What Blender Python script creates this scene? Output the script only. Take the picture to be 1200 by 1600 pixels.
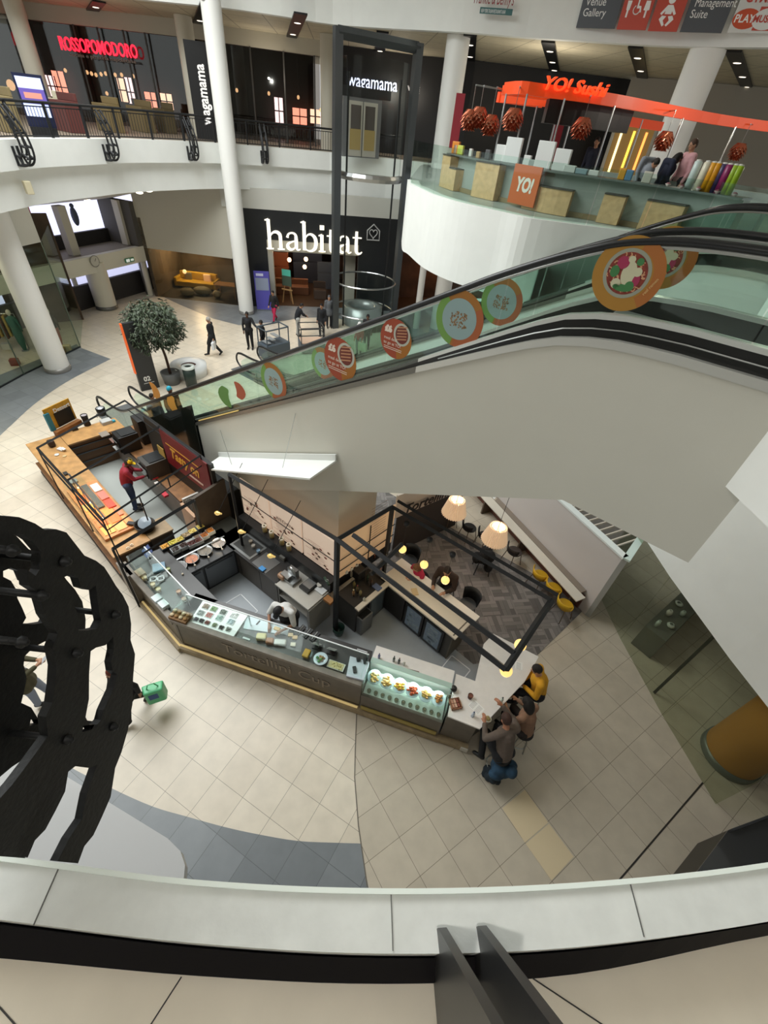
import bpy, bmesh, math, random
from math import sin, cos, pi, radians, sqrt, atan2, hypot
from mathutils import Vector, Matrix
random.seed(7)
for _o in list(bpy.data.objects): bpy.data.objects.remove(_o)
C = bpy.context.scene.collection
SC = bpy.context.scene
# ---------------------------------------------------------------- camera
H = 8.95; FPX = 683.19; PITCH = radians(41.487); ROLL = radians(6.594)
_f = Vector((0, cos(PITCH), -sin(PITCH))); _up = Vector((0, sin(PITCH), cos(PITCH))); _rt = Vector((1, 0, 0))
_cx = _rt*cos(ROLL) + _up*sin(ROLL); _cy = -_rt*sin(ROLL) + _up*cos(ROLL); _cz = -_f
camd = bpy.data.cameras.new('camera'); cam = bpy.data.objects.new('camera', camd); C.objects.link(cam)
Mc = Matrix((_cx, _cy, _cz)).transposed().to_4x4(); Mc.translation = (0, 0, H); cam.matrix_world = Mc
camd.sensor_fit = 'VERTICAL'; camd.sensor_height = 36; camd.sensor_width = 27; camd.lens = 36*FPX/1600
camd.clip_start = 0.05; camd.clip_end = 200
SC.camera = cam
# ---------------------------------------------------------------- light
w = bpy.data.worlds.new('sky'); SC.world = w; w.use_nodes = True
w.node_tree.nodes['Background'].inputs[0].default_value = (0.96, 0.99, 1.0, 1)
w.node_tree.nodes['Background'].inputs[1].default_value = 1.0
def area(name, loc, rot, sx, sy, power, col=(1, 1, 1)):
    l = bpy.data.lights.new(name, 'AREA'); l.shape = 'RECTANGLE'; l.size = sx; l.size_y = sy; l.energy = power; l.color = col
    o = bpy.data.objects.new(name, l); C.objects.link(o); o.location = loc; o.rotation_euler = rot; return o
def point(name, loc, power, col=(1, .8, .55), r=.05):
    l = bpy.data.lights.new(name, 'POINT'); l.energy = power; l.color = col; l.shadow_soft_size = r
    o = bpy.data.objects.new(name, l); C.objects.link(o); o.location = loc; return o
area('skylight', (-12, 12.5, 18), (0, 0, 0), 16, 16, 5500, (.97, 1, .985))
SC.view_settings.view_transform = 'Standard'; SC.view_settings.look = 'None'
SC.view_settings.exposure = 0.0; SC.view_settings.gamma = 1.0
# ---------------------------------------------------------------- picking helpers
def ray(x, y):
    u = (x-600)/FPX; v = -(y-800)/FPX
    return _cx*u + _cy*v - _cz
def G(x, y, z=0.0):
    r = ray(x, y); t = (z-H)/r.z; return Vector((r.x*t, r.y*t, z))
def PL(A, B, x, y):            # on the vertical plane through A and B
    A = Vector(A[:2]); B = Vector(B[:2]); d = (B-A).normalized(); n = Vector((-d.y, d.x)); r = ray(x, y)
    t = n.dot(A)/(n.x*r.x+n.y*r.y); return Vector((r.x*t, r.y*t, H+r.z*t))
def VZ(x, y, P):               # height at which the pixel's ray passes over P
    r = ray(x, y); t = (r.x*P[0]+r.y*P[1])/(r.x*r.x+r.y*r.y); return H+r.z*t
def RZ(M): return None
# ---------------------------------------------------------------- materials
def lin(h):
    if isinstance(h, str):
        h = h.lstrip('#'); v = [int(h[i:i+2], 16)/255 for i in (0, 2, 4)]
    else: v = h
    return tuple(c/12.92 if c <= .04045 else ((c+.055)/1.055)**2.4 for c in v) + (1,)
_mc = {}
def mat(col, rough=.5, metal=0, emit=0, ecol=None, noise=0, nscale=8, bump=0, coat=0, name=None, spec=.5):
    key = (col, rough, metal, emit, ecol, noise, nscale, bump, coat, spec)
    if key in _mc: return _mc[key]
    m = bpy.data.materials.new(name or 'm_%s' % str(col).strip('#')); m.use_nodes = True; nt = m.node_tree
    b = nt.nodes['Principled BSDF']; c = lin(col)
    b.inputs['Base Color'].default_value = c; b.inputs['Roughness'].default_value = rough; b.inputs['Metallic'].default_value = metal
    b.inputs['Coat Weight'].default_value = coat; b.inputs['Specular IOR Level'].default_value = spec
    if emit:
        b.inputs['Emission Color'].default_value = lin(ecol or col); b.inputs['Emission Strength'].default_value = emit
    if noise or bump:
        tc = nt.nodes.new('ShaderNodeTexCoord'); n = nt.nodes.new('ShaderNodeTexNoise'); n.inputs['Scale'].default_value = nscale; n.inputs['Detail'].default_value = 5
        nt.links.new(tc.outputs['Object'], n.inputs['Vector'])
        if noise:
            r = nt.nodes.new('ShaderNodeValToRGB'); r.color_ramp.elements[0].position = .3; r.color_ramp.elements[1].position = .7
            r.color_ramp.elements[0].color = tuple(x*(1-noise) for x in c[:3])+(1,); r.color_ramp.elements[1].color = tuple(min(1, x*(1+noise)) for x in c[:3])+(1,)
            nt.links.new(n.outputs['Fac'], r.inputs['Fac']); nt.links.new(r.outputs['Color'], b.inputs['Base Color'])
        if bump:
            bp = nt.nodes.new('ShaderNodeBump'); bp.inputs['Strength'].default_value = bump; bp.inputs['Distance'].default_value = .02
            nt.links.new(n.outputs['Fac'], bp.inputs['Height']); nt.links.new(bp.outputs['Normal'], b.inputs['Normal'])
    _mc[key] = m; return m
def glass(name, tint='#dff0ea', fac=.10, rough=.03):
    m = bpy.data.materials.new(name); m.use_nodes = True; nt = m.node_tree; nt.nodes.clear()
    o = nt.nodes.new('ShaderNodeOutputMaterial'); t = nt.nodes.new('ShaderNodeBsdfTransparent'); g = nt.nodes.new('ShaderNodeBsdfGlossy')
    t.inputs[0].default_value = lin(tint); g.inputs['Roughness'].default_value = rough; g.inputs[0].default_value = (.95, 1, .98, 1)
    mx = nt.nodes.new('ShaderNodeMixShader'); f = nt.nodes.new('ShaderNodeMath'); f.operation = 'POWER'; f.inputs[1].default_value = 4; lw = nt.nodes.new('ShaderNodeLayerWeight'); lw.inputs[0].default_value = .5; nt.links.new(lw.outputs['Facing'], f.inputs[0])
    ma = nt.nodes.new('ShaderNodeMath'); ma.operation = 'MULTIPLY_ADD'; ma.inputs[1].default_value = .5; ma.inputs[2].default_value = fac
    nt.links.new(f.outputs[0], ma.inputs[0]); nt.links.new(ma.outputs[0], mx.inputs[0]); nt.links.new(t.outputs[0], mx.inputs[1]); nt.links.new(g.outputs[0], mx.inputs[2])
    nt.links.new(mx.outputs[0], o.inputs[0]); return m
def tilemat(name, c1, c2, grout, size, ang, ox, oy, rough=.35, gw=.008, odd=None):
    m = bpy.data.materials.new(name); m.use_nodes = True; nt = m.node_tree; b = nt.nodes['Principled BSDF']; L = nt.links
    g = nt.nodes.new('ShaderNodeNewGeometry'); mp = nt.nodes.new('ShaderNodeMapping'); mp.vector_type = 'TEXTURE'
    mp.inputs['Location'].default_value = (ox, oy, 0); mp.inputs['Rotation'].default_value = (0, 0, ang)
    L.new(g.outputs['Position'], mp.inputs['Vector'])
    br = nt.nodes.new('ShaderNodeTexBrick'); br.offset = 0; br.squash = 1; br.inputs['Scale'].default_value = 1
    br.inputs['Brick Width'].default_value = size; br.inputs['Row Height'].default_value = size; br.inputs['Mortar Size'].default_value = gw/2
    br.inputs['Mortar Smooth'].default_value = .1; br.inputs['Bias'].default_value = 0
    br.inputs['Color1'].default_value = lin(c1); br.inputs['Color2'].default_value = lin(c2); br.inputs['Mortar'].default_value = lin(grout)
    L.new(mp.outputs[0], br.inputs['Vector'])
    n = nt.nodes.new('ShaderNodeTexNoise'); n.inputs['Scale'].default_value = 3.5; n.inputs['Detail'].default_value = 6; L.new(g.outputs['Position'], n.inputs['Vector'])
    mx = nt.nodes.new('ShaderNodeMix'); mx.data_type = 'RGBA'; mx.blend_type = 'MULTIPLY'; mx.inputs[0].default_value = .25
    r = nt.nodes.new('ShaderNodeValToRGB'); r.color_ramp.elements[0].position = .3; r.color_ramp.elements[0].color = (.6, .6, .6, 1); r.color_ramp.elements[1].position = .65
    L.new(n.outputs['Fac'], r.inputs['Fac']); L.new(br.outputs['Color'], mx.inputs[6]); L.new(r.outputs['Color'], mx.inputs[7]); L.new(mx.outputs[2], b.inputs['Base Color'])
    b.inputs['Roughness'].default_value = rough; return m
M = {}
M['beigeR_shaded'] = tilemat('beige_tile_right_shaded', '#c3b8a6', '#cabfad', '#7d7264', .6, radians(-52.92), .642, 3.254)  # same tile as the left field; shade on the right painted darker
M['beigeL'] = tilemat('beige_tile_left', '#e0d5c3', '#d8ccb9', '#958c7e', .6, radians(-114.81), -1.076, 2.536)
M['greyL'] = tilemat('grey_tile', '#767b7f', '#858a8e', '#5c6064', .6, radians(-114.81), -1.076, 2.536)
M['white'] = mat('#eef0ec', .6, noise=.02, nscale=2); M['clad'] = mat('#d2d0c4', .55, noise=.015, nscale=1.2)
M['black'] = mat('#131416', .45); M['steel'] = mat('#b9bcbc', .3, 1); M['dsteel'] = mat('#4a4d50', .35, .6)
M['glass'] = glass('balustrade_glass', '#eff8f4', .03); M['cglass'] = glass('clear_glass', '#f6fbf9', .01); M['dglass'] = glass('dark_glass', '#4c5250', .08)
M['rubber'] = mat('#17181a', .35); M['wood'] = mat('#b98a52', .5, noise=.25, nscale=6); M['dwood'] = mat('#5d5046', .55, noise=.2, nscale=5)
M['marble'] = mat('#e4e0dc', .3, noise=.05, nscale=5); M['frame'] = mat('#232426', .5, .3); M['grey'] = mat('#8f9294', .5)
M['skin'] = mat('#c99a7c', .5); M['dskin'] = mat('#6b4530', .5); M['asph'] = mat('#3a3a3c', .7, noise=.2, nscale=30)
# ---------------------------------------------------------------- mesh helpers
class MB:
    def __init__(s, T=None): s.v = []; s.f = []; s.T = T or Matrix(); s.sm = []
    def add(s, vs, fs, smooth=False):
        o = len(s.v); s.v += [s.T @ Vector(v) for v in vs]; s.f += [tuple(i+o for i in f) for f in fs]; s.sm += [smooth]*len(fs); return s
    def box(s, c, d, rz=0):
        x, y, z = d[0]/2, d[1]/2, d[2]/2; R = Matrix.Rotation(rz, 3, 'Z'); c = Vector(c)
        vs = [c + R @ Vector((a*x, b*y, e*z)) for e in (-1, 1) for a, b in ((-1, -1), (1, -1), (1, 1), (-1, 1))]
        return s.add(vs, [(3, 2, 1, 0), (4, 5, 6, 7), (0, 1, 5, 4), (1, 2, 6, 5), (2, 3, 7, 6), (3, 0, 4, 7)])
    def bx(s, x0, x1, y0, y1, z0, z1): return s.box(((x0+x1)/2, (y0+y1)/2, (z0+z1)/2), (abs(x1-x0), abs(y1-y0), abs(z1-z0)))
    def prism(s, poly, z0, z1):
        a = sum(poly[i][0]*poly[(i+1) % len(poly)][1]-poly[(i+1) % len(poly)][0]*poly[i][1] for i in range(len(poly)))
        if a < 0: poly = poly[::-1]
        n = len(poly); zs0 = z0 if hasattr(z0, '__len__') else [z0]*n; zs1 = z1 if hasattr(z1, '__len__') else [z1]*n
        vs = [(p[0], p[1], z) for p, z in zip(poly, zs0)]+[(p[0], p[1], z) for p, z in zip(poly, zs1)]
        return s.add(vs, [tuple(range(n-1, -1, -1)), tuple(range(n, 2*n))]+[(i, (i+1) % n, n+(i+1) % n, n+i) for i in range(n)])
    def tube(s, pts, r, seg=8, closed=False, caps=True):
        pts = [Vector(p) for p in pts]; n = len(pts); rs = r if hasattr(r, '__len__') else [r]*n; vs = []; fs = []
        up = None
        for i, p in enumerate(pts):
            a = pts[i-1] if (i > 0 or closed) else p; b = pts[(i+1) % n] if (i < n-1 or closed) else p
            d = (b-a).normalized() if (b-a).length > 1e-9 else Vector((0, 0, 1))
            if up is None: up = Vector((0, 0, 1)) if abs(d.z) < .9 else Vector((1, 0, 0))
            x = d.cross(up)
            if x.length < 1e-4: x = d.cross(Vector((0, 1, .3)))
            x.normalize(); y = x.cross(d).normalized(); up = y
            vs += [p + (x*cos(2*pi*k/seg)+y*sin(2*pi*k/seg))*rs[i] for k in range(seg)]
        m = n if closed else n-1
        for i in range(m):
            for k in range(seg):
                j = (i+1) % n; fs.append((i*seg+k, i*seg+(k+1) % seg, j*seg+(k+1) % seg, j*seg+k))
        if caps and not closed: fs += [tuple(range(seg-1, -1, -1)), tuple((n-1)*seg+k for k in range(seg))]
        return s.add(vs, fs, seg > 6)
    def lathe(s, prof, c=(0, 0, 0), seg=20, caps=True):
        c = Vector(c); vs = [c+Vector((r*cos(2*pi*k/seg), r*sin(2*pi*k/seg), z)) for r, z in prof for k in range(seg)]; n = len(prof)
        fs = [(i*seg+k, i*seg+(k+1) % seg, (i+1)*seg+(k+1) % seg, (i+1)*seg+k) for i in range(n-1) for k in range(seg)]
        s.add(vs, fs, True)
        if caps: s.add(vs[:seg][::-1]+[], [tuple(range(seg))]); s.add(vs[-seg:], [tuple(range(seg))])
        return s
    def ball(s, c, r, seg=16, rings=10):
        r = r if hasattr(r, '__len__') else (r, r, r); c = Vector(c); vs = [c+Vector((0, 0, -r[2]))]
        for i in range(1, rings):
            t = -pi/2+pi*i/rings
            vs += [c+Vector((r[0]*cos(t)*cos(2*pi*k/seg), r[1]*cos(t)*sin(2*pi*k/seg), r[2]*sin(t))) for k in range(seg)]
        vs.append(c+Vector((0, 0, r[2]))); fs = [(0, 1+(k+1) % seg, 1+k) for k in range(seg)]
        for i in range(rings-2):
            o = 1+i*seg; fs += [(o+k, o+(k+1) % seg, o+seg+(k+1) % seg, o+seg+k) for k in range(seg)]
        o = 1+(rings-2)*seg; fs += [(o+k, o+(k+1) % seg, len(vs)-1) for k in range(seg)]
        return s.add(vs, fs, True)
    def strip(s, line, z0, z1, th, side=1):     # wall of thickness th along a plan polyline
        line = [Vector(p[:2]) for p in line]; n = len(line); off = []
        for i in range(n):
            a = line[max(0, i-1)]; b = line[min(n-1, i+1)]; d = (b-a).normalized(); off.append(line[i]+Vector((-d.y, d.x))*th*side)
        g = lambda z, i: z[i] if hasattr(z, '__len__') else z
        for i in range(n-1):
            q = [line[i], line[i+1], off[i+1], off[i]]; zz0 = [g(z0, i), g(z0, i+1), g(z0, i+1), g(z0, i)]; zz1 = [g(z1, i), g(z1, i+1), g(z1, i+1), g(z1, i)]
            vs = [(p.x, p.y, z) for p, z in zip(q, zz0)]+[(p.x, p.y, z) for p, z in zip(q, zz1)]
            f = [(3, 2, 1, 0), (4, 5, 6, 7), (0, 1, 5, 4), (2, 3, 7, 6)]
            if i == 0: f.append((3, 0, 4, 7))
            if i == n-2: f.append((1, 2, 6, 5))
            s.add(vs, f)
        return s
    def sheet(s, poly, z):
        a = sum(poly[i][0]*poly[(i+1) % len(poly)][1]-poly[(i+1) % len(poly)][0]*poly[i][1] for i in range(len(poly)))
        if a < 0: poly = poly[::-1]
        return s.add([(p[0], p[1], z) for p in poly], [tuple(range(len(poly)))])
    def build(s, name, m, parent=None, bevel=0, origin=None):
        me = bpy.data.meshes.new(name); root = parent
        while root is not None and root.parent is not None: root = root.parent
        if root is not None: off = Matrix.Translation(root.location) @ Matrix.Rotation(root.rotation_euler.z, 4, 'Z'); inv = off.inverted()
        else:
            if origin is None:
                n = max(1, len(s.v)); origin = Vector((sum(v.x for v in s.v)/n, sum(v.y for v in s.v)/n, min(v.z for v in s.v)))
            inv = Matrix.Translation(-Vector(origin))
        me.from_pydata([inv @ v for v in s.v], [], s.f)
        if any(s.sm): me.polygons.foreach_set('use_smooth', s.sm)
        me.validate(); me.update()
        o = bpy.data.objects.new(name, me); C.objects.link(o)
        if parent is not None: o.parent = parent
        else: o.location = origin
        for mm in (m if isinstance(m, (list, tuple)) else [m]): me.materials.append(mm)
        if bevel:
            b = o.modifiers.new('bevel', 'BEVEL'); b.width = bevel; b.segments = 2; b.limit_method = 'ANGLE'; b.angle_limit = radians(50)
        return o
def tag(o, label, cat, group=None, kind=None):
    if label: o['label'] = label
    if cat: o['category'] = cat
    if group: o['group'] = group
    if kind: o['kind'] = kind
    return o
def thing(name, label, cat, loc=(0, 0, 0), rz=0, group=None):
    o = bpy.data.objects.new(name, None); C.objects.link(o); o.empty_display_size = .1; o.location = loc; o.rotation_euler = (0, 0, rz)
    return tag(o, label, cat, group)
def struct(name, mb, m, label=None, cat=None, parent=None, bevel=0):
    o = mb.build(name, m, parent, bevel)
    if parent is None: tag(o, label, cat, None, 'structure')
    return o
def dup(root, loc, rz=None, label=None, group=None):
    r = root.copy(); C.objects.link(r); r.location = loc
    if rz is not None: r.rotation_euler = (0, 0, rz)
    if label: r['label'] = label
    if group: r['group'] = group
    def kids(a, b):
        for ch in list(a.children):
            c = ch.copy(); C.objects.link(c); c.parent = b; kids(ch, c)
    kids(root, r); return r
def TF(loc, rz=0, rx=0, ry=0):
    return Matrix.Translation(loc) @ Matrix.Rotation(rz, 4, 'Z') @ Matrix.Rotation(ry, 4, 'Y') @ Matrix.Rotation(rx, 4, 'X')
def frame3(o, xd, yd):         # matrix with given x and y directions, z = x cross y
    xd = Vector(xd).normalized(); z = xd.cross(Vector(yd)).normalized(); y = z.cross(xd)
    m = Matrix((xd, y, z)).transposed().to_4x4(); m.translation = Vector(o); return m
def text(s, Mx, size, m, name='lettering', parent=None, ext=.004, xs=1.0, shear=0, bold=0, align='LEFT', label=None, space=1):
    cu = bpy.data.curves.new('t', 'FONT'); cu.body = s; cu.size = size; cu.extrude = ext; cu.offset = bold; cu.shear = shear; cu.align_x = align; cu.resolution_u = 3; cu.space_character = space
    to = bpy.data.objects.new('t', cu); C.objects.link(to)
    me = bpy.data.meshes.new_from_object(to.evaluated_get(bpy.context.evaluated_depsgraph_get()))
    bpy.data.objects.remove(to); mb = MB(Mx @ Matrix.Diagonal((xs, 1, 1, 1)))
    mb.add([v.co.copy() for v in me.vertices], [tuple(p.vertices) for p in me.polygons]); return mb.build(name, m, parent)
def arc(cx, cy, r, a0, a1, n, z=None):
    return [(cx+r*cos(a0+(a1-a0)*i/n), cy+r*sin(a0+(a1-a0)*i/n)) + ((z,) if z is not None else ()) for i in range(n+1)]
def smooth_line(pts, k=6):
    pts = [Vector(p) for p in pts]; out = []
    for i in range(len(pts)-1):
        a = pts[max(0, i-1)]; b = pts[i]; c = pts[i+1]; d = pts[min(len(pts)-1, i+2)]
        for j in range(k):
            t = j/k; out.append(.5*((2*b)+(c-a)*t+(2*a-5*b+4*c-d)*t*t+(-a+3*b-3*c+d)*t**3))
    out.append(pts[-1]); return out
# escalator frame: s along the run (rising), t away from the camera
EP = Vector((-10.49, 13.33)); ED = Vector((.829, -.559)).normalized(); EN = Vector((.559, .829)).normalized(); EA = atan2(ED.y, ED.x)
def E(s, t, z): p = EP+ED*s+EN*t; return Vector((p.x, p.y, z))
def EPX(x, y, t=0.0): return PL(EP+EN*t, EP+EN*t+ED, x, y)
L1 = 7.5; LU = 12.0
# ================================================================ SETTING
def V2(*px, z=0): return [G(x, y, z) for x, y in px]
joint = [G(x, y) for x, y in ((575, 1386), (561, 1290), (555, 1215), (556, 1170), (558, 1115))]
# right-hand floor (tiles laid square to the right lattice)
ctr = [joint[0]+Vector((.5, -2.0, 0))]+joint+[Vector((-.6, 6.5, 0)), Vector((-1.0, 12, 0))]
right = ctr + [Vector((12, 18, 0)), Vector((16, 10, 0)), Vector((16, -1, 0))]
struct('floor', MB().sheet(right, -.001), M['beigeR_shaded'], 'beige square tiles, darkened for shade, right of the curved floor joint, up to the shopfront', 'floor')
left = ctr[::-1][0:0]+[Vector((-.6, -1, 0))]+ctr+[Vector((2, 34, 0)), Vector((-26, 34, 0)), Vector((-26, -1, 0))]
struct('floor', MB().sheet(left, -.001), M['beigeL'], 'pale beige square tiles left of the joint, running back to the atrium far end', 'floor')
struct('floor', MB().sheet([(-1, 12), (2, 34), (14, 34), (14, 10)], -.006), M['beigeL'], 'pale beige tiles beyond the escalators', 'floor')
mb = MB(); mb.strip(joint, .001, .004, .02); struct('trim_1', mb, mat('#6e665b', .6), 'dark curved movement joint between the two beige tile fields', 'floor joint')
mb = MB(); mb.strip([G(1097, 1222), G(1000, 1335), G(969, 1371), G(900, 1450)], .001, .004, .025); struct('trim_2', mb, mat('#2e2a26', .6), 'straight dark joint across the beige tiles at lower right', 'floor joint')
band = smooth_line(V2((60, 1165), (107, 1197), (175, 1232), (238, 1260), (292, 1276), (350, 1292), (400, 1303), (465, 1314), (530, 1317), (563, 1318)), 4)
mb = MB(); mb.sheet([(p.x, p.y) for p in band]+[(.45, 1.2), (.9, -1), (-9, -1), (-8, 3)], .003)
struct('floor', mb, M['greyL'], 'grey tiled band along the lower left edge of the atrium', 'floor')
bl = smooth_line(V2((-120, 800), (0, 681), (17, 665), (52, 633), (88, 607), (120, 588), (173, 561)), 4)
mb = MB(); mb.sheet([(p.x, p.y) for p in bl]+[tuple(G(125, 543)[:2]), (-15.2, 19.4), (-16.3, 15), (-16.2, 8)], .003)
struct('floor', mb, M['greyL'], 'grey tiled band with a pointed tip round the left column', 'floor')
bb = V2((257, 465), (283, 477), (333, 498), (373, 508), (433, 503), (470, 497), (520, 495), (600, 520), (700, 540))
mb = MB(); mb.sheet([(p.x, p.y) for p in bb]+[(8, 31), (0, 33), (-14, 30)], .003)
struct('floor', mb, M['greyL'], 'grey tiled band in front of the black homeware shop', 'floor')
for k, ps in enumerate((((187, 487), (287, 628), (187, 715), (90, 567)), ((287, 628), (393, 770), (298, 873), (187, 715)))):
    struct('floor', MB().sheet([tuple(G(750+(x*.97+.03*sum(q[0] for q in ps)/4)*.375, 1050+(y*.97+.03*sum(q[1] for q in ps)/4)*.375)[:2]) for x, y in ps], .0025), mat('#d8c6a4', .4), ['single creamier floor tile, the one nearer the stools', 'single creamier floor tile, the one nearer the white ledge'][k], 'floor tile')
# grey kitchen floor inside the front kiosk, wood-look carpet in the seating bay
K_A = G(190, 882, 1.1); 
mb = MB(); mb.prism([(-5.6, 6.3), (-4.0, 5.0), (2.0, 3.6), (3.0, 4.7), (2.3, 5.6), (.6, 7.2), (-.9, 6.6), (-4.1, 8.4)], -.004, .006)
struct('floor', mb, mat('#9da3a8', .4, noise=.04, nscale=4), 'smooth grey kitchen floor inside the sandwich kiosk', 'floor')
def carpetmat():
    m = bpy.data.materials.new('herringbone_carpet'); m.use_nodes = True; nt = m.node_tree; L = nt.links; b = nt.nodes['Principled BSDF']; b.inputs['Roughness'].default_value = .85
    g = nt.nodes.new('ShaderNodeNewGeometry'); mp = nt.nodes.new('ShaderNodeMapping'); mp.vector_type = 'TEXTURE'; mp.inputs['Rotation'].default_value = (0, 0, radians(12)); L.new(g.outputs['Position'], mp.inputs[0])
    ck = nt.nodes.new('ShaderNodeTexChecker'); ck.inputs['Scale'].default_value = 2.2; L.new(mp.outputs[0], ck.inputs['Vector'])
    cols = []
    for ax in (0, 1):
        bt = nt.nodes.new('ShaderNodeTexBrick'); bt.offset = .4; bt.inputs['Scale'].default_value = 1; bt.inputs['Brick Width'].default_value = .4545; bt.inputs['Row Height'].default_value = .11; bt.inputs['Mortar Size'].default_value = .003
        bt.inputs['Color1'].default_value = lin('#5d5a58'); bt.inputs['Color2'].default_value = lin('#8b8683'); bt.inputs['Mortar'].default_value = lin('#4a4745')
        m2 = nt.nodes.new('ShaderNodeMapping'); m2.inputs['Rotation'].default_value = (0, 0, ax*pi/2); L.new(mp.outputs[0], m2.inputs[0]); L.new(m2.outputs[0], bt.inputs['Vector']); cols.append(bt)
    mx = nt.nodes.new('ShaderNodeMix'); mx.data_type = 'RGBA'; L.new(ck.outputs['Fac'], mx.inputs[0]); L.new(cols[0].outputs[0], mx.inputs[6]); L.new(cols[1].outputs[0], mx.inputs[7]); L.new(mx.outputs[2], b.inputs['Base Color']); return m
M['carpet'] = carpetmat()
cA = G(838, 1025); cB = G(908, 957)
mb = MB(); mb.prism([(cA.x, cA.y), (cB.x, cB.y), (5.6, 7.4), (-2.2, 12.6), (-3.6, 10.4), (.1, 7.2), (2.4, 5.3)], -.004, .008)
struct('floor', mb, M['carpet'], 'grey wood-look plank flooring in the seating bay under the escalator', 'floor')
# ---------------- first floor slabs round the atrium
LE = [G(x, y, L1) for x, y in ((-260, 235), (-120, 228), (0, 222), (60, 220), (133, 220), (187, 220), (250, 222), (340, 226), (433, 233), (515, 240))]
LE = [Vector((p.x, p.y)) for p in smooth_line([p.to_2d() for p in LE], 4)]
le_end = LE[-1]; LE2 = LE+[Vector((-2.0, 29.9)), Vector((2.0, 29.6))]
back = [(6, 46), (-34, 46), (-34, 14)]
mb = MB(); mb.prism([(p.x, p.y) for p in LE2]+back, 7.1, L1); struct('floor', mb, mat('#8c7f70', .5, noise=.1), 'first floor walkway behind the black railing', 'floor')
def inset(line, k):
    out = []
    for i, p in enumerate(line):
        a = line[max(0, i-1)]; b = line[min(len(line)-1, i+1)]; d = (b-a).normalized(); out.append(p+Vector((-d.y, d.x))*k)
    return out
mb = MB(); mb.strip(inset(LE2, -.02), 6.80, L1+.06, .35); struct('trim_3', mb, M['white'], 'white curved upper fascia of the first floor edge, below the black railing', 'fascia')
mb = MB(); mb.strip(inset(LE2, .25), 5.77, 6.82, .3); struct('trim_4', mb, M['white'], 'white recessed lower fascia of the curved first floor edge', 'fascia')
# raked soffit with downlights over the lower concourse at the left
# yo slab
YE = [G(x, y, L1) for x, y in ((640, 285), (640, 290), (650, 294), (678, 307), (722, 320), (785, 334), (830, 344), (920, 356))]
YE[0] = YE[1]+Vector((-.1, 1.6, 0))
YE = [p.to_2d() for p in YE]; YE = smooth_line(YE, 5)
e = YE[-1]; YE += [Vector((6.5, 12.4)), Vector((7.2, 10.6))]
mb = MB(); mb.prism([(p.x, p.y) for p in YE]+[(7.6, 9.0), (30, 6), (30, 44), (1.5, 44), (-.2, 28)], 7.1, L1)
struct('floor', mb, mat('#a9b0ad', .35, noise=.05), 'pale grey first floor under the sushi bar', 'floor')
mb = MB(); mb.strip(inset(YE, -.03), 5.66, L1+.04, .4); struct('wall_back', mb, M['white'], 'white curved fascia bulging out below the sushi bar glass', 'wall')
# ---------------- upper slab with ceiling
UE = [G(x, y, LU) for x, y in ((120, -14), (230, 0), (350, 12), (440, 25), (520, 38), (620, 45), (720, 50), (820, 58), (900, 63), (1050, 72), (1200, 74))]
UE = [p.to_2d() for p in UE]; UE = [Vector((-24, 27.5))]+smooth_line([UE[1]+Vector((-4, .1))]+UE[1:], 3)+[Vector((15, 18)), Vector((20, 10))]
mb = MB(); mb.strip(inset(UE, -.03), LU-.005, LU+2.6, .4); struct('wall_back', mb, M['white'], 'white curved upper band carrying the direction signs', 'wall')
def panelmat():
    return tilemat('ceiling_panel', '#cfc5ab', '#d5cbb1', '#9d947f', 1.9, radians(8), 0, 0, .7, .05)
mb = MB(); mb.prism([(p.x, p.y) for p in UE]+[(36, 10), (36, 50), (-40, 50), (-40, 27.5)], LU+.02, LU+.3)
struct('ceiling', mb, panelmat(), 'beige panelled ceiling over the first floor', 'ceiling')
# ---------------- storefront walls on the first floor
SF = [G(x, y, 11.4).to_2d() for x, y in ((-260, 10), (0, 20), (45, 30), (280, 57), (500, 88))]
mb = MB(); mb.strip(SF, 11.4, LU+.05, .5); struct('wall_back', mb, mat('#b8b3a4', .7), 'pale bulkhead over the restaurant windows', 'wall')
SFi = inset(SF, .15)
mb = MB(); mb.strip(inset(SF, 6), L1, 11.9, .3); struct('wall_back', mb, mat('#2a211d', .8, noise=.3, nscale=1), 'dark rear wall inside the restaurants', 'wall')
mb = MB(); mb.strip(inset(SF, .2), L1, 11.4, .06); struct('window_1', mb, glass('restaurant_glass', '#c2beba', .05), 'long dark restaurant window wall on the first floor', 'window')
for k, (px, py) in enumerate(((25, 60), (130, 100), (165, 100), (205, 110), (238, 115), (395, 130), (445, 130), (492, 140), (352, 120))):
    P = PL(SF[2], SF[3], px, py) if px < 280 else PL(SF[3], SF[4], px, py)
    struct('trim_%d' % (20+k), MB().box((P.x, P.y-.02, (L1+11.4)/2), (.07, .07, 11.4-L1)), mat('#3a3834', .5), 'slim window mullion of the restaurant front', 'mullion')
SB = [G(515, 92, 11.4).to_2d(), G(650, 110, 11.4).to_2d(), G(740, 118, 11.4).to_2d()]
SBD = SB[-1]
mb = MB(); mb.strip([SB[0], SB[1], SB[2], SB[2]+Vector((9, .6))], L1, LU, .3); struct('wall_back', mb, mat('#17171a', .5), 'black shopfront wall behind the lift and the sushi bar', 'wall')
wR0 = SB[2]+Vector((8.5, -1)); mb = MB(); mb.strip([wR0, Vector((16, 33)), Vector((30, 30))], L1, LU, .3); struct('wall_right', mb, mat('#a39c90', .7), 'pale wall behind the sushi bar at the far right', 'wall')
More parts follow.
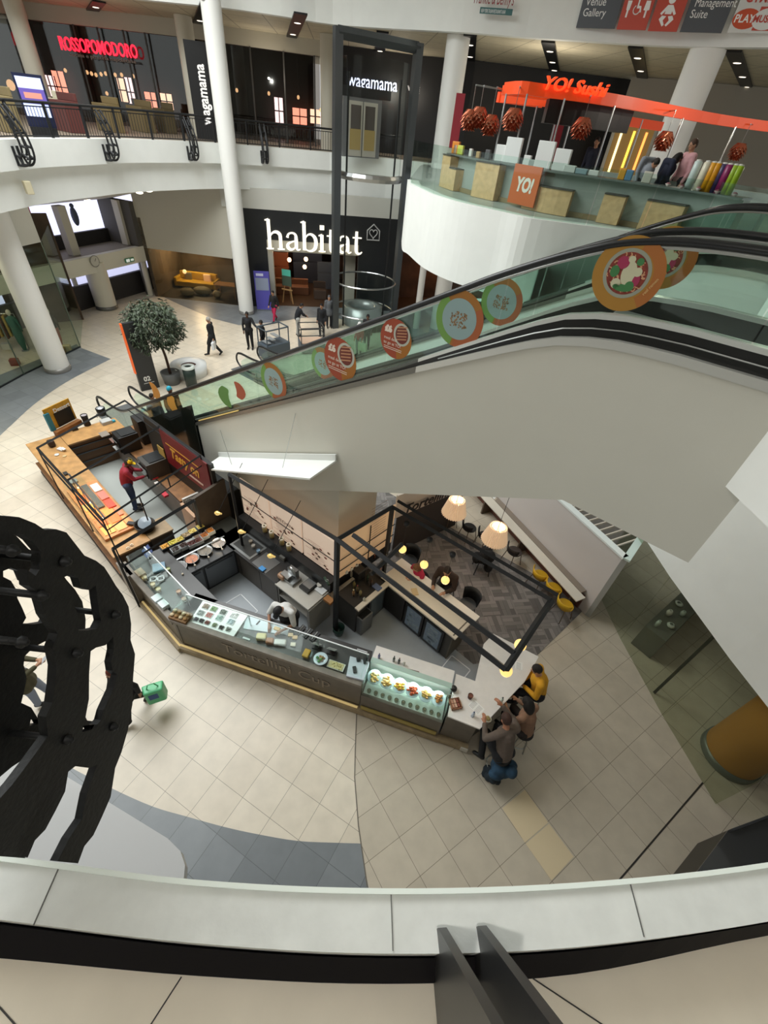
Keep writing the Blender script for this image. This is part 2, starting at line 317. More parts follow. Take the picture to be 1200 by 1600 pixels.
# ---------------- ground floor rear: habitat shop, side window wall, mezzanine, doors
hb0 = G(378, 478).to_2d(); hb1 = G(523, 483).to_2d(); hd = (hb1-hb0).normalized(); hb2 = hb0+hd*9.2
def HB(x, y): return PL(hb0, hb1, x, y)
hn = Vector((-hd.y, hd.x))
zt = 4.95
dl = HB(424, 470); dr = HB(557, 470); dz = HB(490, 396).z
M['hblack'] = mat('#1b1d20', .45)
mb = MB()
a = (dl.to_2d()-hb0).length; b = (dr.to_2d()-hb0).length; Wd = 9.2
TH = TF((hb0.x, hb0.y, 0), atan2(hd.y, hd.x)); mb.T = TH
mb.bx(0, a, 0, .3, 0, zt); mb.bx(b, Wd, 0, .3, 0, zt); mb.bx(a, b, 0, .3, dz+.55, zt)
struct('wall_back', mb, M['hblack'], 'black front wall of the homeware shop under its lit name', 'wall')
mb = MB(TH); mb.bx(a, b, .02, .5, dz, dz+.55); mb.bx(a, a+.28, .02, 1.6, 0, dz); mb.bx(b-.7, b-.05, .8, 1.6, 0, dz); struct('trim_5', mb, mat('#a9a59a', .6), 'pale grey lining round the homeware shop doorway', 'door lining')
mb = MB(TH); mb.bx(0, Wd+4, 7, 7.2, 0, 4.9); mb.bx(-.3, 0, .3, 7, 0, 4.9); mb.bx(Wd+4, Wd+4.3, .3, 7, 0, 4.9); mb.bx(0, Wd+4, .3, 7.2, 4.6, 4.9)
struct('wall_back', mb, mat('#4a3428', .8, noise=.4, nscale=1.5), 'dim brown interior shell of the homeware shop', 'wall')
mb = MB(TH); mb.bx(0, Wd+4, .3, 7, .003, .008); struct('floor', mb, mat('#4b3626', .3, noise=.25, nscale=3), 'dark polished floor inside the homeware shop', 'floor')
# white band wall over the habitat front up to the fascia
mb = MB(); q = [hb0-hd*.4, hb0+hd*9.2]
mb.strip([hb0-hd*.4-hn*.02, hb0+hd*9.2-hn*.02], zt, 5.85, .3); struct('wall_back', mb, mat('#c9c8c0', .7), 'grey-white bulkhead above the black homeware shopfront', 'wall')
# brown lit shopfront to the right of habitat
q0 = hb0+hd*9.2; q1 = Vector((8, 32.5))
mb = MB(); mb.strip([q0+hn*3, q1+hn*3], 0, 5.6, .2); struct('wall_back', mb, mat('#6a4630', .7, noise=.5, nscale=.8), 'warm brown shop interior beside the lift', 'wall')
mb = MB(); mb.strip([q0, q1], 3.6, 5.7, .2); struct('wall_back', mb, mat('#5a4334', .7), 'dark brown shopfront header right of the lift', 'wall')
# side window wall (left of column): slanted white wall above dark window
s0 = G(243, 463).to_2d(); s1 = hb0.copy()
def SW(x, y): return PL(s0, s1, x, y)
wz0 = SW(234, 388).z; wz1 = SW(368, 405).z
mb = MB(); mb.strip([s0, s1], [wz0, wz1], 5.85, .25); struct('wall_left', mb, mat('#c6c2b4', .7), 'grey-white upper wall over the dark furniture display window', 'wall')
mb = MB(); mb.strip([s0, s1], 0.02, [wz0, wz1], .03); struct('window_2', mb, glass('shop_glass', '#d8d4cc', .03), 'furniture shop display window', 'window')
sn = Vector((-(s1-s0).y, (s1-s0).x)).normalized()
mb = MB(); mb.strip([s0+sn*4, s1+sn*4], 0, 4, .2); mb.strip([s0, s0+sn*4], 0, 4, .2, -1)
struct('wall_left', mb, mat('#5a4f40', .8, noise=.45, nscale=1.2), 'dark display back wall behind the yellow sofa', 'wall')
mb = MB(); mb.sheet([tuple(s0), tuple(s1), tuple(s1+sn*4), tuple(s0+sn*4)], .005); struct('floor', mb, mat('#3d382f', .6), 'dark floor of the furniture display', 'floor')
# entrance end wall: beam, upper windows
e0 = s0.copy(); e1 = G(90, 512).to_2d(); ed = (e1-e0).normalized(); e2 = e0+ed*12
def EW(x, y): return PL(e0, e1, x, y)
bz1 = EW(229, 383).z; bz0 = EW(227, 408).z
en = Vector((ed.y, -ed.x)); 
if en.dot(Vector((0, 1))) < 0 and en.x > 0: en = -en
en = Vector((-abs(en.x), abs(en.y)))
mb = MB(); mb.strip([e0, e2], bz0, [bz1, bz1], .02); mb = MB()
pA = e0; pB = e2
Pz = e0+ed*3+en*2.1; ez0 = VZ(150, 322, Pz)
def ebox(mb, u0, u1, w0, w1, z0, z1):
    A = e0+ed*u0; B = e0+ed*u1; mb.prism([tuple(A+en*w0), tuple(B+en*w0), tuple(B+en*w1), tuple(A+en*w1)], z0, z1)
ebox(mb, 0, 12, 0, .3, bz0, bz1); struct('wall_left', mb, mat('#dcdacd', .6), 'cream beam over the street entrance with a clock and exit sign', 'wall')
mb = MB(); ebox(mb, -2, 12, .3, 2.0, bz1-.15, bz1-.02); struct('ceiling', mb, mat('#8d857a', .7), 'grey-brown top of the entrance lobby ceiling', 'ceiling')
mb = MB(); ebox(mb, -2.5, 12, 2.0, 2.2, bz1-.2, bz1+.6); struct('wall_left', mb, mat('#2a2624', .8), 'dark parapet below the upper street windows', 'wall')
mb = MB(); ebox(mb, -2.5, 12, 2.3, 2.34, bz1, ez0+.1); struct('window_3', mb, mat('#d8dcf4', .6, emit=1.3, ecol='#dfe2ff', noise=.12, nscale=1.2), 'bright street seen through the upper entrance windows', 'window')
mb = MB(); ebox(mb, -2, 12, 1.5, 1.54, 1.0, bz0+.3); struct('window_4', mb, mat('#cfd2ee', .6, emit=.9, ecol='#d5d8f8', noise=.2, nscale=2), 'bright street seen over the entrance doors', 'window')
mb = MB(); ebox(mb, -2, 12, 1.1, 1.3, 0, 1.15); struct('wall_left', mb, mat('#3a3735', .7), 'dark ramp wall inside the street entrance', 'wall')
for k, (px, py, w) in enumerate(((112, 330, .42), (208, 340, .5))):
    P = EW(px, py); u = (P.to_2d()-e0).dot(ed); mb = MB(); ebox(mb, u-w/2, u+w/2, .6, 1.0, bz1, ez0+.2)
    struct('trim_%d' % (6+k), mb, mat('#c4bfb0', .6), ['cream pier between the upper street windows', 'cream pier right of the upper street windows'][k], 'pier')
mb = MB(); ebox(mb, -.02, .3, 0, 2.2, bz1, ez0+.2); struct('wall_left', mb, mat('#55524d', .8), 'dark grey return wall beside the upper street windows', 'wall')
# soffit
so = [G(30, 321, 5.7), G(170, 314, 5.7), G(265, 312, 5.7)]
A0 = [Vector((p.x, p.y, 5.80)) for p in [Vector((q.x, q.y, 0)) for q in inset(LE2, .5)][8:24]]
ez = ez0+.05
rear = [Vector(((e0+ed*u+en*2.1).x, (e0+ed*u+en*2.1).y, ez)) for u in (-.5, 3, 6, 9, 12)]
vs = A0[::1]; mbs = MB(); n0 = len(vs)
# build a ruled soffit between the fascia bottom and the window heads
m_ = 12
def lerp_line(L_, t):
    x = t*(len(L_)-1); i = min(int(x), len(L_)-2); return L_[i].lerp(L_[i+1], x-i)
rr = rear[::-1]; vv = []; ff = []
for i in range(m_+1): vv += [lerp_line(vs, i/m_), lerp_line(rr, i/m_)]
for i in range(m_): ff.append((2*i, 2*i+1, 2*i+3, 2*i+2))
vv += [v+Vector((0, 0, .15)) for v in vv]; k = 2*(m_+1); ff += [tuple(j+k for j in f[::-1]) for f in ff[:m_]]
SOF = (vs, rr)
mbs.add(vv, ff); struct('ceiling', mbs, mat('#d6d2c5', .7), 'raked cream soffit with round downlights below the first floor edge', 'ceiling')
# ---------------- left shop glass box
lg0 = G(38, 586).to_2d(); lg1 = G(126, 543).to_2d(); lgz = VZ(72, 378, G(126, 543))
# right shopfront
sp = [Vector((5.95, 8.3)), Vector((6.13, 6.45)), Vector((6.43, 4.6)), Vector((6.78, 3.0)), Vector((7.3, 1.2))]
mb = MB(); mb.strip(sp, 2.36, 7.45, .3, 1); 
struct('wall_right', mb, M['white'], 'tall white bulkhead above the right shop glass', 'wall')
for i in range(4):
    a_, b_ = sp[i], sp[i+1]
    if i == 3: continue
    mb = MB(); mb.strip([a_, b_], 0.01, 2.36, .015, 1); struct('window_%d' % (5+i), mb, glass('shopfront_glass%d' % i, '#eef1ea', .0), ['clear shopfront pane nearest the slatted box', 'clear shopfront pane below the middle of the white bulkhead', 'clear shopfront pane in front of the orange column'][i], 'window')
struct('trim_8', MB().strip([G(1020, 1081).to_2d(), G(1020, 1081).to_2d()+Vector((.02, -.05))], 0, 2.36, .03), mat('#3d3c38', .4), 'dark vertical joint in the right shop glass', 'mullion')
# landing fascia at the right (A)
a0 = G(1132, 759, 6.42).to_2d(); a1 = G(1200, 824, 6.42).to_2d(); ad = (a1-a0).normalized()
a2 = a0+ad*1.6; a3 = a2+Vector((1.2, -1.9))
mb = MB(); mb.prism([tuple(a0), tuple(a2), tuple(a3), (9, -1), (12, 5), (E(17.2, 0, 0).x, E(17.2, 0, 0).y+.02)], 6.42, 7.42); struct('wall_right', mb, M['white'], 'bright white edge of the escalator landing at the far right', 'wall')
# ================================================================ COLUMNS
def column(name, label, c, r, z0, z1, col='#eeeeea', base=None, grp=None):
    t = thing(name, label, 'column', (c[0], c[1], z0), 0, grp)
    MB().lathe([(r, z0+(.18 if base else 0)), (r, z1)], (c[0], c[1], 0), 32).build('shaft', mat(col, .5), t)
    if base: MB().lathe([(r*1.05, z0), (r*1.05, z0+.18), (r*.98, z0+.18)], (c[0], c[1], 0), 32).build('plinth', mat(base, .4, .5), t)
    return t
column('round_column', 'tall white round column rising through the atrium left of the black shop sign', (-9.27, 26.1), .40, .01, 15.5, base='#8b8b88')
column('round_column', 'leaning-looking tall white column on the grey floor band at the left edge', (-14.35, 16.75), .46, .01, 15.5, base='#8d8c88')
p = G(163, 484); column('round_column', 'short stout white column under the entrance beam', (p.x, p.y+.3), .52, .01, 2.3, '#d8d5c8', '#6d6c68')
for (x, y, r, l) in ((131, 482, .12, 'slim white post left of the stout entrance column'), (236, 461, .16, 'slim white post beside the yellow-edged door at the right of the entrance')):
    p = G(x, y); column('round_post', l, (p.x, p.y), r, .01, 2.4, '#cfcbbd')
for (x, y, l, r) in ((718, 53, 'white round column behind the sushi bar glass at its left end', .5), (1117, 75, 'thick white round column rising through the orange sushi canopy', .62)):
    p = G(x, y, LU); column('round_column', l, (p.x, p.y+.5), r, L1+.005, LU)
for (x, y, l) in ((26, 24, 'cream round column behind the railing at the far left, beside a lit poster'), (290, 57, 'cream round column left of the vertical restaurant name'), (513, 85, 'cream square-looking column just left of the lift frame')):
    p = G(x, y, LU-.1); k = .80; column('round_column', l, (p.x*k, p.y*k), .42, L1+.005, LU+.01, '#c9c4b4')
for x, y, l in ((655, 470, 'slim white column under the sushi slab'), (690, 470, 'broad pinkish column under the sushi slab')):
    p = G(x, y); column('round_column', l, (p.x*.83, p.y*.83), .18 if x == 655 else .45, .005, 5.6, '#d9d4cc')
# ================================================================ RAILING ON THE FIRST FLOOR (left)
rl = inset(LE2, .12); cum = [0]
for i in range(1, len(rl)): cum.append(cum[-1]+(rl[i]-rl[i-1]).length)
def along(line, cu, d):
    for i in range(1, len(line)):
        if d <= cu[i]: return line[i-1].lerp(line[i], (d-cu[i-1])/(cu[i]-cu[i-1])), (line[i]-line[i-1]).normalized()
    return line[-1], (line[-1]-line[-2]).normalized()
t = thing('balustrade', 'long black metal railing with vertical bars along the curved first floor edge', 'railing', (rl[6].x, rl[6].y, L1))
total = cum[-1]-3.4
hp = [along(rl, cum, total*i/60)[0] for i in range(61)]
MB().tube([(q.x, q.y, L1+.97) for q in hp], .04, 8).build('handrail', M['frame'], t)
MB().tube([(q.x, q.y, L1+.86) for q in hp], .018, 6).build('top_rail', M['frame'], t)
MB().tube([(q.x, q.y, L1+.12) for q in hp], .022, 6).build('bottom_rail', M['frame'], t)
mb = MB(); n = int(total/.13)
for i in range(n):
    q, dd = along(rl, cum, i*.13+.03); mb.tube([(q.x, q.y, L1+.12), (q.x, q.y, L1+.86)], .011, 4, caps=False)
o = mb.build('bars', M['frame'], t); o['kind'] = 'stuff'
for i in range(int(total/1.6)+1):
    q, dd = along(rl, cum, min(total, i*1.6)); MB().box((q.x, q.y, L1+.5), (.05, .09, .98), atan2(dd.y, dd.x)).build('post', M['frame'], t)
# small scroll brackets at the railing
def scroll_outline():
    return [(0, -.55), (.28, -.6), (.46, -.45), (.52, -.15), (.47, .25), (.33, .6), (.12, .9), (0, 1.0), (-.05, .92), (.16, .62), (.3, .25), (.34, 0), (.2, -.02), (0, -.1)]
def scroll_bracket(x, y, lab):
    # where the pixel's ray meets the fascia height
    best = min(range(len(LE2)), key=lambda i: abs(math.degrees(atan2(LE2[i].x, LE2[i].y)) - math.degrees(atan2(ray(x, y).x, ray(x, y).y))))
    q = LE2[best]; i2 = min(best+1, len(LE2)-1); dd = (LE2[i2]-LE2[i2-1]).normalized(); out = Vector((dd.y, -dd.x))
    t = thing('scroll_bracket', lab, 'bracket', (q.x, q.y, L1-.6), 0, 'black scroll brackets on the far railing')
    for k, w_ in enumerate((-.11, .11)):
        b = q+dd*w_; Mx = frame3((b.x+out.x*.02, b.y+out.y*.02, L1), (out.x, out.y, 0), (0, 0, 1))
        outl = scroll_outline(); mb = MB(Mx @ Matrix.Rotation(0, 4, 'X'))
        inner = [(c[0]*.62+.1, c[1]*.62+.02) for c in outl]
        holes = None
        segs = [outl[0], outl[1], outl[2], outl[3], outl[4], outl[5], outl[6], outl[7]]
        # ribbon plate: outer arc and inner arc with cross webs
        oa = smooth_line([Vector(p) for p in ((.04, -.58), (.3, -.56), (.46, -.4), (.5, -.12), (.44, .25), (.3, .58), (.1, .9))], 3)
        ia = smooth_line([Vector(p) for p in ((.02, -.3), (.16, -.36), (.27, -.26), (.3, -.05), (.27, .22), (.17, .5), (.02, .8))], 3)
        for L_ in (oa, ia):
            mb.tube([(p.x, p.y, 0) for p in L_], .035, 6)
        for j in (2, 6, 9, 12, 15): mb.tube([(oa[j].x, oa[j].y, 0), (ia[j].x, ia[j].y, 0)], .035, 5)
        mb.tube([(.02, -.6, 0), (.02, -.1, 0)], .05, 5)
        mb.build('side_plate', M['frame'], t)
    for uz, ux in ((-.4, .4), (-.1, .4), (.3, .35), (.6, .2)):
        a = q+out*ux; MB().tube([(a.x-dd.x*.13, a.y-dd.y*.13, L1+uz), (a.x+dd.x*.13, a.y+dd.y*.13, L1+uz)], .025, 6).build('tie_rod', M['frame'], t)
for x, lab in ((22, 'black scroll bracket on the far railing, at the left edge of the picture'), (163, 'black scroll bracket on the railing below the red neon name'), (295, 'black scroll bracket on the railing just left of the tall atrium column'), (414, 'black scroll bracket on the railing between the tall column and the lift')):
    scroll_bracket(x, 228, lab)
# ================================================================ ESCALATORS
def zh(s):                       # handrail height
    return 1.0 if s < 1.2 else (8.42 if s > 15.2 else None)
def prof(fn_pts, k=5):
    return [(p.x, p.y) for p in smooth_line([Vector(p) for p in fn_pts], k)]
HR = prof([(0.25, 1.0), (1.2, 1.0), (1.9, 1.16), (3.0, 1.75), (6, 3.41), (9.49, 5.34), (12.9, 7.24), (13.9, 7.80), (14.7, 8.18), (15.2, 8.34), (15.9, 8.42), (17.3, 8.45), (18.9, 8.45)])
def hz(s):
    for i in range(1, len(HR)):
        if s <= HR[i][0]: a, b = HR[i-1], HR[i]; return a[1]+(b[1]-a[1])*(s-a[0])/(b[0]-a[0]) if b[0] != a[0] else a[1]
    return HR[-1][1]
CT = [(0.2, .06), (1.4, .06), (2.2, .2), (6.54, 2.7), (12.92, 6.33), (14.1, 6.98), (14.62, 7.25), (15.17, 7.40), (15.8, 7.45), (19.2, 7.45)]
def cz(s):
    for i in range(1, len(CT)):
        if s <= CT[i][0]: a, b = CT[i-1], CT[i]; return a[1]+(b[1]-a[1])*(s-a[0])/(b[0]-a[0])
    return CT[-1][1]
def gz(s): return cz(s)+(.14 if s < 12.5 else min(.30, .14+(s-12.5)*.07))
def esc_plate(mb, top, bot, t0, t1):     # solid between two (s,z) profiles
    poly = top+bot[::-1]; n = len(poly)
    vs = [E(s, t0, z) for s, z in poly]+[E(s, t1, z) for s, z in poly]
    m = len(top); fs = []
    for i in range(m-1):
        a, b, c, d = i, i+1, n-2-i, n-1-i
        fs.append((a, b, c, d)); fs.append((d+n, c+n, b+n, a+n))
    for i in range(n): j = (i+1) % n; fs.append((j, i, i+n, j+n))
    mb.add(vs, fs)
def grid(s0, s1, k): return [s0+(s1-s0)*i/k for i in range(k+1)]
def escalator(t0, label, s_end, clad, near):
    tw = 1.26; base = E(0, t0, 0)
    th = thing('escalator', label, 'escalator', (base.x, base.y, 0))
    # white truss cladding
    sb = 6.5
    bot_pts = [(sb, .5), (11.46, 3.26), (15.49, 5.40), (17.08, 5.36)]
    def bz(s):
        for i in range(1, 4):
            if s <= bot_pts[i][0]: a, b = bot_pts[i-1], bot_pts[i]; return a[1]+(b[1]-a[1])*(s-a[0])/(b[0]-a[0])
        return 5.36
    ss = grid(sb, 17.08, 40); ss = sorted(ss+[14.1, 14.62, 15.17, 15.49, 15.8])
    mb = MB(); esc_plate(mb, [(s, cz(s)-.02) for s in ss], [(s, bz(s)) for s in ss], t0, t0+tw+.15)
    mb.build('truss_cladding', clad, th)
    ss2 = grid(1.0, sb, 16); mb = MB(); esc_plate(mb, [(s, max(.08, cz(s)-.02)) for s in ss2], [(s, max(0, (s-3)*.14)) for s in ss2], t0, t0+tw+.15)
    mb.build('dark_cladding', mat('#1d2725', .2), th)
    # decking and skirts, near and far
    for q, (ta, sg) in enumerate(((t0, 1), (t0+tw, -1))):
        S_ = sorted(grid(1.0, s_end, 60))
        for nm_, SS, cc1 in (('deck_strip', [s for s in S_ if s < 13.1], '#706f69'), ('upper_deck_strip', [s for s in S_ if s > 12.8], '#cfcfc8')):  # one steel throughout; its dark and bright reflections are put into the colours
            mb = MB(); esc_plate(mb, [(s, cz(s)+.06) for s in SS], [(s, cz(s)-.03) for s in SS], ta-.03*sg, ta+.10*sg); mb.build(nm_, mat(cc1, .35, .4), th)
        mb = MB(); esc_plate(mb, [(s, gz(s)-.04) for s in S_], [(s, cz(s)+.05) for s in S_], ta+.04*sg, ta+.10*sg); mb.build('skirt', mat('#1a1b1a', .3), th)
        for nm_, SS, cc1 in (('glass_channel', [s for s in S_ if s < 13.1], '#5d615d'), ('upper_glass_channel', [s for s in S_ if s > 12.8], '#d6d9d4')):  # same steel again, reflections painted as a dark and a bright run
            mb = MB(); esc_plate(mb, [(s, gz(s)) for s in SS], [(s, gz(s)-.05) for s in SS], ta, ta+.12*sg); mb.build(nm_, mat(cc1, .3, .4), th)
        if q == 0 and near:
            S4 = [s for s in S_ if 6.4 < s < 8.6]; mb = MB(); mb.tube([E(s, ta-.035, cz(s)+.09) for s in S4], .014, 6); mb.build('brass_strip', mat('#d9b96a', .3, .5, emit=.4, ecol='#f0d080'), th)
            mb = MB(); S2 = [s for s in S_ if s > 13.2]; mb.tube([E(s, ta+.03, (cz(s)+gz(s))/2) for s in S2], .008, 6); mb.build('skirt_painted_highlight', M['steel'], th)  # thin steel line standing in for the highlight along the black skirt
        # glass
        edges = [0.15, 1.75]+[1.75+1.22*i for i in range(1, 30)]; edges = [e for e in edges if e < s_end]+[s_end]
        mb = MB()
        for i in range(len(edges)-1):
            a, b = edges[i]+.008, edges[i+1]-.008
            if b-a < .05: continue
            S3 = grid(a, b, 6)
            low = [(s, gz(s) if s > 1 else .12) for s in S3]; top = [(s, hz(s)-.05) for s in S3]
            if i == 0: top = [(a, .62)]+[(a+(b-a)*j/6, .62+.33*sin(min(1, j/2.2)*pi/2)) for j in range(1, 7)]; 
            esc_plate(mb, top, low, ta+.055*sg, ta+.067*sg)
        mb.build('glass_panels', M['glass'], th)
        # handrail with newel loop
        pts = [(s, z) for s, z in HR if s <= s_end]
        loop = [(1.0, .30), (.35, .30), (.06, .38), (-.1, .52), (-.14, .66), (-.1, .82), (.03, .95), (.25, 1.0)]
        line = smooth_line([Vector(p) for p in loop], 3)[:-1]+[Vector(p) for p in pts]
        mb = MB(); 
        pp = [E(p.x, ta+.06*sg, p.y) for p in line]; mb.tube(pp, .038, 8); mb.build('handrail', M['rubber'], th)
        mb = MB(); mb.tube([v-Vector((0, 0, .045)) for v in pp[18:]], .022, 6); mb.build('handrail_track', M['steel'], th)
    # steps
    mb = MB(); s = 1.9
    while s < 15.0:
        z = cz(s)-.02; mb.add([E(s, t0+.12, z-.22), E(s+.4, t0+.12, z-.22), E(s+.4, t0+tw-.12, z-.22), E(s, t0+tw-.12, z-.22), E(s, t0+.12, z+.05), E(s+.4, t0+.12, z+.05), E(s+.4, t0+tw-.12, z+.05), E(s, t0+tw-.12, z+.05)],
            [(3, 2, 1, 0), (4, 5, 6, 7), (0, 1, 5, 4), (1, 2, 6, 5), (2, 3, 7, 6), (3, 0, 4, 7)]); s += .4
    mb.build('steps', mat('#6d7070', .4, .6), th)
    mb = MB(); mb.prism([tuple(E(s, t0+tt, 0)[:2]) for s, tt in ((-.6, 0), (1.9, 0), (1.9, tw), (-.6, tw))], .004, .03); mb.build('comb_plate', mat('#7c8082', .4, .5), th)
    mb = MB(); esc_plate(mb, [(15.0, 7.5), (s_end, 7.5)], [(15.0, 7.3), (s_end, 7.3)], t0+.12, t0+tw-.12); mb.build('top_landing_plate', mat('#b9bbb6', .35, .6), th)
    return th
esc1 = escalator(0, 'nearest escalator, its glass side covered in round food stickers', 18.9, M['clad'], True)
esc2 = escalator(5.97, 'far escalator running parallel behind the stickered one', 18.9, mat('#e9eeea', .55), False)
# stickers on the near escalator
def disc(mb, Mx, r, seg=36, ry=None, z=0, a0=0, a1=2*pi, r0=0):
    mb.T = Mx; n = seg
    if r0:
        vs = []; fs = []
        for i in range(n+1):
            a = a0+(a1-a0)*i/n; vs += [(r*cos(a), (ry or r)*sin(a), z), (r0*cos(a), r0*((ry or r)/r)*sin(a), z)]
        for i in range(n): fs.append((2*i, 2*i+2, 2*i+3, 2*i+1))
    else:
        vs = [(0, 0, z)]+[(r*cos(a0+(a1-a0)*i/n), (ry or r)*sin(a0+(a1-a0)*i/n), z) for i in range(n+1)]; fs = [(0, i+1, i+2) for i in range(n)]
    mb.add(vs, fs)
def sticker(x, y, top, bot, t, kind, label, parent):
    c = EPX(x, y, t); a = EPX(x, top, t); b = EPX(x, bot, t); r = (a.z-b.z)/2; s = (c.to_2d()-EP).dot(ED)
    tt = t-.012
    Mx = frame3(E(s, tt, c.z), (ED.x, ED.y, 0), (0, 0, 1))      # z axis points to camera side
    mb = MB(); disc(mb, Mx, r, 48, z=0)
    cols = {'plate': '#a06a28', 'offer': '#a0452a', 'bowl': '#a87a2c'}
    o = mb.build('sticker', mat(cols[kind], .6), parent); o['label'] = label
    if kind == 'plate':
        mb = MB(); disc(mb, Mx, r*.995, 30, z=.001, a0=2.3, a1=4.5, r0=r*.72); mb.build('green_rim', mat('#6f9a4a', .6), o)
        mb = MB(); disc(mb, Mx, r*.995, 30, z=.001, a0=4.6, a1=6.9, r0=r*.72); mb.build('orange_rim', mat('#a55a32', .6), o)
        mb = MB(); disc(mb, Mx, r*.72, 40, z=.002); mb.build('plate_print', mat('#8fa8a8', .5), o)
        mb = MB(Mx); rnd = random.Random(x)
        for q in range(70):
            sx = rnd.choice((-.19, .19)); px = (sx+rnd.uniform(-.15, .15))*r; py = rnd.uniform(-.28, .25)*r; w_ = .05*r; an = rnd.uniform(0, 3.1)
            mb.add([(px+w_*cos(an), py+w_*sin(an), .003+q*1e-5), (px-w_*.6*sin(an), py+w_*.6*cos(an), .003+q*1e-5), (px-w_*cos(an), py-w_*sin(an), .003+q*1e-5), (px+w_*.6*sin(an), py-w_*.6*cos(an), .003+q*1e-5)], [(0, 1, 2, 3)])
        mb2 = mb.build('food_print', mat('#8a6a45', .6, noise=.5, nscale=40), o)
    elif kind == 'offer':
        mb = MB(); disc(mb, Mx, r*.995, 30, z=.001, a0=-1.4, a1=1.2, r0=r*.5); mb.build('orange_patch', mat('#a5671f', .6), o)
        M2 = Mx @ Matrix.Translation((r*.36, r*.32, 0)); mb = MB(); disc(mb, M2, r*.52, 30, ry=r*.56, z=.002); mb.build('plate_print', mat('#b9bcae', .5), o)
        mb = MB(); disc(mb, M2, r*.4, 30, ry=r*.45, z=.003); mb.build('food_print', mat('#6e2c22', .6), o)
        mb = MB(M2)
        for q in range(5): u = (-.3+.15*q)*r; mb.add([(-.3*r, u-.03*r, .004), (.3*r, u+.12*r, .004), (.3*r, u+.18*r, .004), (-.3*r, u+.03*r, .004)], [(0, 1, 2, 3)])
        mb.build('meat_slices', mat('#c08a66', .6), o)
        wm = mat('#e8d8c8', .6)
        text('£6', Mx @ Matrix.Translation((-.72*r, .28*r, .003)), .42*r, wm, 'price', o, .001, bold=.01)
        text('meal deal', Mx @ Matrix.Translation((-.75*r, -.12*r, .003)), .22*r, wm, 'lettering', o, .001)
        text('to go at YO!', Mx @ Matrix.Translation((-.75*r, -.36*r, .003)), .22*r, wm, 'lettering', o, .001)
        for q in range(2):
            mb = MB(Mx); yy = -.5*r-q*.09*r; mb.add([(-.72*r, yy, .003), (.45*r, yy, .003), (.45*r, yy+.03*r, .003), (-.72*r, yy+.03*r, .003)], [(0, 1, 2, 3)]); mb.build('small_print', wm, o)
    else:
        mb = MB(); disc(mb, Mx, r*.995, 40, z=.001, a0=-.9, a1=1.4, r0=r*.68); mb.build('orange_rim', mat('#a8662c', .6), o)
        M2 = Mx @ Matrix.Translation((-.03*r, .02*r, 0)); mb = MB(); disc(mb, M2, r*.66, 40, z=.002); mb.build('bowl_print', mat('#989c8c', .5), o)
        mb = MB(); disc(mb, M2, r*.56, 40, z=.003); mb.build('broth_print', mat('#7a2f22', .5, noise=.4, nscale=14), o)
        rnd = random.Random(3+x); mb = MB(M2)
        for q in range(70):
            a_ = rnd.uniform(0, 2*pi); rr_ = rnd.uniform(.25, .5)*r; c_ = Vector((rr_*cos(a_), rr_*sin(a_)))
            an = rnd.uniform(0, 6.28); pts = [(c_.x+.1*r*cos(an+k*.35)*(.5+k*.12), c_.y+.1*r*sin(an+k*.35)*(.5+k*.12), .004+q*1e-5) for k in range(5)]
            for k in range(4):
                u = Vector(pts[k]); v = Vector(pts[k+1]); nn = Vector((-(v-u).y, (v-u).x, 0)).normalized()*.009*r/ .6
                mb.add([u-nn, v-nn, v+nn, u+nn], [(0, 1, 2, 3)])
        mb.build('noodle_print', mat('#cf9a72', .6), o)
        for nm, col, pl in (('egg_print', '#c9c6a6', [(.05, .02, .2, .32), (-.2, -.3, .14, .14), (.28, .1, .12, .12), (0, .38, .1, .09)]), ('radish_print', '#a02d52', [(-.2, .26, .17, .17), (.32, -.12, .1, .16)]), ('herb_print', '#3f7a45', [(-.35, 0, .13, .16), (.0, -.38, .26, .1), (.2, -.3, .13, .14), (.24, .36, .1, .1)])):
            mb = MB()
            for k, (u, v, ru, rv) in enumerate(pl): disc(mb, M2 @ Matrix.Translation((u*r, v*r, .0015+.0003*k)), ru*r, 18, ry=rv*r, z=.004)
            mb.build(nm, mat(col, .6), o)
        if t < .5: text('real ramen', Mx @ Matrix.Translation((.66*r, -.42*r, .003)) @ Matrix.Rotation(1.15, 4, 'Z'), .12*r, mat('#d9b97c', .6), 'lettering', o, .001)
    return o
for a in ((428, 596, 569, 622, .05, 'plate', 'narrow-looking orange plate sticker nearest the foot of the escalator'), (532, 562, 530, 596, .05, 'offer', 'red price sticker low on the near glass'), (619, 530, 499, 562, .05, 'offer', 'red price sticker half way up the near glass'),
          (505, 568, 544, 592, 1.20, 'plate', 'orange plate sticker on the far glass'), (718, 499, 453, 546, .05, 'plate', 'green and orange plate sticker on the near glass'), (784, 472, 433, 512, 1.20, 'plate', 'green and orange plate sticker on the far glass'),
          (981, 429, 366, 493, .05, 'bowl', 'largest sticker, an orange noodle bowl on the near glass'), (1040, 404, 352, 458, 1.20, 'bowl', 'noodle bowl sticker half hidden behind the largest one')):
    sticker(*a, esc1)
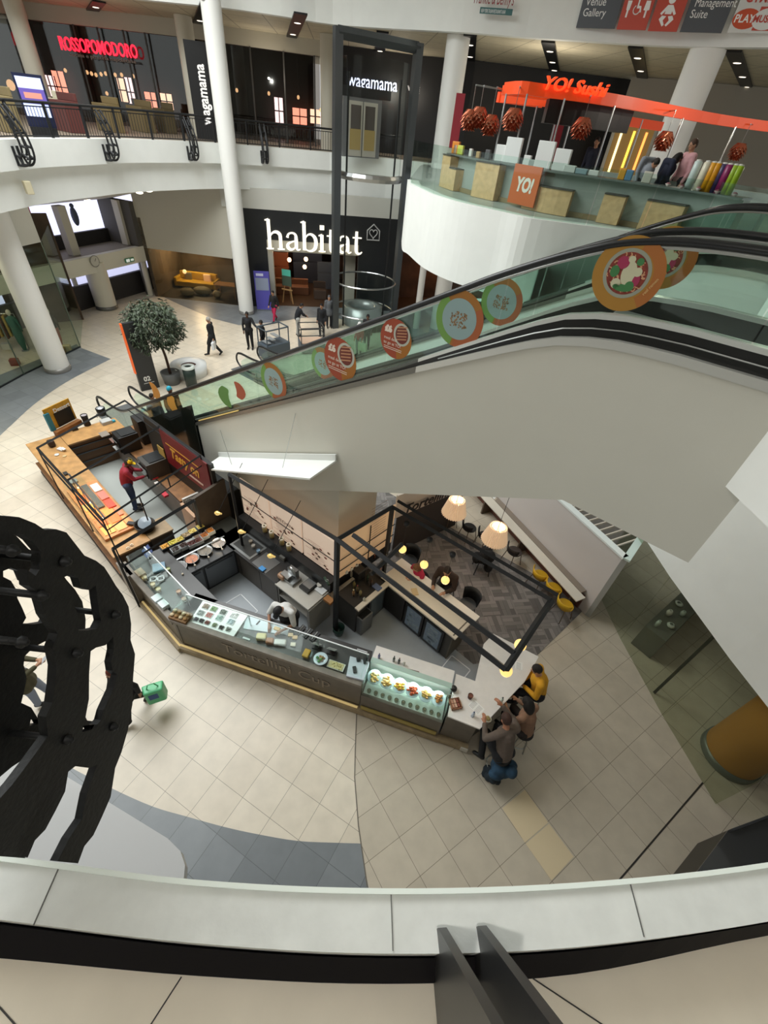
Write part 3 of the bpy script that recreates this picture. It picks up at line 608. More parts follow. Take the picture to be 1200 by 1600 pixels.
for px, col, sc in (((240, 612), '#c98a3a', .2), ((268, 632), '#d59a3c', .22), ((350, 620), '#5c8a45', .2), ((372, 612), '#a9553a', .16)):
    c = EPX(px[0], px[1]); s = (c.to_2d()-EP).dot(ED); Mx = frame3(E(s, .035, c.z), (ED.x, ED.y, 0), (0, 0, 1)); mb = MB(Mx); rnd = random.Random(px[0])
    pts = [(sc*(1+.35*sin(3*a_+px[0]))*cos(a_), sc*1.5*(1+.2*cos(2*a_))*sin(a_), 0) for a_ in [2*pi*i/20 for i in range(20)]]
    mb.add([(0, 0, 0)]+pts, [(0, i+1, (i+1) % 20+1) for i in range(20)]); mb.build('sticker', mat(col, .6), esc1)
# infill wall and pier below the near escalator
def ebz(s): return .5+(s-6.5)*(3.26-.5)/4.96
mb = MB(); ss = grid(6.2, 11.46, 12); esc_plate(mb, [(s, max(.3, ebz(s))) for s in ss], [(s, 0) for s in ss], .04, 1.38)
struct('wall_right', mb, mat('#c4c1b4', .6), 'cream wall filling the space beneath the near escalator behind the kiosk', 'wall')
# dark panel closing the foot of the escalator beside the wooden kiosk
mb = MB(); ss = grid(3.3, 6.45, 8); esc_plate(mb, [(s, 1.45+(s-3.3)*.56) for s in ss], [(s, 0) for s in ss], -.06, -.01)
o = mb.build('glass_screen', mat('#1c211c', .12, coat=.5), None); tag(o, 'dark glossy panel closing the foot of the near escalator', 'panel')
# white sloping canopy on the cladding
c0 = E(7.3, -.02, 2.06); c1 = E(11.43, -.02, 4.02); zf0 = 1.95; zf1 = 3.88
f0 = G(316, 732, zf0+.25); f1 = G(484, 748, zf1-.0); 
t = thing('wall_canopy', 'white sloping canopy shelf fixed to the escalator side above the kiosk menu', 'canopy', tuple(c0))
vs = [c0, c1, f1, f0]; nn = Vector((0, 0, .035)); MB().add([v-nn for v in vs]+[v+nn*.2 for v in vs], [(3, 2, 1, 0), (4, 5, 6, 7), (0, 1, 5, 4), (1, 2, 6, 5), (2, 3, 7, 6), (3, 0, 4, 7)]).build('shelf_panel', mat('#f2f4f0', .5), t)
MB().add([c0, c1, c1+Vector((0, 0, .14)), c0+Vector((0, 0, .14)), c0+Vector((-.02, -.03, 0)), c1+Vector((-.02, -.03, 0)), c1+Vector((-.02, -.03, .14)), c0+Vector((-.02, -.03, .14))], [(0, 1, 2, 3), (7, 6, 5, 4), (0, 4, 5, 1), (2, 6, 7, 3), (1, 5, 6, 2), (0, 3, 7, 4)]).build('back_flange', mat('#e2e4e0', .5), t)
for x, y, u in ((344, 672, .25), (462, 646, .72)):
    a = EPX(x, y, -.01); b = c0.lerp(c1, u).lerp(f0.lerp(f1, u), .6); MB().tube([a, b+Vector((0, 0, .02))], .006, 5).build('stay_wire', M['steel'], t)
# ================================================================ LIFT
PLt = G(523, 512); PRt = G(613, 503)
zt_ = VZ(523, 40, PLt); Lc = (PLt+PRt)/2; ldir = (PRt-PLt).normalized(); lnn = Vector((-ldir.y, ldir.x, 0)); Lc2 = Lc+lnn*.35
t = thing('glass_lift', 'tall glass passenger lift between dark steel posts', 'lift', (Lc.x, Lc.y, 0))
sc = mat('#54585a', .4, .6)
for k, P in enumerate((PLt, PRt)): MB().box((P.x, P.y, zt_/2), (.34, .30, zt_), atan2(ldir.y, ldir.x)).build('steel_post', sc, t)
MB().tube([(PLt.x, PLt.y, zt_-.15), (PRt.x, PRt.y, zt_-.15)], .2, 4).build('head_beam', sc, t)
for k in (.16, .84):
    P = PLt.lerp(PRt, k)+lnn*.2; MB().tube([(P.x, P.y, 0), (P.x, P.y, zt_-1.2)], .05, 6).build('guide_rail', M['black'], t)
R_ = 1.75
mb = MB()
for i in range(24):
    a, b = [(Lc2.x+R_*cos(2*pi*k/24), Lc2.y+R_*sin(2*pi*k/24)) for k in (i, i+1)]; mb.add([(a[0], a[1], .02), (b[0], b[1], .02), (b[0], b[1], 2.3), (a[0], a[1], 2.3)], [(0, 1, 2, 3)])
mb.build('glass_enclosure', M['cglass'], t)
for z in (2.3, .75): MB().tube([(Lc2.x+R_*cos(2*pi*k/32), Lc2.y+R_*sin(2*pi*k/32), z) for k in range(32)], .045, 6, closed=True).build('steel_ring', M['steel'], t)
MB().lathe([(1.15, 0.02), (1.15, 1.0), (.75, 1.0), (.75, .6)], (Lc2.x, Lc2.y, 0), 32, caps=False).build('drum', mat('#8f9896', .3, .4), t)
MB().lathe([(.75, .6), (.01, .6)], (Lc2.x, Lc2.y, 0), 32, caps=False).build('drum_floor', mat('#5d6b68', .4), t)
# landing cage on the first floor
mb = MB()
for k in range(13):
    a = pi+pi*k/12; b = pi+pi*(k+1)/12
    if k == 12: break
    P = [(Lc2.x+1.5*cos(q), Lc2.y+1.5*sin(q)) for q in (a, b)]; mb.add([(P[0][0], P[0][1], 6.9), (P[1][0], P[1][1], 6.9), (P[1][0], P[1][1], 10.9), (P[0][0], P[0][1], 10.9)], [(0, 1, 2, 3)])
mb.build('upper_glass', M['cglass'], t)
dc = Lc2+lnn*2.2+ldir*.62
MB().tube([(Lc2.x+1.5*cos(pi+pi*k/16), Lc2.y+1.5*sin(pi+pi*k/16), 6.95) for k in range(17)], .16, 6).build('floor_band', M['steel'], t)
t2 = thing('lift_doors', 'pale grey lift landing doors with two dark window panes', 'doors', (dc.x, dc.y, L1))
TD = TF((dc.x, dc.y, L1), atan2(ldir.y, ldir.x))
MB(TD).bx(-1.05, 1.05, 0, .2, .005, 2.25).build('door_frame', mat('#77787a', .4, .4), t2)
for sg in (-1, 1):
    d_ = MB(TD).bx(sg*.03, sg*.8, -.06, 0, .05, 2.12).build('door_leaf', mat('#b9b5aa', .4, .2), t2)
    MB(TD).bx(sg*.12, sg*.66, -.075, -.06, 1.1, 1.98).build('pane', mat('#4a423a', .2), d_); MB(TD).bx(sg*.1, sg*.7, -.075, -.06, .3, 1.1).build('yellow_panel', mat('#a8925c', .4), d_)
MB(TD).bx(-1.5, 1.5, -.05, .1, 2.27, 2.62).build('header', M['black'], t2)
# first floor bridge behind the lift closing the slab
# ================================================================ SUSHI BAR GLASS BALUSTRADE
t = thing('glass_balustrade', 'frameless green-tinted glass balustrade along the sushi bar edge', 'balustrade', (YE[10].x, YE[10].y, L1))
yl = inset(YE, .06); cu = [0]
for i in range(1, len(yl)): cu.append(cu[-1]+(yl[i]-yl[i-1]).length)
d_ = 0; 
while d_ < cu[-1]-.3:
    a, _ = along(yl, cu, d_+.012); b, _ = along(yl, cu, min(cu[-1], d_+1.25)-.012)
    MB().strip([a, b], L1+.02, L1+1.12, .015).build('glass_pane', M['glass'], t); d_ += 1.25
# ================================================================ NEAR LEDGE
fe = [G(x, y, 7.42) for x, y in ((-300, 1305), (0, 1337), (300, 1375), (600, 1389), (900, 1380), (1200, 1348), (1500, 1290))]
ne = [G(x, y, 7.42) for x, y in ((-300, 1400), (0, 1437), (300, 1473), (600, 1490), (900, 1480), (1200, 1440), (1500, 1380))]
fe = smooth_line([p.to_2d() for p in fe], 6); ne = smooth_line([p.to_2d() for p in ne], 6)
def ledgemat():
    m = mat('#e4e7e3', .6, noise=.05, nscale=14, bump=.15); return m
mb = MB()
for i in range(len(fe)-1):
    q = [ne[i], ne[i+1], fe[i+1], fe[i]]; mb.prism([tuple(p) for p in q], 6.6, 7.42)
struct('trim_9', mb, ledgemat(), 'scuffed white curved ledge along the bottom of the picture', 'ledge')
mb = MB(); mb.strip([p for p in fe], 7.425, 7.432, .012, -1); struct('trim_10', mb, mat('#f6fff8', .4), 'bright edge bead of the near white ledge', 'edge bead')
for k, (xa, ya, xb, yb) in enumerate(((92, 1355, 52, 1446), (610, 1392, 613, 1486), (983, 1378, 1005, 1464))):
    a = G(xa, ya, 7.42); b = G(xb, yb, 7.42); struct('trim_%d' % (11+k), MB().strip([a, b], 7.421, 7.4235, .0025), mat('#6b6c69', .7), ['hairline joint in the white ledge at the left', 'hairline joint in the middle of the white ledge', 'hairline joint in the white ledge at the right'][k], 'joint')
nf = [G(x, y, 7.30) for x, y in ((-300, 1475), (0, 1497), (300, 1524), (600, 1537), (900, 1522), (1200, 1462), (1500, 1420))]
nf = smooth_line([p.to_2d() for p in nf], 6)
mb = MB()
for i in range(len(nf)-1):
    mb.add([(nf[i].x, nf[i].y, 7.30), (nf[i+1].x, nf[i+1].y, 7.30), (ne[i+1].x, ne[i+1].y, 7.30), (ne[i].x, ne[i].y, 7.30)], [(0, 1, 2, 3)])
    mb.add([(nf[i].x, nf[i].y, 7.30), (nf[i+1].x, nf[i+1].y, 7.30), (nf[i+1].x, nf[i+1].y, 7.27), (nf[i].x, nf[i].y, 7.27)], [(3, 2, 1, 0)])
    a = ne[i].lerp(nf[i], .12); b = ne[i+1].lerp(nf[i+1], .12); a2 = ne[i].lerp(nf[i], .98); b2 = ne[i+1].lerp(nf[i+1], .98)
    mb.add([(a.x, a.y, 7.36), (b.x, b.y, 7.36), (b2.x, b2.y, 7.31), (a2.x, a2.y, 7.31)], [(3, 2, 1, 0)]); mb.add([(ne[i].x, ne[i].y, 7.32), (ne[i+1].x, ne[i+1].y, 7.32), (b.x, b.y, 7.36), (a.x, a.y, 7.36)], [(3, 2, 1, 0)])
struct('baseboard_front', mb, mat('#0b090f', .55, spec=.2), 'glossy near-black kerb between the near floor and the white ledge', 'kerb')
mb = MB(); mb.sheet([tuple(p) for p in nf]+[(1.9, -2.5), (-1.9, -2.5)], 7.275)
struct('floor', mb, mat('#ece2cf', .5, noise=.04, nscale=6), 'beige stone floor under the photographer at the bottom of the picture', 'floor')
for k, (xa, ya, xb, yb) in enumerate(((283, 1526, 232, 1605), (-10, 1565, 30, 1610), (832, 1530, 945, 1605))):
    a = G(xa, ya, 7.275); b = G(xb, yb, 7.275); struct('trim_%d' % (14+k), MB().strip([a, b], 7.276, 7.278, .003), mat('#3b3a38', .7), ['joint in the near floor left of centre', 'joint in the near floor at the left corner', 'joint in the near floor right of the steel fins'][k], 'joint')
# steel fins of the balustrade post
t = thing('balustrade_post', 'pair of dark steel fins rising from the white ledge at the bottom right', 'railing post', (.33, .1, 7.3))
for k, (b0, b1, tp, xx) in enumerate((((690, 1450), (690, 1605), (795, 1605), 0), ((752, 1447), (754, 1605), (888, 1605), 0))):
    A = G(b0[0], b0[1], 7.43); B = G(b1[0], b1[1], 7.28); dd = (B.to_2d()-A.to_2d()).normalized(); 
    Tp = PL(A, B, tp[0]-14, tp[1]); up_ = Tp.z
    nn = Vector((-dd.y, dd.x))*(.011)
    ext = 1.25; poly = [(A.x, A.y, 7.30), (A.x, A.y, 7.44), (A.x+(Tp.x-A.x)*ext, A.y+(Tp.y-A.y)*ext, 7.44+(up_-7.44)*ext), (A.x+(Tp.x-A.x)*ext, A.y+(Tp.y-A.y)*ext, 7.28)]
    vs = [Vector(p)+Vector((nn.x, nn.y, 0)) for p in poly]+[Vector(p)-Vector((nn.x, nn.y, 0)) for p in poly]
    MB().add(vs, [(0, 1, 2, 3), (7, 6, 5, 4), (0, 4, 5, 1), (1, 5, 6, 2), (2, 6, 7, 3), (3, 7, 4, 0)]).build('fin', mat('#3a3a3b', .35, .3), t)
# ================================================================ ORNATE CAST BRACKET IN THE FOREGROUND
BX = -.78
def BP(x, y, X=BX):
    r = ray(x, y); k = X/r.x; return (r.y*k, H+r.z*k)
outer = [(0, 806), (30, 808), (55, 818), (70, 828), (88, 827), (104, 832), (118, 850), (132, 868), (150, 876), (163, 886), (172, 900), (181, 915), (192, 930), (201, 948), (205, 975), (204, 1000), (211, 1022), (208, 1060), (207, 1100), (200, 1140), (190, 1175), (180, 1200), (173, 1245), (160, 1275), (146, 1305), (132, 1322), (122, 1349)]
bottom = [(90, 1346), (108, 1310), (128, 1280), (136, 1240), (152, 1195), (140, 1200), (118, 1197), (104, 1208), (80, 1232), (68, 1252), (52, 1280), (32, 1310), (28, 1325), (40, 1341)]
left_ = [(-60, 1333), (-50, 1322), (-20, 1270), (20, 1225), (50, 1185), (75, 1150), (72, 1120), (82, 1098), (86, 1070), (88, 1040), (82, 1012), (90, 990), (80, 975), (70, 960), (66, 945), (60, 925), (45, 915), (42, 890), (56, 900), (62, 890), (64, 862), (50, 845), (35, 835), (-10, 832), (-60, 850), (-60, 806)]
holes = [[(98, 903), (108, 898), (122, 903), (127, 918), (140, 922), (150, 915), (152, 935), (155, 955), (158, 970), (152, 982), (138, 985), (122, 985), (127, 975), (122, 960), (116, 945), (114, 930), (108, 918), (98, 912)],
         [(177, 995), (178, 1015), (174, 1035), (176, 1048), (184, 1055), (178, 1075), (170, 1092), (162, 1110), (158, 1125), (152, 1132), (140, 1133), (131, 1115), (118, 1108), (122, 1090), (126, 1070), (122, 1050), (124, 1035), (135, 1022), (150, 1012), (165, 1008)],
         [(130, 1134), (148, 1132), (143, 1140), (128, 1144)]]
def plate_mesh(X, shift=None):
    bm = bmesh.new(); loops = [outer+bottom+left_]+holes; es = []
    for L_ in loops:
        vs = [bm.verts.new((0,)+BP(x, y)) for x, y in L_]; es += [bm.edges.new((vs[i], vs[(i+1) % len(vs)])) for i in range(len(vs))]
    r = bmesh.ops.triangle_fill(bm, use_beauty=True, use_dissolve=False, edges=es)
    fs = list(bm.faces)
    ex = bmesh.ops.extrude_face_region(bm, geom=fs); 
    for v in ex['geom']:
        if isinstance(v, bmesh.types.BMVert): v.co.x += -.022
    bmesh.ops.recalc_face_normals(bm, faces=bm.faces)
    mb = MB(Matrix.Translation((X, 0, 0))); bm.verts.index_update(); mb.add([v.co.copy() for v in bm.verts], [tuple(v.index for v in f.verts) for f in bm.faces]); bm.free(); return mb
t = thing('ornamental_bracket', 'big black ornate cast metal scroll bracket in the left foreground', 'bracket', (BX, .2, 7.3))
M['cast'] = mat('#1c1d1e', .55, .3, noise=.2, nscale=60, bump=.15)
plate_mesh(BX).build('scroll_plate', M['cast'], t); plate_mesh(BX-.15).build('scroll_plate', M['cast'], t)
for bx_, by_ in ((98, 877), (62, 930), (178, 960), (117, 1020), (175, 1135), (103, 1155), (15, 860), (30, 1003)):
    y_, z_ = BP(bx_, by_); MB().tube([(BX+.004, y_, z_), (BX-.19, y_, z_)], .009, 8).build('tie_rod', M['cast'], t)
    MB(TF((BX+.006, y_, z_), 0, 0, pi/2)).lathe([(.014, -.004), (.014, .004), (.008, .008), (.008, .013), (.001, .016)], (0, 0, 0), 8).build('bolt', M['cast'], t)
# white rounded canopy block below the ledge at lower left
wz = 2.6
wp = [G(x, y, wz) for x, y in ((60, 1182), (100, 1211), (150, 1241), (262, 1310))]
a = G(282, 1330, wz); b = G(289, 1352, wz); c = G(286, 1385, wz)
poly = [tuple(p[:2]) for p in wp+[a, b, c]]+[(-1.7, -1.0), (-6, -1.0), (-6, 2.6)]
t = MB().prism(poly, 2.45, wz).build('kiosk_roof', mat('#bcbcbc', .45), None); tag(t, 'smooth white rounded-corner roof below the ledge at lower left', 'roof')
MB().prism([(p[0]-.3, p[1]-.25) for p in poly[:7]]+[(-1.9, -1), (-6, -1), (-6, 2.2)], 0.01, 2.45).build('body', mat('#c9c9c6', .5), t)
# ================================================================ ENCLOSURE OF THE NEAR SIDE
mb = MB(); poly = [(-14, -1.2), (-6, -.35), (-2, -.02)]+[tuple(p) for p in ne if -1.2 < p.x < 1.6]+[(2.4, .55), (3.2, .9), tuple(a3)]+[(14, -1.0), (14, -6), (-14, -6)]
mb.prism(poly, 6.6, 7.24); struct('floor', mb, mat('#6b665c', .7), 'first floor slab on the photographer side', 'floor')
struct('wall_front', MB().bx(-27, 18, -6.4, -6, 0, 16), mat('#8f8b82', .7), 'wall behind the photographer', 'wall')
struct('wall_right', MB().bx(15, 15.3, -6, 14, 0, 16), mat('#7d7970', .7), 'outer wall beyond the right shop', 'wall')
struct('wall_left', MB().bx(-27, -26.7, -6, 30, 0, 7.0), mat('#a9a69c', .7), 'outer wall at the left', 'wall')
mb = MB(); hc = Vector((-12.3, 13)); hr = 8.6; rim = [(hc.x+hr*cos(a), hc.y+hr*sin(a)) for a in [2*pi*i/40 for i in range(40)]]; outr = [(hc.x+44*cos(a), hc.y+44*sin(a)) for a in [2*pi*i/40 for i in range(40)]]  # unseen roof; opening set to the left so the right floor stays dim
for i in range(40): j = (i+1) % 40; mb.prism([rim[i], rim[j], outr[j], outr[i]], 16, 16.3)
struct('ceiling', mb, M['white'], 'unseen roof with its round opening placed to shape the daylight', 'ceiling')
# ================================================================ SANDWICH KIOSK (front)
KB = Vector((-4.03, 4.86)); KD = Vector((.975, -.222)).normalized(); KN = Vector((.222, .975)).normalized(); KA = atan2(KD.y, KD.x)
def K(u, v, z=0): p = KB+KD*u+KN*v; return Vector((p.x, p.y, z))
TK = TF((KB.x, KB.y, 0), KA)
kbrown = mat('#655d53', .5, noise=.12, nscale=5); kedge = mat('#7d746a', .5, noise=.15, nscale=7); ktop = mat('#3b3a3a', .35); kwood = mat('#9d8a6c', .5, noise=.2, nscale=6)
led = mat('#c9b070', .5, emit=.35, ecol='#ffdf9a')
t = thing('service_counter', 'long brown-grey serving counter of the sandwich kiosk facing the camera', 'counter', tuple(K(2.8, .4)), KA)
MB(TK).bx(-.02, 4.08, .05, .09, .18, 1.02).build('front_panel', kbrown, t)
MB(TK).bx(-.03, 4.08, -.02, .10, 1.02, 1.10).build('front_ledge', kedge, t, .005)
MB(TK).bx(-.05, 5.74, -.07, .05, .02, .15).build('plinth', kwood, t)
MB(TK).bx(-.02, 4.05, -.02, .02, .15, .17).build('light_strip', led, t)
MB(TK).bx(4.12, 5.66, -.03, -.01, .20, .32).build('brass_strip', mat('#b5a25c', .35, .5), t)
MB(TK).bx(0, 4.05, .10, .80, .92, 1.0).build('worktop', ktop, t)
MB(TK).bx(0, 4.05, .10, .78, .03, .92).build('carcass', mat('#4b4743', .5), t)
text('Tortellini Cup', TK @ TF((1.05, .045, .50)) @ Matrix.Rotation(pi/2, 4, 'X'), .40, mat('#8c8173', .35, .3), 'lettering', t, .006, xs=1.05)
# diagonal end of the counter
DA = Vector((-5.75, 6.16)); DD = (KB-DA).normalized(); DN = Vector((-DD.y, DD.x)); DL = (KB-DA).length; TDg = TF((DA.x, DA.y, 0), atan2(DD.y, DD.x))
t = thing('service_counter', 'short angled wing of the sandwich counter with the cold glass case', 'counter', ((DA.x+KB.x)/2, (DA.y+KB.y)/2, 0))
MB(TDg).bx(0, DL+.02, .05, .09, .18, .96).build('front_panel', kbrown, t); MB(TDg).bx(-.02, DL+.02, -.02, .10, .96, 1.04).build('front_ledge', kedge, t)
MB(TDg).bx(.5, DL+.04, -.10, .05, .02, .14).build('plinth', kwood, t); MB(TDg).bx(.5, DL, -.04, 0, .14, .16).build('light_strip', led, t)
MB(TDg).bx(-.12, .45, -.07, .05, .0, 1.04).build('end_pilaster', kedge, t)
MB().prism([tuple(DA+DN*.1), tuple(KB+Vector((.02, .1))), tuple(K(.55, .8)[:2]), tuple(DA+DD*.9+DN*.95), tuple(DA+DD*.1+DN*.9)], .9, 1.0).build('worktop', ktop, t)
MB().prism([tuple(DA+DN*.12), tuple(KB+Vector((.02, .12))), tuple(K(.5, .75)[:2]), tuple(DA+DD*.9+DN*.9), tuple(DA+DD*.1+DN*.85)], .02, .9).build('carcass', mat('#4b4743', .5), t)
gl = M['cglass']
t = thing('glass_case', 'low angled glass case of paper cups on the wing of the sandwich counter', 'display case', tuple(K(-.5, .5, 1.0)))
mb = MB(TDg); mb.bx(.1, DL, .12, .125, 1.0, 1.27); mb.build('front_glass', gl, t)
mb = MB(TDg); mb.bx(.1, DL-.05, .12, .55, 1.275, 1.28); mb.build('top_glass', gl, t)
MB(TDg).bx(.1, DL-.1, .53, .555, 1.27, 1.29).build('top_rail', mat('#e8ecec', .3), t)
for u in (.1, DL*.6): MB(TDg).bx(u, u+.006, .12, .54, 1.0, 1.27).build('divider_glass', gl, t)
t = thing('glass_case', 'long straight sneeze guard along the front counter over the salad pans', 'display case', tuple(K(2, .2, 1.0)))
MB(TK).bx(.05, 4.05, .10, .105, 1.1, 1.34).build('front_glass', gl, t); MB(TK).bx(.05, 4.05, .10, .5, 1.345, 1.35).build('top_glass', gl, t)
MB(TK).bx(.05, 4.05, .49, .51, 1.34, 1.36).build('top_rail', mat('#e8ecec', .3), t)
for u in (.05, 1.5, 3.0, 4.04): MB(TK).bx(u, u+.006, .1, .5, 1.1, 1.34).build('divider_glass', gl, t)
for u in (.06, 1.5, 3.0, 4.02): MB(TK).bx(u-.01, u+.01, .48, .5, 1.0, 1.34).build('stay', M['steel'], t)
# ---- small things
def fix(o): return o
def at(x, y, z): p = G(x, y, z); return Vector((p.x, p.y, z))
CT_ = 1.002
def pan(x, y, z, col, label, w=.16, d=.13, rz=KA, grp=None, h=.05, rim='#dfe3e4', food2=None, name='food_pan', cat='food pan'):
    p = at(x, y, z); t = thing(name, label, cat, tuple(p), rz, grp); T = TF(p, rz)
    MB(T).bx(-w/2, w/2, -d/2, d/2, 0, h).build('tray', mat(rim, .3), t)
    mb = MB(T); rnd = random.Random(int(x*7+y)); mb.bx(-w*.42, w*.42, -d*.42, d*.42, h, h+.008)
    for i in range(14): mb.ball((rnd.uniform(-.36, .36)*w, rnd.uniform(-.36, .36)*d, h+.01), rnd.uniform(.012, .022), 6, 4)
    o = mb.build('food', mat(col, .5, noise=.3, nscale=40), t); o['kind'] = 'stuff' if False else 'part'; del o['kind']
    return t
def bowl(x, y, z, r, h, col, inner, label, grp=None, name='paper_cup', cat='cup'):
    p = at(x, y, z); t = thing(name, label, cat, tuple(p), 0, grp); T = TF(p)
    MB(T).lathe([(r*.8, 0), (r, h), (r*.94, h), (r*.9, h*.6)], seg=20, caps=False).build('wall', mat(col, .5), t)
    MB(T).lathe([(.001, h*.82), (r*.9, h*.82)], seg=20, caps=False).build('filling', mat(inner, .5), t); MB(T).lathe([(r*.8, .001), (.001, .001)], seg=16, caps=False).build('bottom', mat(col, .5), t)
    return t
def block(x, y, z, d, col, label, name, cat, rz=KA, grp=None, bev=.004, m=None):
    p = at(x, y, z); o = MB(TF(p, rz)).bx(-d[0]/2, d[0]/2, -d[1]/2, d[1]/2, 0, d[2]).build(name, m or mat(col, .5), None, bev, origin=tuple(p)); return tag(o, label, cat, grp)
def bottle(x, y, z, r, h, col, cap, label, grp=None, glassy=False):
    p = at(x, y, z); t = thing('bottle', label, 'bottle', tuple(p), 0, grp); T = TF(p)
    MB(T).lathe([(.001, 0), (r, 0), (r, h*.62), (r*.4, h*.78), (r*.4, h*.92)], seg=14, caps=False).build('body', mat(col, .15, coat=.5), t)
    MB(T).lathe([(r*.46, h*.9), (r*.46, h), (.001, h)], seg=12, caps=False).build('cap', mat(cap, .4), t); return t
# white salad unit
t = thing('salad_unit', 'white recessed salad unit let into the front counter', 'salad bar', tuple(K(1.05, .42, 1.0)), KA)
pts = [G(318, 937, 1.05), G(388, 960, 1.05), G(364, 996, 1.05), G(294, 974, 1.05)]
MB().prism([tuple(p[:2]) for p in pts], 1.0, 1.05).build('surround', mat('#f0f3f3', .35), t)
rows = [([(322, 948), (334.4, 952), (349, 957), (366, 961.6)], ['#8b7358', '#5d8a35', '#3d4f38', '#e7ebea']), ([(314, 958), (327, 961.6), (343, 966), (361, 972)], ['#8f9796', '#b8584c', '#8fb3a8', '#b9cfd6']), ([(306.6, 968), (315.4, 970.6), (324, 973), (335.6, 977), (346, 981), (357, 983.6)], ['#5a5a66', '#3c3c40', '#8d4f4a', '#8c9a7a', '#35363a', '#7b8078'])]
nm = [['brown mixed salad in the pan at the back left of the white unit', 'bright green peas pan, second in the back row of the white unit', 'dark leafy salad pan, third in the back row of the white unit', 'white empty-looking tub at the back right of the white unit'],
      ['grey olives pan at the left of the middle row of the white unit', 'red tomato pan in the middle row of the white unit', 'pale green pan in the middle row of the white unit', 'pale blue pan at the right end of the middle row'],
      ['purple-grey pan at the left end of the front row of the white unit', 'small narrow dark pan, second in the front row', 'dark red pan, third in the front row of the white unit', 'grey-green pan, fourth in the front row of the white unit', 'small black pan, fifth in the front row of the white unit', 'mottled grey pan at the right end of the front row']]
for (ps, cs), ls in zip(rows, nm):
    for (x, y), c, l in zip(ps, cs, ls): pan(x, y, 1.052, c, l, w=.15 if len(ps) == 4 else .1, d=.13 if len(ps) == 4 else .1, grp='pans in the white salad unit', h=.012)
# cups and pots on the wing
for x, y, c, i, l in ((227, 906, '#c9b080', '#d8bd86', 'beige paper cup nearest the tablet end of the angled case'), (240, 916.5, '#c9b080', '#e3c79a', 'beige paper cup, second along the angled case'), (248.6, 924, '#c9b080', '#e6cba0', 'beige paper cup, third along the angled case'),
                     (280.4, 927.5, '#8a5b3e', '#d39a74', 'brown pot with pink filling on the black worktop'), (289, 939, '#8a5b3e', '#c98f6a', 'brown pot with pink filling nearest the white salad unit')):
    bowl(x, y, 1.002, .055, .10, c, i, l)
for x, y, l in ((240.4, 906.5, 'white square cup holder nearer the customers'), (252, 905.6, 'white square cup holder nearer the kitchen side')): 
    p = at(x, y, 1.002); t = thing('cup_holder', l, 'holder', tuple(p), .5); 
    for a in range(4): MB(TF(p, .5+a*pi/2)).bx(-.07, .07, .05, .07, 0, .05).build('side', mat('#e9ecf2', .3), t)
block(249, 888, 1.002, (.26, .24, .06), '#8fb4cf', 'pale blue square plastic tub at the corner of the stove line', 'plastic_tub', 'tub', .5)
bowl(264, 893, 1.002, .05, .11, '#7d8a5e', '#c9cf9c', 'small green pot beside the blue tub', name='pot', cat='pot')
p = at(232, 866, 1.15); t = thing('tablet', 'small tilted tablet screen on a stand at the left corner of the kiosk', 'tablet', tuple(at(234, 880, 1.002)), .5)
MB(TF((p.x, p.y, 1.0))).tube([(0, 0, 0), (0, 0, .2)], .015, 6).build('stand', M['black'], t); MB(TF((p.x, p.y, 1.25), -.75, .6)).bx(-.14, .14, -.1, .1, -.008, .008).build('screen', mat('#3f4d74', .2, emit=.15, ecol='#5060a0'), t)
block(220, 897, 1.002, (.22, .16, .08), '#c4ae93', 'clear box of beige lids in the angled glass case', 'lid_box', 'box', -.6)
block(246, 938, 1.002, (.18, .15, .1), '#dfe8ec', 'clear plastic tubs, nearer the middle of the angled glass case', 'plastic_tubs', 'tub', -.6)
block(257, 948, 1.002, (.2, .15, .12), '#e3ecef', 'clear plastic tubs at the end of the angled glass case', 'plastic_tubs', 'tub', -.6)
t = thing('bread_basket', 'wicker basket of bread at the bend of the counter', 'basket', tuple(at(282, 966, 1.1)), KA)
p = at(283, 965, 1.08); MB(TF(p, KA)).bx(-.2, .2, -.12, .12, 0, .08).build('wicker', mat('#7d5a33', .7, noise=.4, nscale=50), t)
for i in range(8):
    MB(TF(p, KA)).ball((-.15+.1*(i % 4), -.05+.1*(i//4), .1), (.045, .04, .03), 8, 6).build('roll', mat(['#d8c3a0', '#a3794a'][i % 2], .6), t)
# stove line with tubs and pans
SL0 = Vector((-5.25, 6.35)); SL1 = Vector((-4.05, 7.75)); sd = (SL1-SL0).normalized(); sn2 = Vector((sd.y, -sd.x)); TS = TF((SL0.x, SL0.y, 0), atan2(sd.y, sd.x))
t = thing('stove_counter', 'black cooking counter with two grey fridge doors, pans and sauce tubs on top', 'counter', ((SL0.x+SL1.x)/2, (SL0.y+SL1.y)/2, 0))
Ls = (SL1-SL0).length
MB(TS).bx(0, Ls, -.82, 0, .03, .86).build('carcass', mat('#2b2b2c', .4), t); MB(TS).bx(0, Ls, -.84, .03, .86, .90).build('worktop', mat('#232324', .3), t)
for a, b in ((.12, .84), (.9, 1.66)):
    d_ = MB(TS).bx(a, b, -.845, -.82, .1, .82).build('door', mat('#6b6f73', .35, .4), t); MB(TS).bx(a+.05, b-.05, -.86, -.845, .76, .79).build('handle', M['dsteel'], d_)
MB(TS).bx(.25, 1.72, -.36, -.32, .90, .98).build('rack_rail', M['steel'], t)
sa = atan2(sd.y, sd.x)
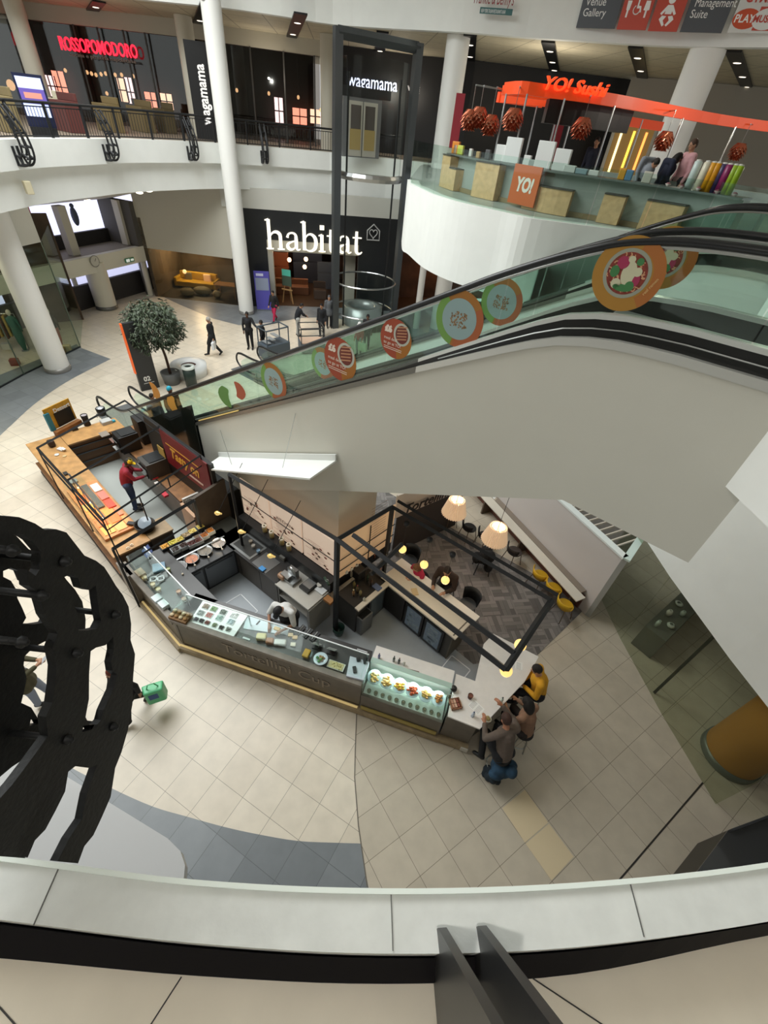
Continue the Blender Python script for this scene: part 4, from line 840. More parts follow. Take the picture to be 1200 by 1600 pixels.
for i, (x, y, c) in enumerate(((259, 858, '#d79a2c'), (271, 852, '#c8b83c'), (282, 847, '#cdb54a'), (292, 840, '#a8916c'), (302, 834, '#d9c268'), (314, 827, '#dcc66a'))):
    pan(x, y, .98, c, 'tub of '+['orange-yellow', 'green-yellow', 'mustard-yellow', 'brown-beige', 'pale yellow', 'creamy yellow'][i]+' filling in the back row of the stove line', .2, .17, sa, 'filling tubs on the stove line', .1, '#26262a')
for i, (x, y, c) in enumerate(((275, 862, '#3a2a22'), (288, 856, '#42291f'), (300, 853, '#5a2620'), (311, 848, '#5e2c22'), (320, 840, '#a8642a'), (329, 833, '#b5742c'))):
    pan(x, y, .95, c, ['very dark sauce tub nearest the tablet in the front tub row', 'dark brown sauce tub, second in the front tub row', 'dark red sauce tub, third in the front tub row', 'brick red sauce tub, fourth in the front tub row', 'orange-brown sauce tub, fifth in the front tub row', 'golden sauce tub at the wall end of the front tub row'][i], .19, .17, sa, 'sauce tubs on the stove line', .1, '#a9adb0')
for i, (x, y, c) in enumerate(((281, 888, '#77777a'), (300, 875, '#c9805c'), (321, 863, '#7c7468'), (342, 851, '#8f8886'))):
    p = at(x, y, .905); t = thing('saute_pan', ['steel pan nearest the blue tub on the stove line', 'copper-orange pan of sauce on the stove line', 'steel pan with brownish contents, third on the stove line', 'steel pan at the wall end of the stove line'][i], 'pan', tuple(p), 0, 'pans on the stove line')
    MB(TF(p)).lathe([(.001, .004), (.13, .004), (.17, .07), (.163, .07), (.125, .015), (.001, .015)], seg=24, caps=False).build('pan_body', mat('#b8babb', .25, .9), t)
    MB(TF(p)).lathe([(.001, .035), (.145, .035)], seg=24, caps=False).build('contents', mat(c, .4, noise=.3, nscale=30), t)
    a_ = -.9; MB(TF(p)).tube([(.05*cos(a_), .05*sin(a_), .05), (.30*cos(a_), .30*sin(a_), .12)], .012, 6).build('ladle', mat('#c9cccc', .3, .8), t); MB(TF(p)).ball((.31*cos(a_), .31*sin(a_), .12), .025, 8, 6).build('knob', mat('#e8dcc8', .4), t)
bowl(322, 812, .98, .05, .12, '#cfd1d2', '#e9e4da', 'steel shaker pot with white spoons behind the filling tubs', name='pot', cat='pot')
point('bulb_light', at(335, 832, 1.2), 3, (1, .8, .5))
# partition rail and brown panel wall between the two kiosks
PA = G(176, 868, 2.55); 
R0 = Vector((-5.72, 6.2)); R1 = Vector((-4.25, 8.3)); rd = (R1-R0).normalized()
t = thing('divider_rail', 'black steel end frame between the wooden kiosk and the sandwich kiosk', 'frame', (R0.x, R0.y, 0))
zz = 1.85
fA = G(172, 862, 2.0); fB = G(188, 882, 1.5)
f1 = G(176, 858, 1.95); f2 = G(303, 782, 1.95)
MB().tube([f1, f2], .05, 4).build('top_rail', M['frame'], t); 
g1 = G(192, 885, 1.4); g2 = G(305, 813, 1.4); MB().tube([g1, g2], .03, 4).build('lower_rail', M['frame'], t)
MB().tube([(f1.x, f1.y, 0), f1], .035, 4).build('post', M['frame'], t); MB().tube([(f2.x, f2.y, 0), f2], .035, 4).build('post', M['frame'], t)
w0 = G(301, 781, 1.95).to_2d(); w1 = G(346, 752, 1.95).to_2d(); wdv = (w1-w0).normalized(); w1 = w1+wdv*.1
t = MB().strip([w0, w1], 0, 1.95, .08, 1).build('partition_panel', mat('#54483d', .5, noise=.15, nscale=5), None); tag(t, 'brown panel wall at the back left of the sandwich kiosk', 'panel')
# ---- frame over the sandwich kiosk
fz = 3.08
P1 = G(527, 843, fz); P2 = G(790, 1046, fz); P3 = G(862, 938, fz); P4 = G(613, 792, fz); P2b = G(803, 1020, fz); P1b = G(552, 836, fz)
t = thing('ceiling_frame', 'black steel beam frame with globe lamps over the bar and the marble table', 'frame', (P1.x, P1.y, 0))
fr = M['frame']
def beam(a, b, r=.055, name='beam'): return MB().tube([a, b], r, 4).build(name, fr, t)
beam(P1, P2); beam(P1b, P2b); beam(P2, P3); beam(P4, P3, .05); P4b = G(622, 783, fz); P3b = G(872, 930, fz); beam(P4b, P3b, .045); beam(P1, P4); 
x1 = G(597, 904, fz); x2 = G(577, 866, fz); 
MB().tube([(P1.x, P1.y, 0.01), P1], .06, 4).build('post', fr, t)
P4c = (P4.x, P4.y, 0.01); MB().tube([P4c, P4], .05, 4).build('post', fr, t)
LW = G(358, 741, fz); beam(P1, LW, .05); 
MB().tube([(LW.x, LW.y, 0.01), LW], .04, 4).build('post', fr, t)
c5 = G(600, 905, 2.1); c6 = G(645, 862, 2.1)
beam(G(580, 897, 2.9), G(628, 850, 2.9), .05)
# ---- menu walls
mw = Vector((-.88, 6.30)); md = -ED; mz0, mz1 = 1.25, VZ(523, 852, (-.88, 6.30))+.02
mL = mw+md*3.25
def menumat():
    m = bpy.data.materials.new('menu_board'); m.use_nodes = True; nt = m.node_tree; b = nt.nodes['Principled BSDF']
    b.inputs['Base Color'].default_value = lin('#e4d4c4'); b.inputs['Roughness'].default_value = .5
    b.inputs['Emission Color'].default_value = lin('#ffdcc0'); b.inputs['Emission Strength'].default_value = .3; return m
M['menu'] = menumat()
t = thing('menu_wall', 'backlit cream menu wall with small food pictures above the back counter', 'menu board', (mw.x, mw.y, 0))
MB().strip([mw, mL], .9, mz0, .06, -1).build('black_base', M['black'], t)
for k in range(3):
    a = mw+md*(.03+k*1.08); b_ = mw+md*(1.05+k*1.08); pn = MB().strip([a, b_], mz0, mz1, .04, -1).build('menu_panel', M['menu'], t)
    Mx = frame3((a.x-EN.x*.005, a.y-EN.y*.005, mz0), (ED.x, ED.y, 0), (0, 0, 1)) @ Matrix.Translation((-1.02, 0, .004))
    rnd = random.Random(k)
    for q in range(11):
        mb = MB(); xx = .12+rnd.random()*.75; zz_ = .08+.055*q; disc(mb, Mx @ Matrix.Translation((xx, zz_, .001)), .045, 12, ry=.03)
        mb.build('dish_picture', mat(['#8a4a3a', '#6b5238', '#7a5a4c'][q % 3], .6), pn)
    mb = MB(Mx)
    for q in range(14): yy = .06+q*.045; x0_ = rnd.random()*.3+.05; mb.add([(x0_, yy, .001), (x0_+.3+rnd.random()*.25, yy, .001), (x0_+.35, yy+.008, .001), (x0_, yy+.008, .001)], [(0, 1, 2, 3)])
    mb.build('menu_text', mat('#6d5a50', .6), pn)
    if k == 1: text('KITCHEN', Mx @ Matrix.Translation((.2, .6, .002)), .13, mat('#6d5a50', .6), 'lettering', pn, .001)
MB().tube([(mw.x, mw.y, 1.75), (mL.x, mL.y, 1.75)], .015, 4).build('rail', fr, t)
m2d = Vector((.635, .772)); m2 = mw+Vector((.03, .02)); m2e = m2+m2d*1.75
t = thing('menu_wall', 'warm-lit cream menu wall facing the seating bay side, right of the kiosk corner post', 'menu board', (m2.x, m2.y, 0))
MB().strip([m2, m2e], .9, 1.2, .06, 1).build('black_base', M['black'], t)
pn = MB().strip([m2+m2d*.03, m2e], 1.2, mz1+.1, .04, 1).build('menu_panel', mat('#e6c8a8', .5, emit=.15, ecol='#ffc890'), t)
Mx = frame3((m2.x+m2d.y*.01, m2.y-m2d.x*.01, 1.2), (m2d.x, m2d.y, 0), (0, 0, 1)); mb = MB(Mx)
for q in range(12): mb.add([(.9, .7+q*.08, .012), (1.4, .7+q*.08, .012), (1.4, .71+q*.08, .012), (.9, .71+q*.08, .012)], [(0, 1, 2, 3)])
mb.build('menu_text', mat('#8a6a50', .6), pn)
for zz_ in (1.5, 1.85): MB().tube([(m2.x+.03, m2.y-.03, zz_), (m2e.x+.03, m2e.y-.03, zz_)], .014, 4).build('rail', fr, t)
MB().tube([(m2.x+m2d.x*.9+.03, m2.y+m2d.y*.9-.03, 1.2), (m2.x+m2d.x*.9+.03, m2.y+m2d.y*.9-.03, mz1)], .014, 4).build('rail', fr, t)
# ---- back counter under the menu wall
TB = TF((mw.x, mw.y, 0), EA+pi)        # x runs up-left along the wall, y towards... (-EN) is kiosk side
def BB(name, x0, x1, y0, y1, z0, z1, m, par, bev=0): return MB(TB).bx(x0, x1, y0, y1, z0, z1).build(name, m, par, bev)
t = thing('back_counter', 'brown back counter with sink below the left menu wall', 'counter', tuple(mw-ED*2.4-EN*.4)+(0,))
BB('carcass', 1.15, 3.2, .06, .80, .03, .86, mat('#5d5750', .5), t); BB('worktop', 1.1, 3.25, .03, .84, .86, .90, mat('#2c2a29', .3), t)
for a in (1.75, 2.5): BB('door_seam', a, a+.01, .80, .805, .1, .84, M['black'], t)
s_ = BB('sink', 2.1, 2.85, .25, .78, .895, .91, mat('#8f9190', .3, .8), t); BB('sink_bowl', 2.16, 2.8, .3, .72, .905, .913, mat('#4a4b4a', .3, .6), s_)
s_ = BB('sink', 1.5, 2.0, .35, .8, .895, .91, mat('#77797a', .3, .8), t)
BB('splash_shelf', .0, 3.2, .02, .22, .9, 1.24, M['black'], t)
t = thing('open_shelf_table', 'steel topped open table with shelves beside the corner post', 'table', tuple(mw-ED*.55-EN*.4)+(0,))
BB('top', .05, 1.12, .2, .86, .86, .90, mat('#b9b6ae', .35, .2), t); BB('shelf', .08, 1.1, .22, .8, .45, .48, mat('#a9a69f', .4), t); BB('end_panel', .02, .09, .2, .86, .02, .86, mat('#97948c', .5), t)
BB('back_panel', .05, 1.12, .18, .2, .02, .86, mat('#4a4844', .5), t); BB('end_panel', 1.08, 1.12, .2, .8, .02, .86, mat('#77746c', .5), t)
for (x, y, l) in ((413, 822, 'cream canister furthest from the corner post'), (424, 831, 'cream canister, second of the row below the menu wall'), (440, 842, 'cream canister, third of the row below the menu wall'), (451, 851, 'cream canister nearest the corner post')):
    p = at(x, y, 1.42); p.z = 1.242; t = thing('canister', l, 'canister', tuple(p), 0, 'cream canisters on the black shelf')
    MB(TF(p)).lathe([(.001, 0), (.055, 0), (.055, .16), (.045, .18)], seg=16, caps=False).build('body', mat('#c9b47c', .5), t); MB(TF(p)).lathe([(.06, .16), (.06, .2), (.03, .2), (.03, .17)], seg=16, caps=False).build('lid', mat('#efe6d2', .4), t)
def rel(x, y, z): return at(x, y, z)
t = thing('meat_slicer', 'grey metal meat slicer on the back counter', 'slicer', tuple(at(455, 905, .905)), EA)
p = at(455, 905, .905); T = TF(p, EA); MB(T).bx(-.2, .2, -.14, .14, 0, .08).build('base', mat('#8f9191', .3, .8), t); MB(T @ TF((0, .03, .25), 0, pi/2)).lathe([(.001, -.01), (.13, -.01), (.14, 0), (.001, .012)], seg=24, caps=False).build('blade', M['steel'], t)
MB(T).bx(-.12, .12, .05, .14, .08, .3).build('housing', mat('#77797a', .3, .7), t); MB(T).bx(-.2, .05, -.14, .0, .14, .18).build('carriage', mat('#a4a6a6', .3, .8), t)
t = thing('kitchen_scale', 'square black kitchen scale with steel plate on the table', 'scale', tuple(at(482, 917, .905)), EA); p = at(482, 917, .905); MB(TF(p, EA)).bx(-.14, .14, -.16, .16, 0, .07).build('body', M['black'], t); MB(TF(p, EA)).bx(-.12, .12, -.08, .14, .07, .09).build('plate', mat('#8f9191', .3, .8), t)
block(441, 903, .905, (.2, .16, .14), '#b08a6c', 'pinkish-brown joint of meat beside the slicer', 'cooked_meat', 'meat', EA, bev=.05)
block(502, 922, .905, (.25, .2, .03), '#d8dadb', 'white board on the steel table by the post', 'board', 'board', EA)
bowl(499, 915, .94, .06, .05, '#e2e0da', '#cfcac0', 'white bowl on the board near the corner post', name='bowl', cat='bowl')
block(514, 939, .905, (.22, .15, .07), '#9c6a3a', 'wooden block at the corner of the steel table', 'wood_block', 'wood block', EA)
block(410, 889, .915, (.16, .12, .03), '#3f8fd0', 'bright blue cloth over the edge of the sink', 'cloth', 'cloth', EA, bev=.015)
for (x, y, c, l) in ((396, 855, '#a8a39a', 'pale jug in the sink'), (404, 863, '#6f8aa0', 'blue-grey tub in the sink'), (392, 848, '#8f8577', 'beige bowl in the sink')):
    bowl(x, y, .915, .05, .08, c, c, l, name='bowl' if 'bowl' in l else 'jug' if 'jug' in l else 'tub', cat='container')
block(443, 873, .905, (.16, .12, .1), '#6b6a64', 'grey tin by the wall behind the slicer', 'tin', 'tin', EA)
p = at(507, 902, 1.26); o = MB(TF(p, .6, pi/2)).lathe([(.001, 0), (.03, 0), (.03, .24), (.001, .24)], seg=14, caps=False).build('cardboard_tube', mat('#2f4a3c', .4), None, origin=tuple(p)); tag(o, 'dark green tube lying on the shelf by the corner post', 'tube')
bowl(511, 909, 1.24, .03, .05, '#ecece8', '#333333', 'small white ring-shaped pot by the corner post', name='pot', cat='pot')
t = thing('extractor_table', 'grey metal draining table at the back corner beside the brown panel', 'table', tuple(at(365, 838, 0)), EA)
q = at(362, 832, .9); T = TF((q.x, q.y, 0), EA); MB(T).bx(-.55, .35, -.35, .35, .84, .9).build('top', mat('#5b5d58', .3, .5), t)
for a, b in ((-.5, -.3), (.3, -.3), (-.5, .3), (.3, .3)): MB(T).bx(a-.03, a+.03, b-.03, b+.03, 0, .84).build('leg', M['dsteel'], t)
# brass bulb pendants over the kitchen
for (x, y, l) in ((341, 802, 'brass bulb lamp in front of the brown panel'), (378, 831, 'brass bulb lamp over the metal draining table'), (424, 869, 'brass bulb lamp above the sink')):
    zb = 1.9; p = at(x, y, zb); q = at(x, y, zb); top = Vector((p.x+.05, p.y+.1, fz-.02)); w_ = mw-ED*((mw-p.to_2d()).dot(ED))
    t = thing('pendant_lamp', l, 'lamp', (p.x, p.y, zb-.1), 0, 'brass bulb lamps over the kitchen')
    wp_ = Vector((w_.x, w_.y, 2.9)); T = TF(p, KA, 0, pi/2*.9)
    MB().tube([p+Vector((0, 0, .02)), wp_], .008, 5).build('cable', fr, t)
    MB(T).lathe([(.001, -.09), (.03, -.085), (.055, -.04), (.05, 0), (.025, .05), (.02, .09), (.001, .09)], seg=14, caps=False).build('bulb', mat('#d8b765', .2, .6, emit=.5, ecol='#ffd98a'), t)
# ---- items on the front counter
t = thing('cutting_board', 'large pale blue-white cutting board in front of the kitchen worker', 'cutting board', tuple(at(415, 977, 1.002)), KA)
pts = [G(386, 962, 1.02), G(453, 978, 1.02), G(449, 992, 1.02), G(380, 982, 1.02)]; MB().prism([tuple(q[:2]) for q in pts], 1.001, 1.02).build('board', mat('#d5e4ee', .4), t)
o = MB(TF(at(405, 971, 1.022), KA+1.4)).bx(-.09, .02, -.01, .01, 0, .015).build('knife', M['black'], None); tag(o, 'black handled knife on the pale cutting board', 'knife')
block(433, 983, 1.022, (.14, .08, .03), '#d8b878', 'chopped yellow sandwich filling on the cutting board', 'sandwich', 'food', KA, bev=.015)
for x, y, c, l, s in ((409, 998, '#e2d49c', 'pale yellow loaf under the sneeze guard', (.2, .14, .12)), (422, 1004, '#a0663c', 'brown loaf under the sneeze guard', (.16, .13, .1)), (438, 1006, '#e3e3e0', 'white wrapped loaf under the sneeze guard', (.24, .13, .09)),
                      (454, 993, '#ead0a4', 'sandwich half furthest from the camera on the dark tray', (.1, .08, .04)), (461, 997, '#e0bd88', 'sandwich half at the right on the dark tray', (.1, .08, .04)), (458, 1008, '#efe4cf', 'sandwich half nearest the front glass', (.1, .08, .04))):
    block(x, y, 1.002, s, c, l, 'loaf' if 'loaf' in l else 'sandwich', 'bread', KA+.3, bev=.03 if 'loaf' in l else .005)
block(385, 998, 1.002, (.16, .04, .01), '#eef2f4', 'white strip label on the dark worktop', 'label_strip', 'label', KA)
for x, y, l in ((495, 1007, 'grey printed card standing on the counter, left of the pair'), (518.5, 1015, 'grey printed card standing on the counter, right of the pair')):
    p = at(x, y, 1.12); t = thing('menu_card', l, 'card', (p.x, p.y, 1.002), KA); MB(TF((p.x, p.y, 1.14), KA, -.9)).bx(-.085, .085, -.12, .12, -.003, .003).build('card', mat('#a7a8a6', .5), t)
    mb = MB(TF((p.x, p.y, 1.14), KA, -.9)); 
    for q in range(8): mb.add([(-.06, -.09+q*.022, .0035), (.06, -.09+q*.022, .0035), (.06, -.084+q*.022, .0035), (-.06, -.084+q*.022, .0035)], [(0, 1, 2, 3)])
    mb.build('print', mat('#77787a', .6), t); MB(TF((p.x, p.y, 1.0), KA)).bx(-.09, .09, -.05, .03, .0, .03).build('foot', M['black'], t)
def plate(x, y, z, r, rim, fcol, label, grp=None, n=10, fcol2=None, h=.035):
    p = at(x, y, z); t = thing('plate', label, 'plate', tuple(p), 0, grp); T = TF(p)
    MB(T).lathe([(.001, 0), (r*.6, 0), (r, .022), (r*.98, .026), (r*.6, .008), (.001, .008)], seg=28, caps=False).build('dish', mat(rim, .2), t)
    rnd = random.Random(int(x*13+y))
    for c_, k in ((fcol, 0), (fcol2 or fcol, 1)):
        mb = MB(T)
        for i in range(n): a = rnd.uniform(0, 6.28); q = rnd.uniform(0, .5)*r; mb.ball((q*cos(a), q*sin(a), .015+h*rnd.uniform(.3, 1)), (rnd.uniform(.02, .04), rnd.uniform(.015, .03), .015), 8, 5)
        mb.build('food', mat(c_, .5, noise=.2, nscale=30), t)
    return t
plate(501, 1030, 1.105, .14, '#dfe6f4', '#4f8a4a', 'white plate with blue rim and green salad on the counter ledge', fcol2='#a8845a')
o = bpy.data.objects[-1] if False else None
block(479, 1023, 1.03, (.13, .18, .08), '#c99a2a', 'yellow and red snack box beside the blue-rimmed plate', 'snack_box', 'box', KA, bev=.02)
pan(525, 1041, 1.03, '#cfc08a', 'long tray of pale yellow pasta near the till', .34, .16, KA, h=.03, rim='#d9d7cc')
t = thing('till_stand', 'pale grey till shelf with black card machines', 'till', tuple(K(3.85, .3, 1.0)), KA)
pts = [G(547, 1025, 1.15), G(577, 1034, 1.15), G(569, 1063, 1.15), G(541, 1056, 1.15)]; MB().prism([tuple(q[:2]) for q in pts], 1.0, 1.15).build('shelf', mat('#d3d8e4', .4), t)
for x, y, l in ((554, 1047, 'black card machine nearest the customers on the till shelf'), (570, 1033, 'black card machine at the back corner of the till shelf'), (560, 1031, 'round black scanner at the back of the till shelf')):
    block(x, y, 1.152, (.07, .13, .04) if 'card' in l else (.08, .08, .04), '#222326', l, 'card_machine' if 'card' in l else 'scanner', 'card machine' if 'card' in l else 'scanner', KA+.5, bev=.01)
for x, y, l in ((470, 985, 'first black cutlery tray from the cutting board'), (481, 990, 'second black cutlery tray from the cutting board'), (492, 995, 'third black cutlery tray, half behind the printed card')):
    p = at(x, y, 1.002); t = thing('utensil_tray', l, 'tray', tuple(p), KA+1.3, 'black utensil trays'); T = TF(p, KA+1.3); MB(T).bx(-.12, .12, -.05, .05, 0, .03).build('tray', M['black'], t)
    MB(T).tube([(-.1, 0, .04), (.1, .01, .04)], .008, 5).build('utensil', M['steel'], t)
block(566, 1017, 1.002, (.22, .02, .015), '#dcdee2', 'white handled strip on the dark worktop behind the till', 'strip', 'strip', KA)
# display case of the right section
u0, u1 = 4.10, 5.70
t = thing('display_fridge', 'brightly lit glass display case of plated food at the right of the counter', 'display case', tuple(K(4.9, .4)), KA)
MB(TK).bx(u0, u1, .06, .82, .03, .70).build('base', mat('#4b463f', .5), t); MB(TK).bx(u0, u1, .0, .06, .16, .72).build('front_panel', kbrown, t)
MB(TK).bx(u0+.02, u1-.02, .05, .56, .70, .72).build('lit_floor', mat('#e6f0e8', .4), t)
MB(TK).bx(u0, u1, .56, .84, .70, 1.12).build('back_cabinet', mat('#d2d2cc', .5), t); MB(TK).bx(u0, u1, .54, .86, 1.12, 1.15).build('marble_top', M['marble'], t)
MB(TK).bx(u0, u1, .01, .018, .72, 1.20).build('front_glass', gl, t)
MB(TK).bx(u0, u0+.008, .01, .56, .72, 1.2).build('side_glass', gl, t); MB(TK).bx(u1-.008, u1, .01, .56, .72, 1.2).build('side_glass', gl, t)
MB(TK).bx(u0, u1, .46, .56, 1.19, 1.205).build('top_frame', mat('#bcd6cc', .3, .2), t); MB(TK).bx(u0, u1, .01, .46, 1.196, 1.2).build('top_glass', gl, t)
MB(TK).bx(u0+.02, u1-.02, .18, .54, .90, .908).build('glass_shelf', gl, t)
l = bpy.data.lights.new('case_light', 'AREA'); l.shape = 'RECTANGLE'; l.size = 1.5; l.size_y = .06; l.energy = 9; l.color = (.92, 1, .97); o = bpy.data.objects.new('case_light', l); C.objects.link(o); o.location = K(4.9, .5, 1.18); o.rotation_euler = (radians(-25), 0, KA)
for i, (u, c, c2, l_) in enumerate(((4.25, '#d9c68c', '#c9a45c', 'plate of pale pasta at the left end of the display case'), (4.50, '#c99c4c', '#d9b878', 'plate of golden pasta, second in the display case'), (4.76, '#d8b83c', '#c88a3c', 'plate of bright yellow food, third in the display case'), (5.02, '#c2542a', '#a8461f', 'plate of orange-red food, fourth in the display case'), (5.28, '#b5894a', '#c9b05c', 'plate of brown and yellow food, fifth in the display case'), (5.52, '#cdb57c', '#c98a4a', 'plate of pale food at the right end of the display case'))):
    p = K(u, .33, .912); t = thing('plate', l_, 'plate', tuple(p), 0, 'plates in the display case'); T = TF(p, KA, .35)
    MB(T).lathe([(.001, .03), (.08, .03), (.142, .052), (.137, .058), (.08, .038), (.001, .038)], seg=24, caps=False).build('dish', mat('#cfe4ea', .2), t)
    MB(T).lathe([(.03, -.0), (.05, .04)], seg=14, caps=False).build('stand', M['steel'], t)
    for cc in (c, c2):
        mb = MB(T); rnd = random.Random(i*5+len(cc)+ord(cc[1]))
        for q in range(14): a = rnd.uniform(0, 6.28); r_ = rnd.uniform(0, .09); mb.ball((r_*cos(a), r_*sin(a)-.01, .055+rnd.random()*.03), (.034, .022, .018), 8, 5)
        mb.build('food', mat(cc, .5), t)
jar0 = None
for i in range(11):
    p = K(u0+.12+i*.138, .11, .722)
    l_ = 'small glass jar of dark dessert on the floor of the display case'
    if jar0 is None:
        jar0 = thing('dessert_jar', l_, 'jar', tuple(p), 0, 'small jars in the display case'); MB(TF(p)).lathe([(.001, .0), (.035, 0), (.042, .05), (.042, .06)], seg=12, caps=False).build('jar', mat('#8f9a86', .2), jar0); MB(TF(p)).ball((0, 0, .055), (.026, .026, .018), 8, 5).build('dessert', mat('#6f6a4c', .6), jar0)
    else: dup(jar0, p)
for x, y, h_, c, cp, l_ in ((592, 1028, .16, '#6a5a8a', '#3a3050', 'purple bottle at the till end of the marble shelf'), (615, 1033, .18, '#3a3f30', '#1a1a18', 'dark oil bottle, first of two on the marble shelf'), (623, 1036, .18, '#2e2f28', '#5a1f1a', 'dark vinegar bottle, second of two on the marble shelf'), (631, 1039, .14, '#c9ccc8', '#dadad6', 'clear jar with steel lid on the marble shelf')):
    bottle(x, y, 1.152, .025, h_, c, cp, l_)
o = MB(TF(at(645, 1049, 1.155), KA+.2)).tube([(-.12, -.02, .01), (.12, 0, .01)], .01, 5).tube([(-.12, .03, .01), (.12, 0, .01)], .01, 5).build('serving_tongs', mat('#6a5f55', .4), None); tag(o, 'brown serving tongs on the marble shelf behind the display case', 'tongs')
# marble table
tp = [K(5.74, -.02), G(750, 1139, 1.1), G(820, 1065, 1.1), G(842, 1026, 1.1), G(771, 990, 1.1), G(756, 1006, 1.1), K(6.12, .82), K(5.74, .84)]
tp = [(p.x, p.y) for p in tp]
t = thing('marble_table', 'white marble topped table wrapping round the right end of the kiosk', 'table', (tp[2][0]-.6, tp[2][1], 0))
MB().prism(tp, 1.06, 1.10).build('table_top', M['marble'], t, .004)
MB(TK).bx(5.74, 6.30, .04, .10, .18, 1.06).build('front_panel', kbrown, t); MB(TK).bx(5.74, 6.32, -.06, .05, .02, .15).build('plinth', kwood, t)
ins = [(K(6.25, .1)), K(6.55, .5), Vector((2.62, 4.55, 0)), Vector((2.95, 5.0, 0)), Vector((2.55, 5.2, 0)), K(6.1, .75), K(5.76, .75), K(5.76, .1)]
MB().prism([(p.x, p.y) for p in ins], .02, 1.06).build('carcass', mat('#57504a', .5), t)
MB(TK).bx(6.18, 6.32, -.075, -.055, .03, .17).build('end_cap', mat('#cfcac0', .4), t)
p = at(709, 1076, 1.16); o = MB(TF(p)).ball((0, 0, 0), .065, 20, 14).build('round_speaker', mat('#1d1a1a', .3), None, origin=(p.x, p.y, 1.10)); tag(o, 'black ball-shaped object on the marble table', 'ball')
t = thing('condiment_tray', 'square wooden tray of sachets on the marble table', 'tray', tuple(at(711, 1101, 1.101)), .6); p = at(711, 1101, 1.101); T = TF(p, .3)
for a in range(4): MB(T @ Matrix.Rotation(a*pi/2, 4, 'Z')).bx(-.1, .1, .085, .1, 0, .06).build('side', mat('#8f5f40', .5), t)
MB(T).bx(-.09, .09, -.09, .09, 0, .01).build('bottom', mat('#8f5f40', .5), t)
for i in range(6): MB(T).bx(-.075+.05*(i % 3), -.035+.05*(i % 3), -.07+.08*(i//3), -.0+.08*(i//3), .01, .055).build('sachet', mat(['#b98a72', '#c9a58c', '#8a4a3c'][i % 3], .5), t)
t = thing('napkin_stand', 'wire stand with small bottles behind the wooden tray', 'holder', tuple(at(702, 1090, 1.101)), 0); p = at(702, 1090, 1.101)
MB(TF(p)).tube([(-.05, 0, 0), (-.05, 0, .12), (.05, 0, .12), (.05, 0, 0)], .006, 5).build('wire', M['steel'], t); MB(TF(p)).lathe([(.025, 0), (.025, .09), (.001, .1)], seg=10, caps=False).build('cruet', mat('#5b5a44', .2), t)
bowl(734, 1090, 1.101, .05, .09, '#4a2a22', '#7a4a3a', 'dark cup of wrapped cutlery on the marble table', name='cutlery_pot', cat='pot')
for k, (x, y, r_, l_) in enumerate(((744, 1105, .75, 'printed paper menu lying on the marble table near the wooden tray'), (806, 1039, .2, 'printed paper menu near the seated man in yellow'))):
    p = at(x, y, 1.102); t = thing('paper_menu', l_, 'menu', tuple(p), 0); T = TF(p, -r_ if k == 0 else r_*-1); MB(T).bx(-.13, .13, -.09, .09, 0, .002).build('sheet', mat('#efefed', .5), t)
    mb = MB(T)
    for q in range(6):
        for w_ in (-.11, .01): mb.add([(w_, -.07+q*.025, .003), (w_+.09, -.07+q*.025, .003), (w_+.09, -.062+q*.025, .003), (w_, -.062+q*.025, .003)], [(0, 1, 2, 3)])
    mb.build('print', mat('#a8a8a6', .6), t)
bottle(738, 1119, 1.101, .03, .17, '#b9c6d6', '#3a4a6a', 'small water bottle with dark cap at the front of the marble table'); bottle(782, 1097, 1.101, .03, .18, '#c6d2cc', '#2f3a36', 'small water bottle beside the raised hand')
plate(762, 1124, 1.101, .065, '#e6e2d6', '#9a8a5a', 'small white dish at the front corner of the marble table', n=4)
# ---- rear bar with fridges
b0 = Vector((.16, 6.60)); b1 = G(706, 993, 1.0).to_2d(); bd = (b1-b0).normalized(); bn = Vector((-bd.y, bd.x)); TBr = TF((b0.x, b0.y, 0), atan2(bd.y, bd.x)); bl_ = (b1-b0).length
t = thing('bar_counter', 'long pale two-level bar counter with glass fridges beneath', 'bar', tuple(b0)+(0,))
MB(TBr).bx(-.1, bl_+.1, 0, .56, .93, .97).build('lower_top', mat('#d9cfc0', .35), t); MB(TBr).bx(-.15, bl_+.15, .55, .82, 1.0, 1.04).build('raised_ledge', mat('#ece5dc', .35), t)
MB(TBr).bx(0, bl_, .05, .5, .03, .93).build('carcass', mat('#45413b', .5), t); MB(TBr).bx(0, bl_+.02, .57, .62, .03, 1.0).build('back_panel', mat('#57504a', .5), t)
MB(TBr).bx(bl_, bl_+.03, .04, .56, .03, .97).build('end_panel', mat('#5b5345', .5), t)
for a, b, l_ in ((.75, 1.28, None), (1.32, 1.85, None)):
    d_ = MB(TBr).bx(a, b, .0, .05, .08, .88).build('fridge_door', M['black'], t); MB(TBr).bx(a+.06, b-.06, -.006, 0, .16, .82).build('pane', mat('#3d454c', .15, emit=.08, ecol='#9ab0c0'), d_)
    mb = MB(TBr); rnd = random.Random(int(a*10))
    for q in range(14): mb.bx(a+.08+rnd.random()*(b-a-.2), a+.11+rnd.random()*.01+rnd.random()*(b-a-.2), -.008, -.006, .2+.12*(q % 5), .26+.12*(q % 5))
    mb.build('bottles_inside', mat('#8b9aa0', .3), d_)
MB(TBr).bx(.1, .7, .0, .05, .08, .88).build('open_bay', mat('#2a2826', .7), t)
block(648, 925, .972, (.14, .2, .02), '#cdb48a', 'folded brown paper on the bar counter', 'paper_bag', 'bag', KA+.5)
bowl(592, 889, 1.09, .07, .07, '#8f5a3c', '#a86a4a', 'bowl of fruit on the left end of the bar', name='fruit_bowl', cat='bowl')
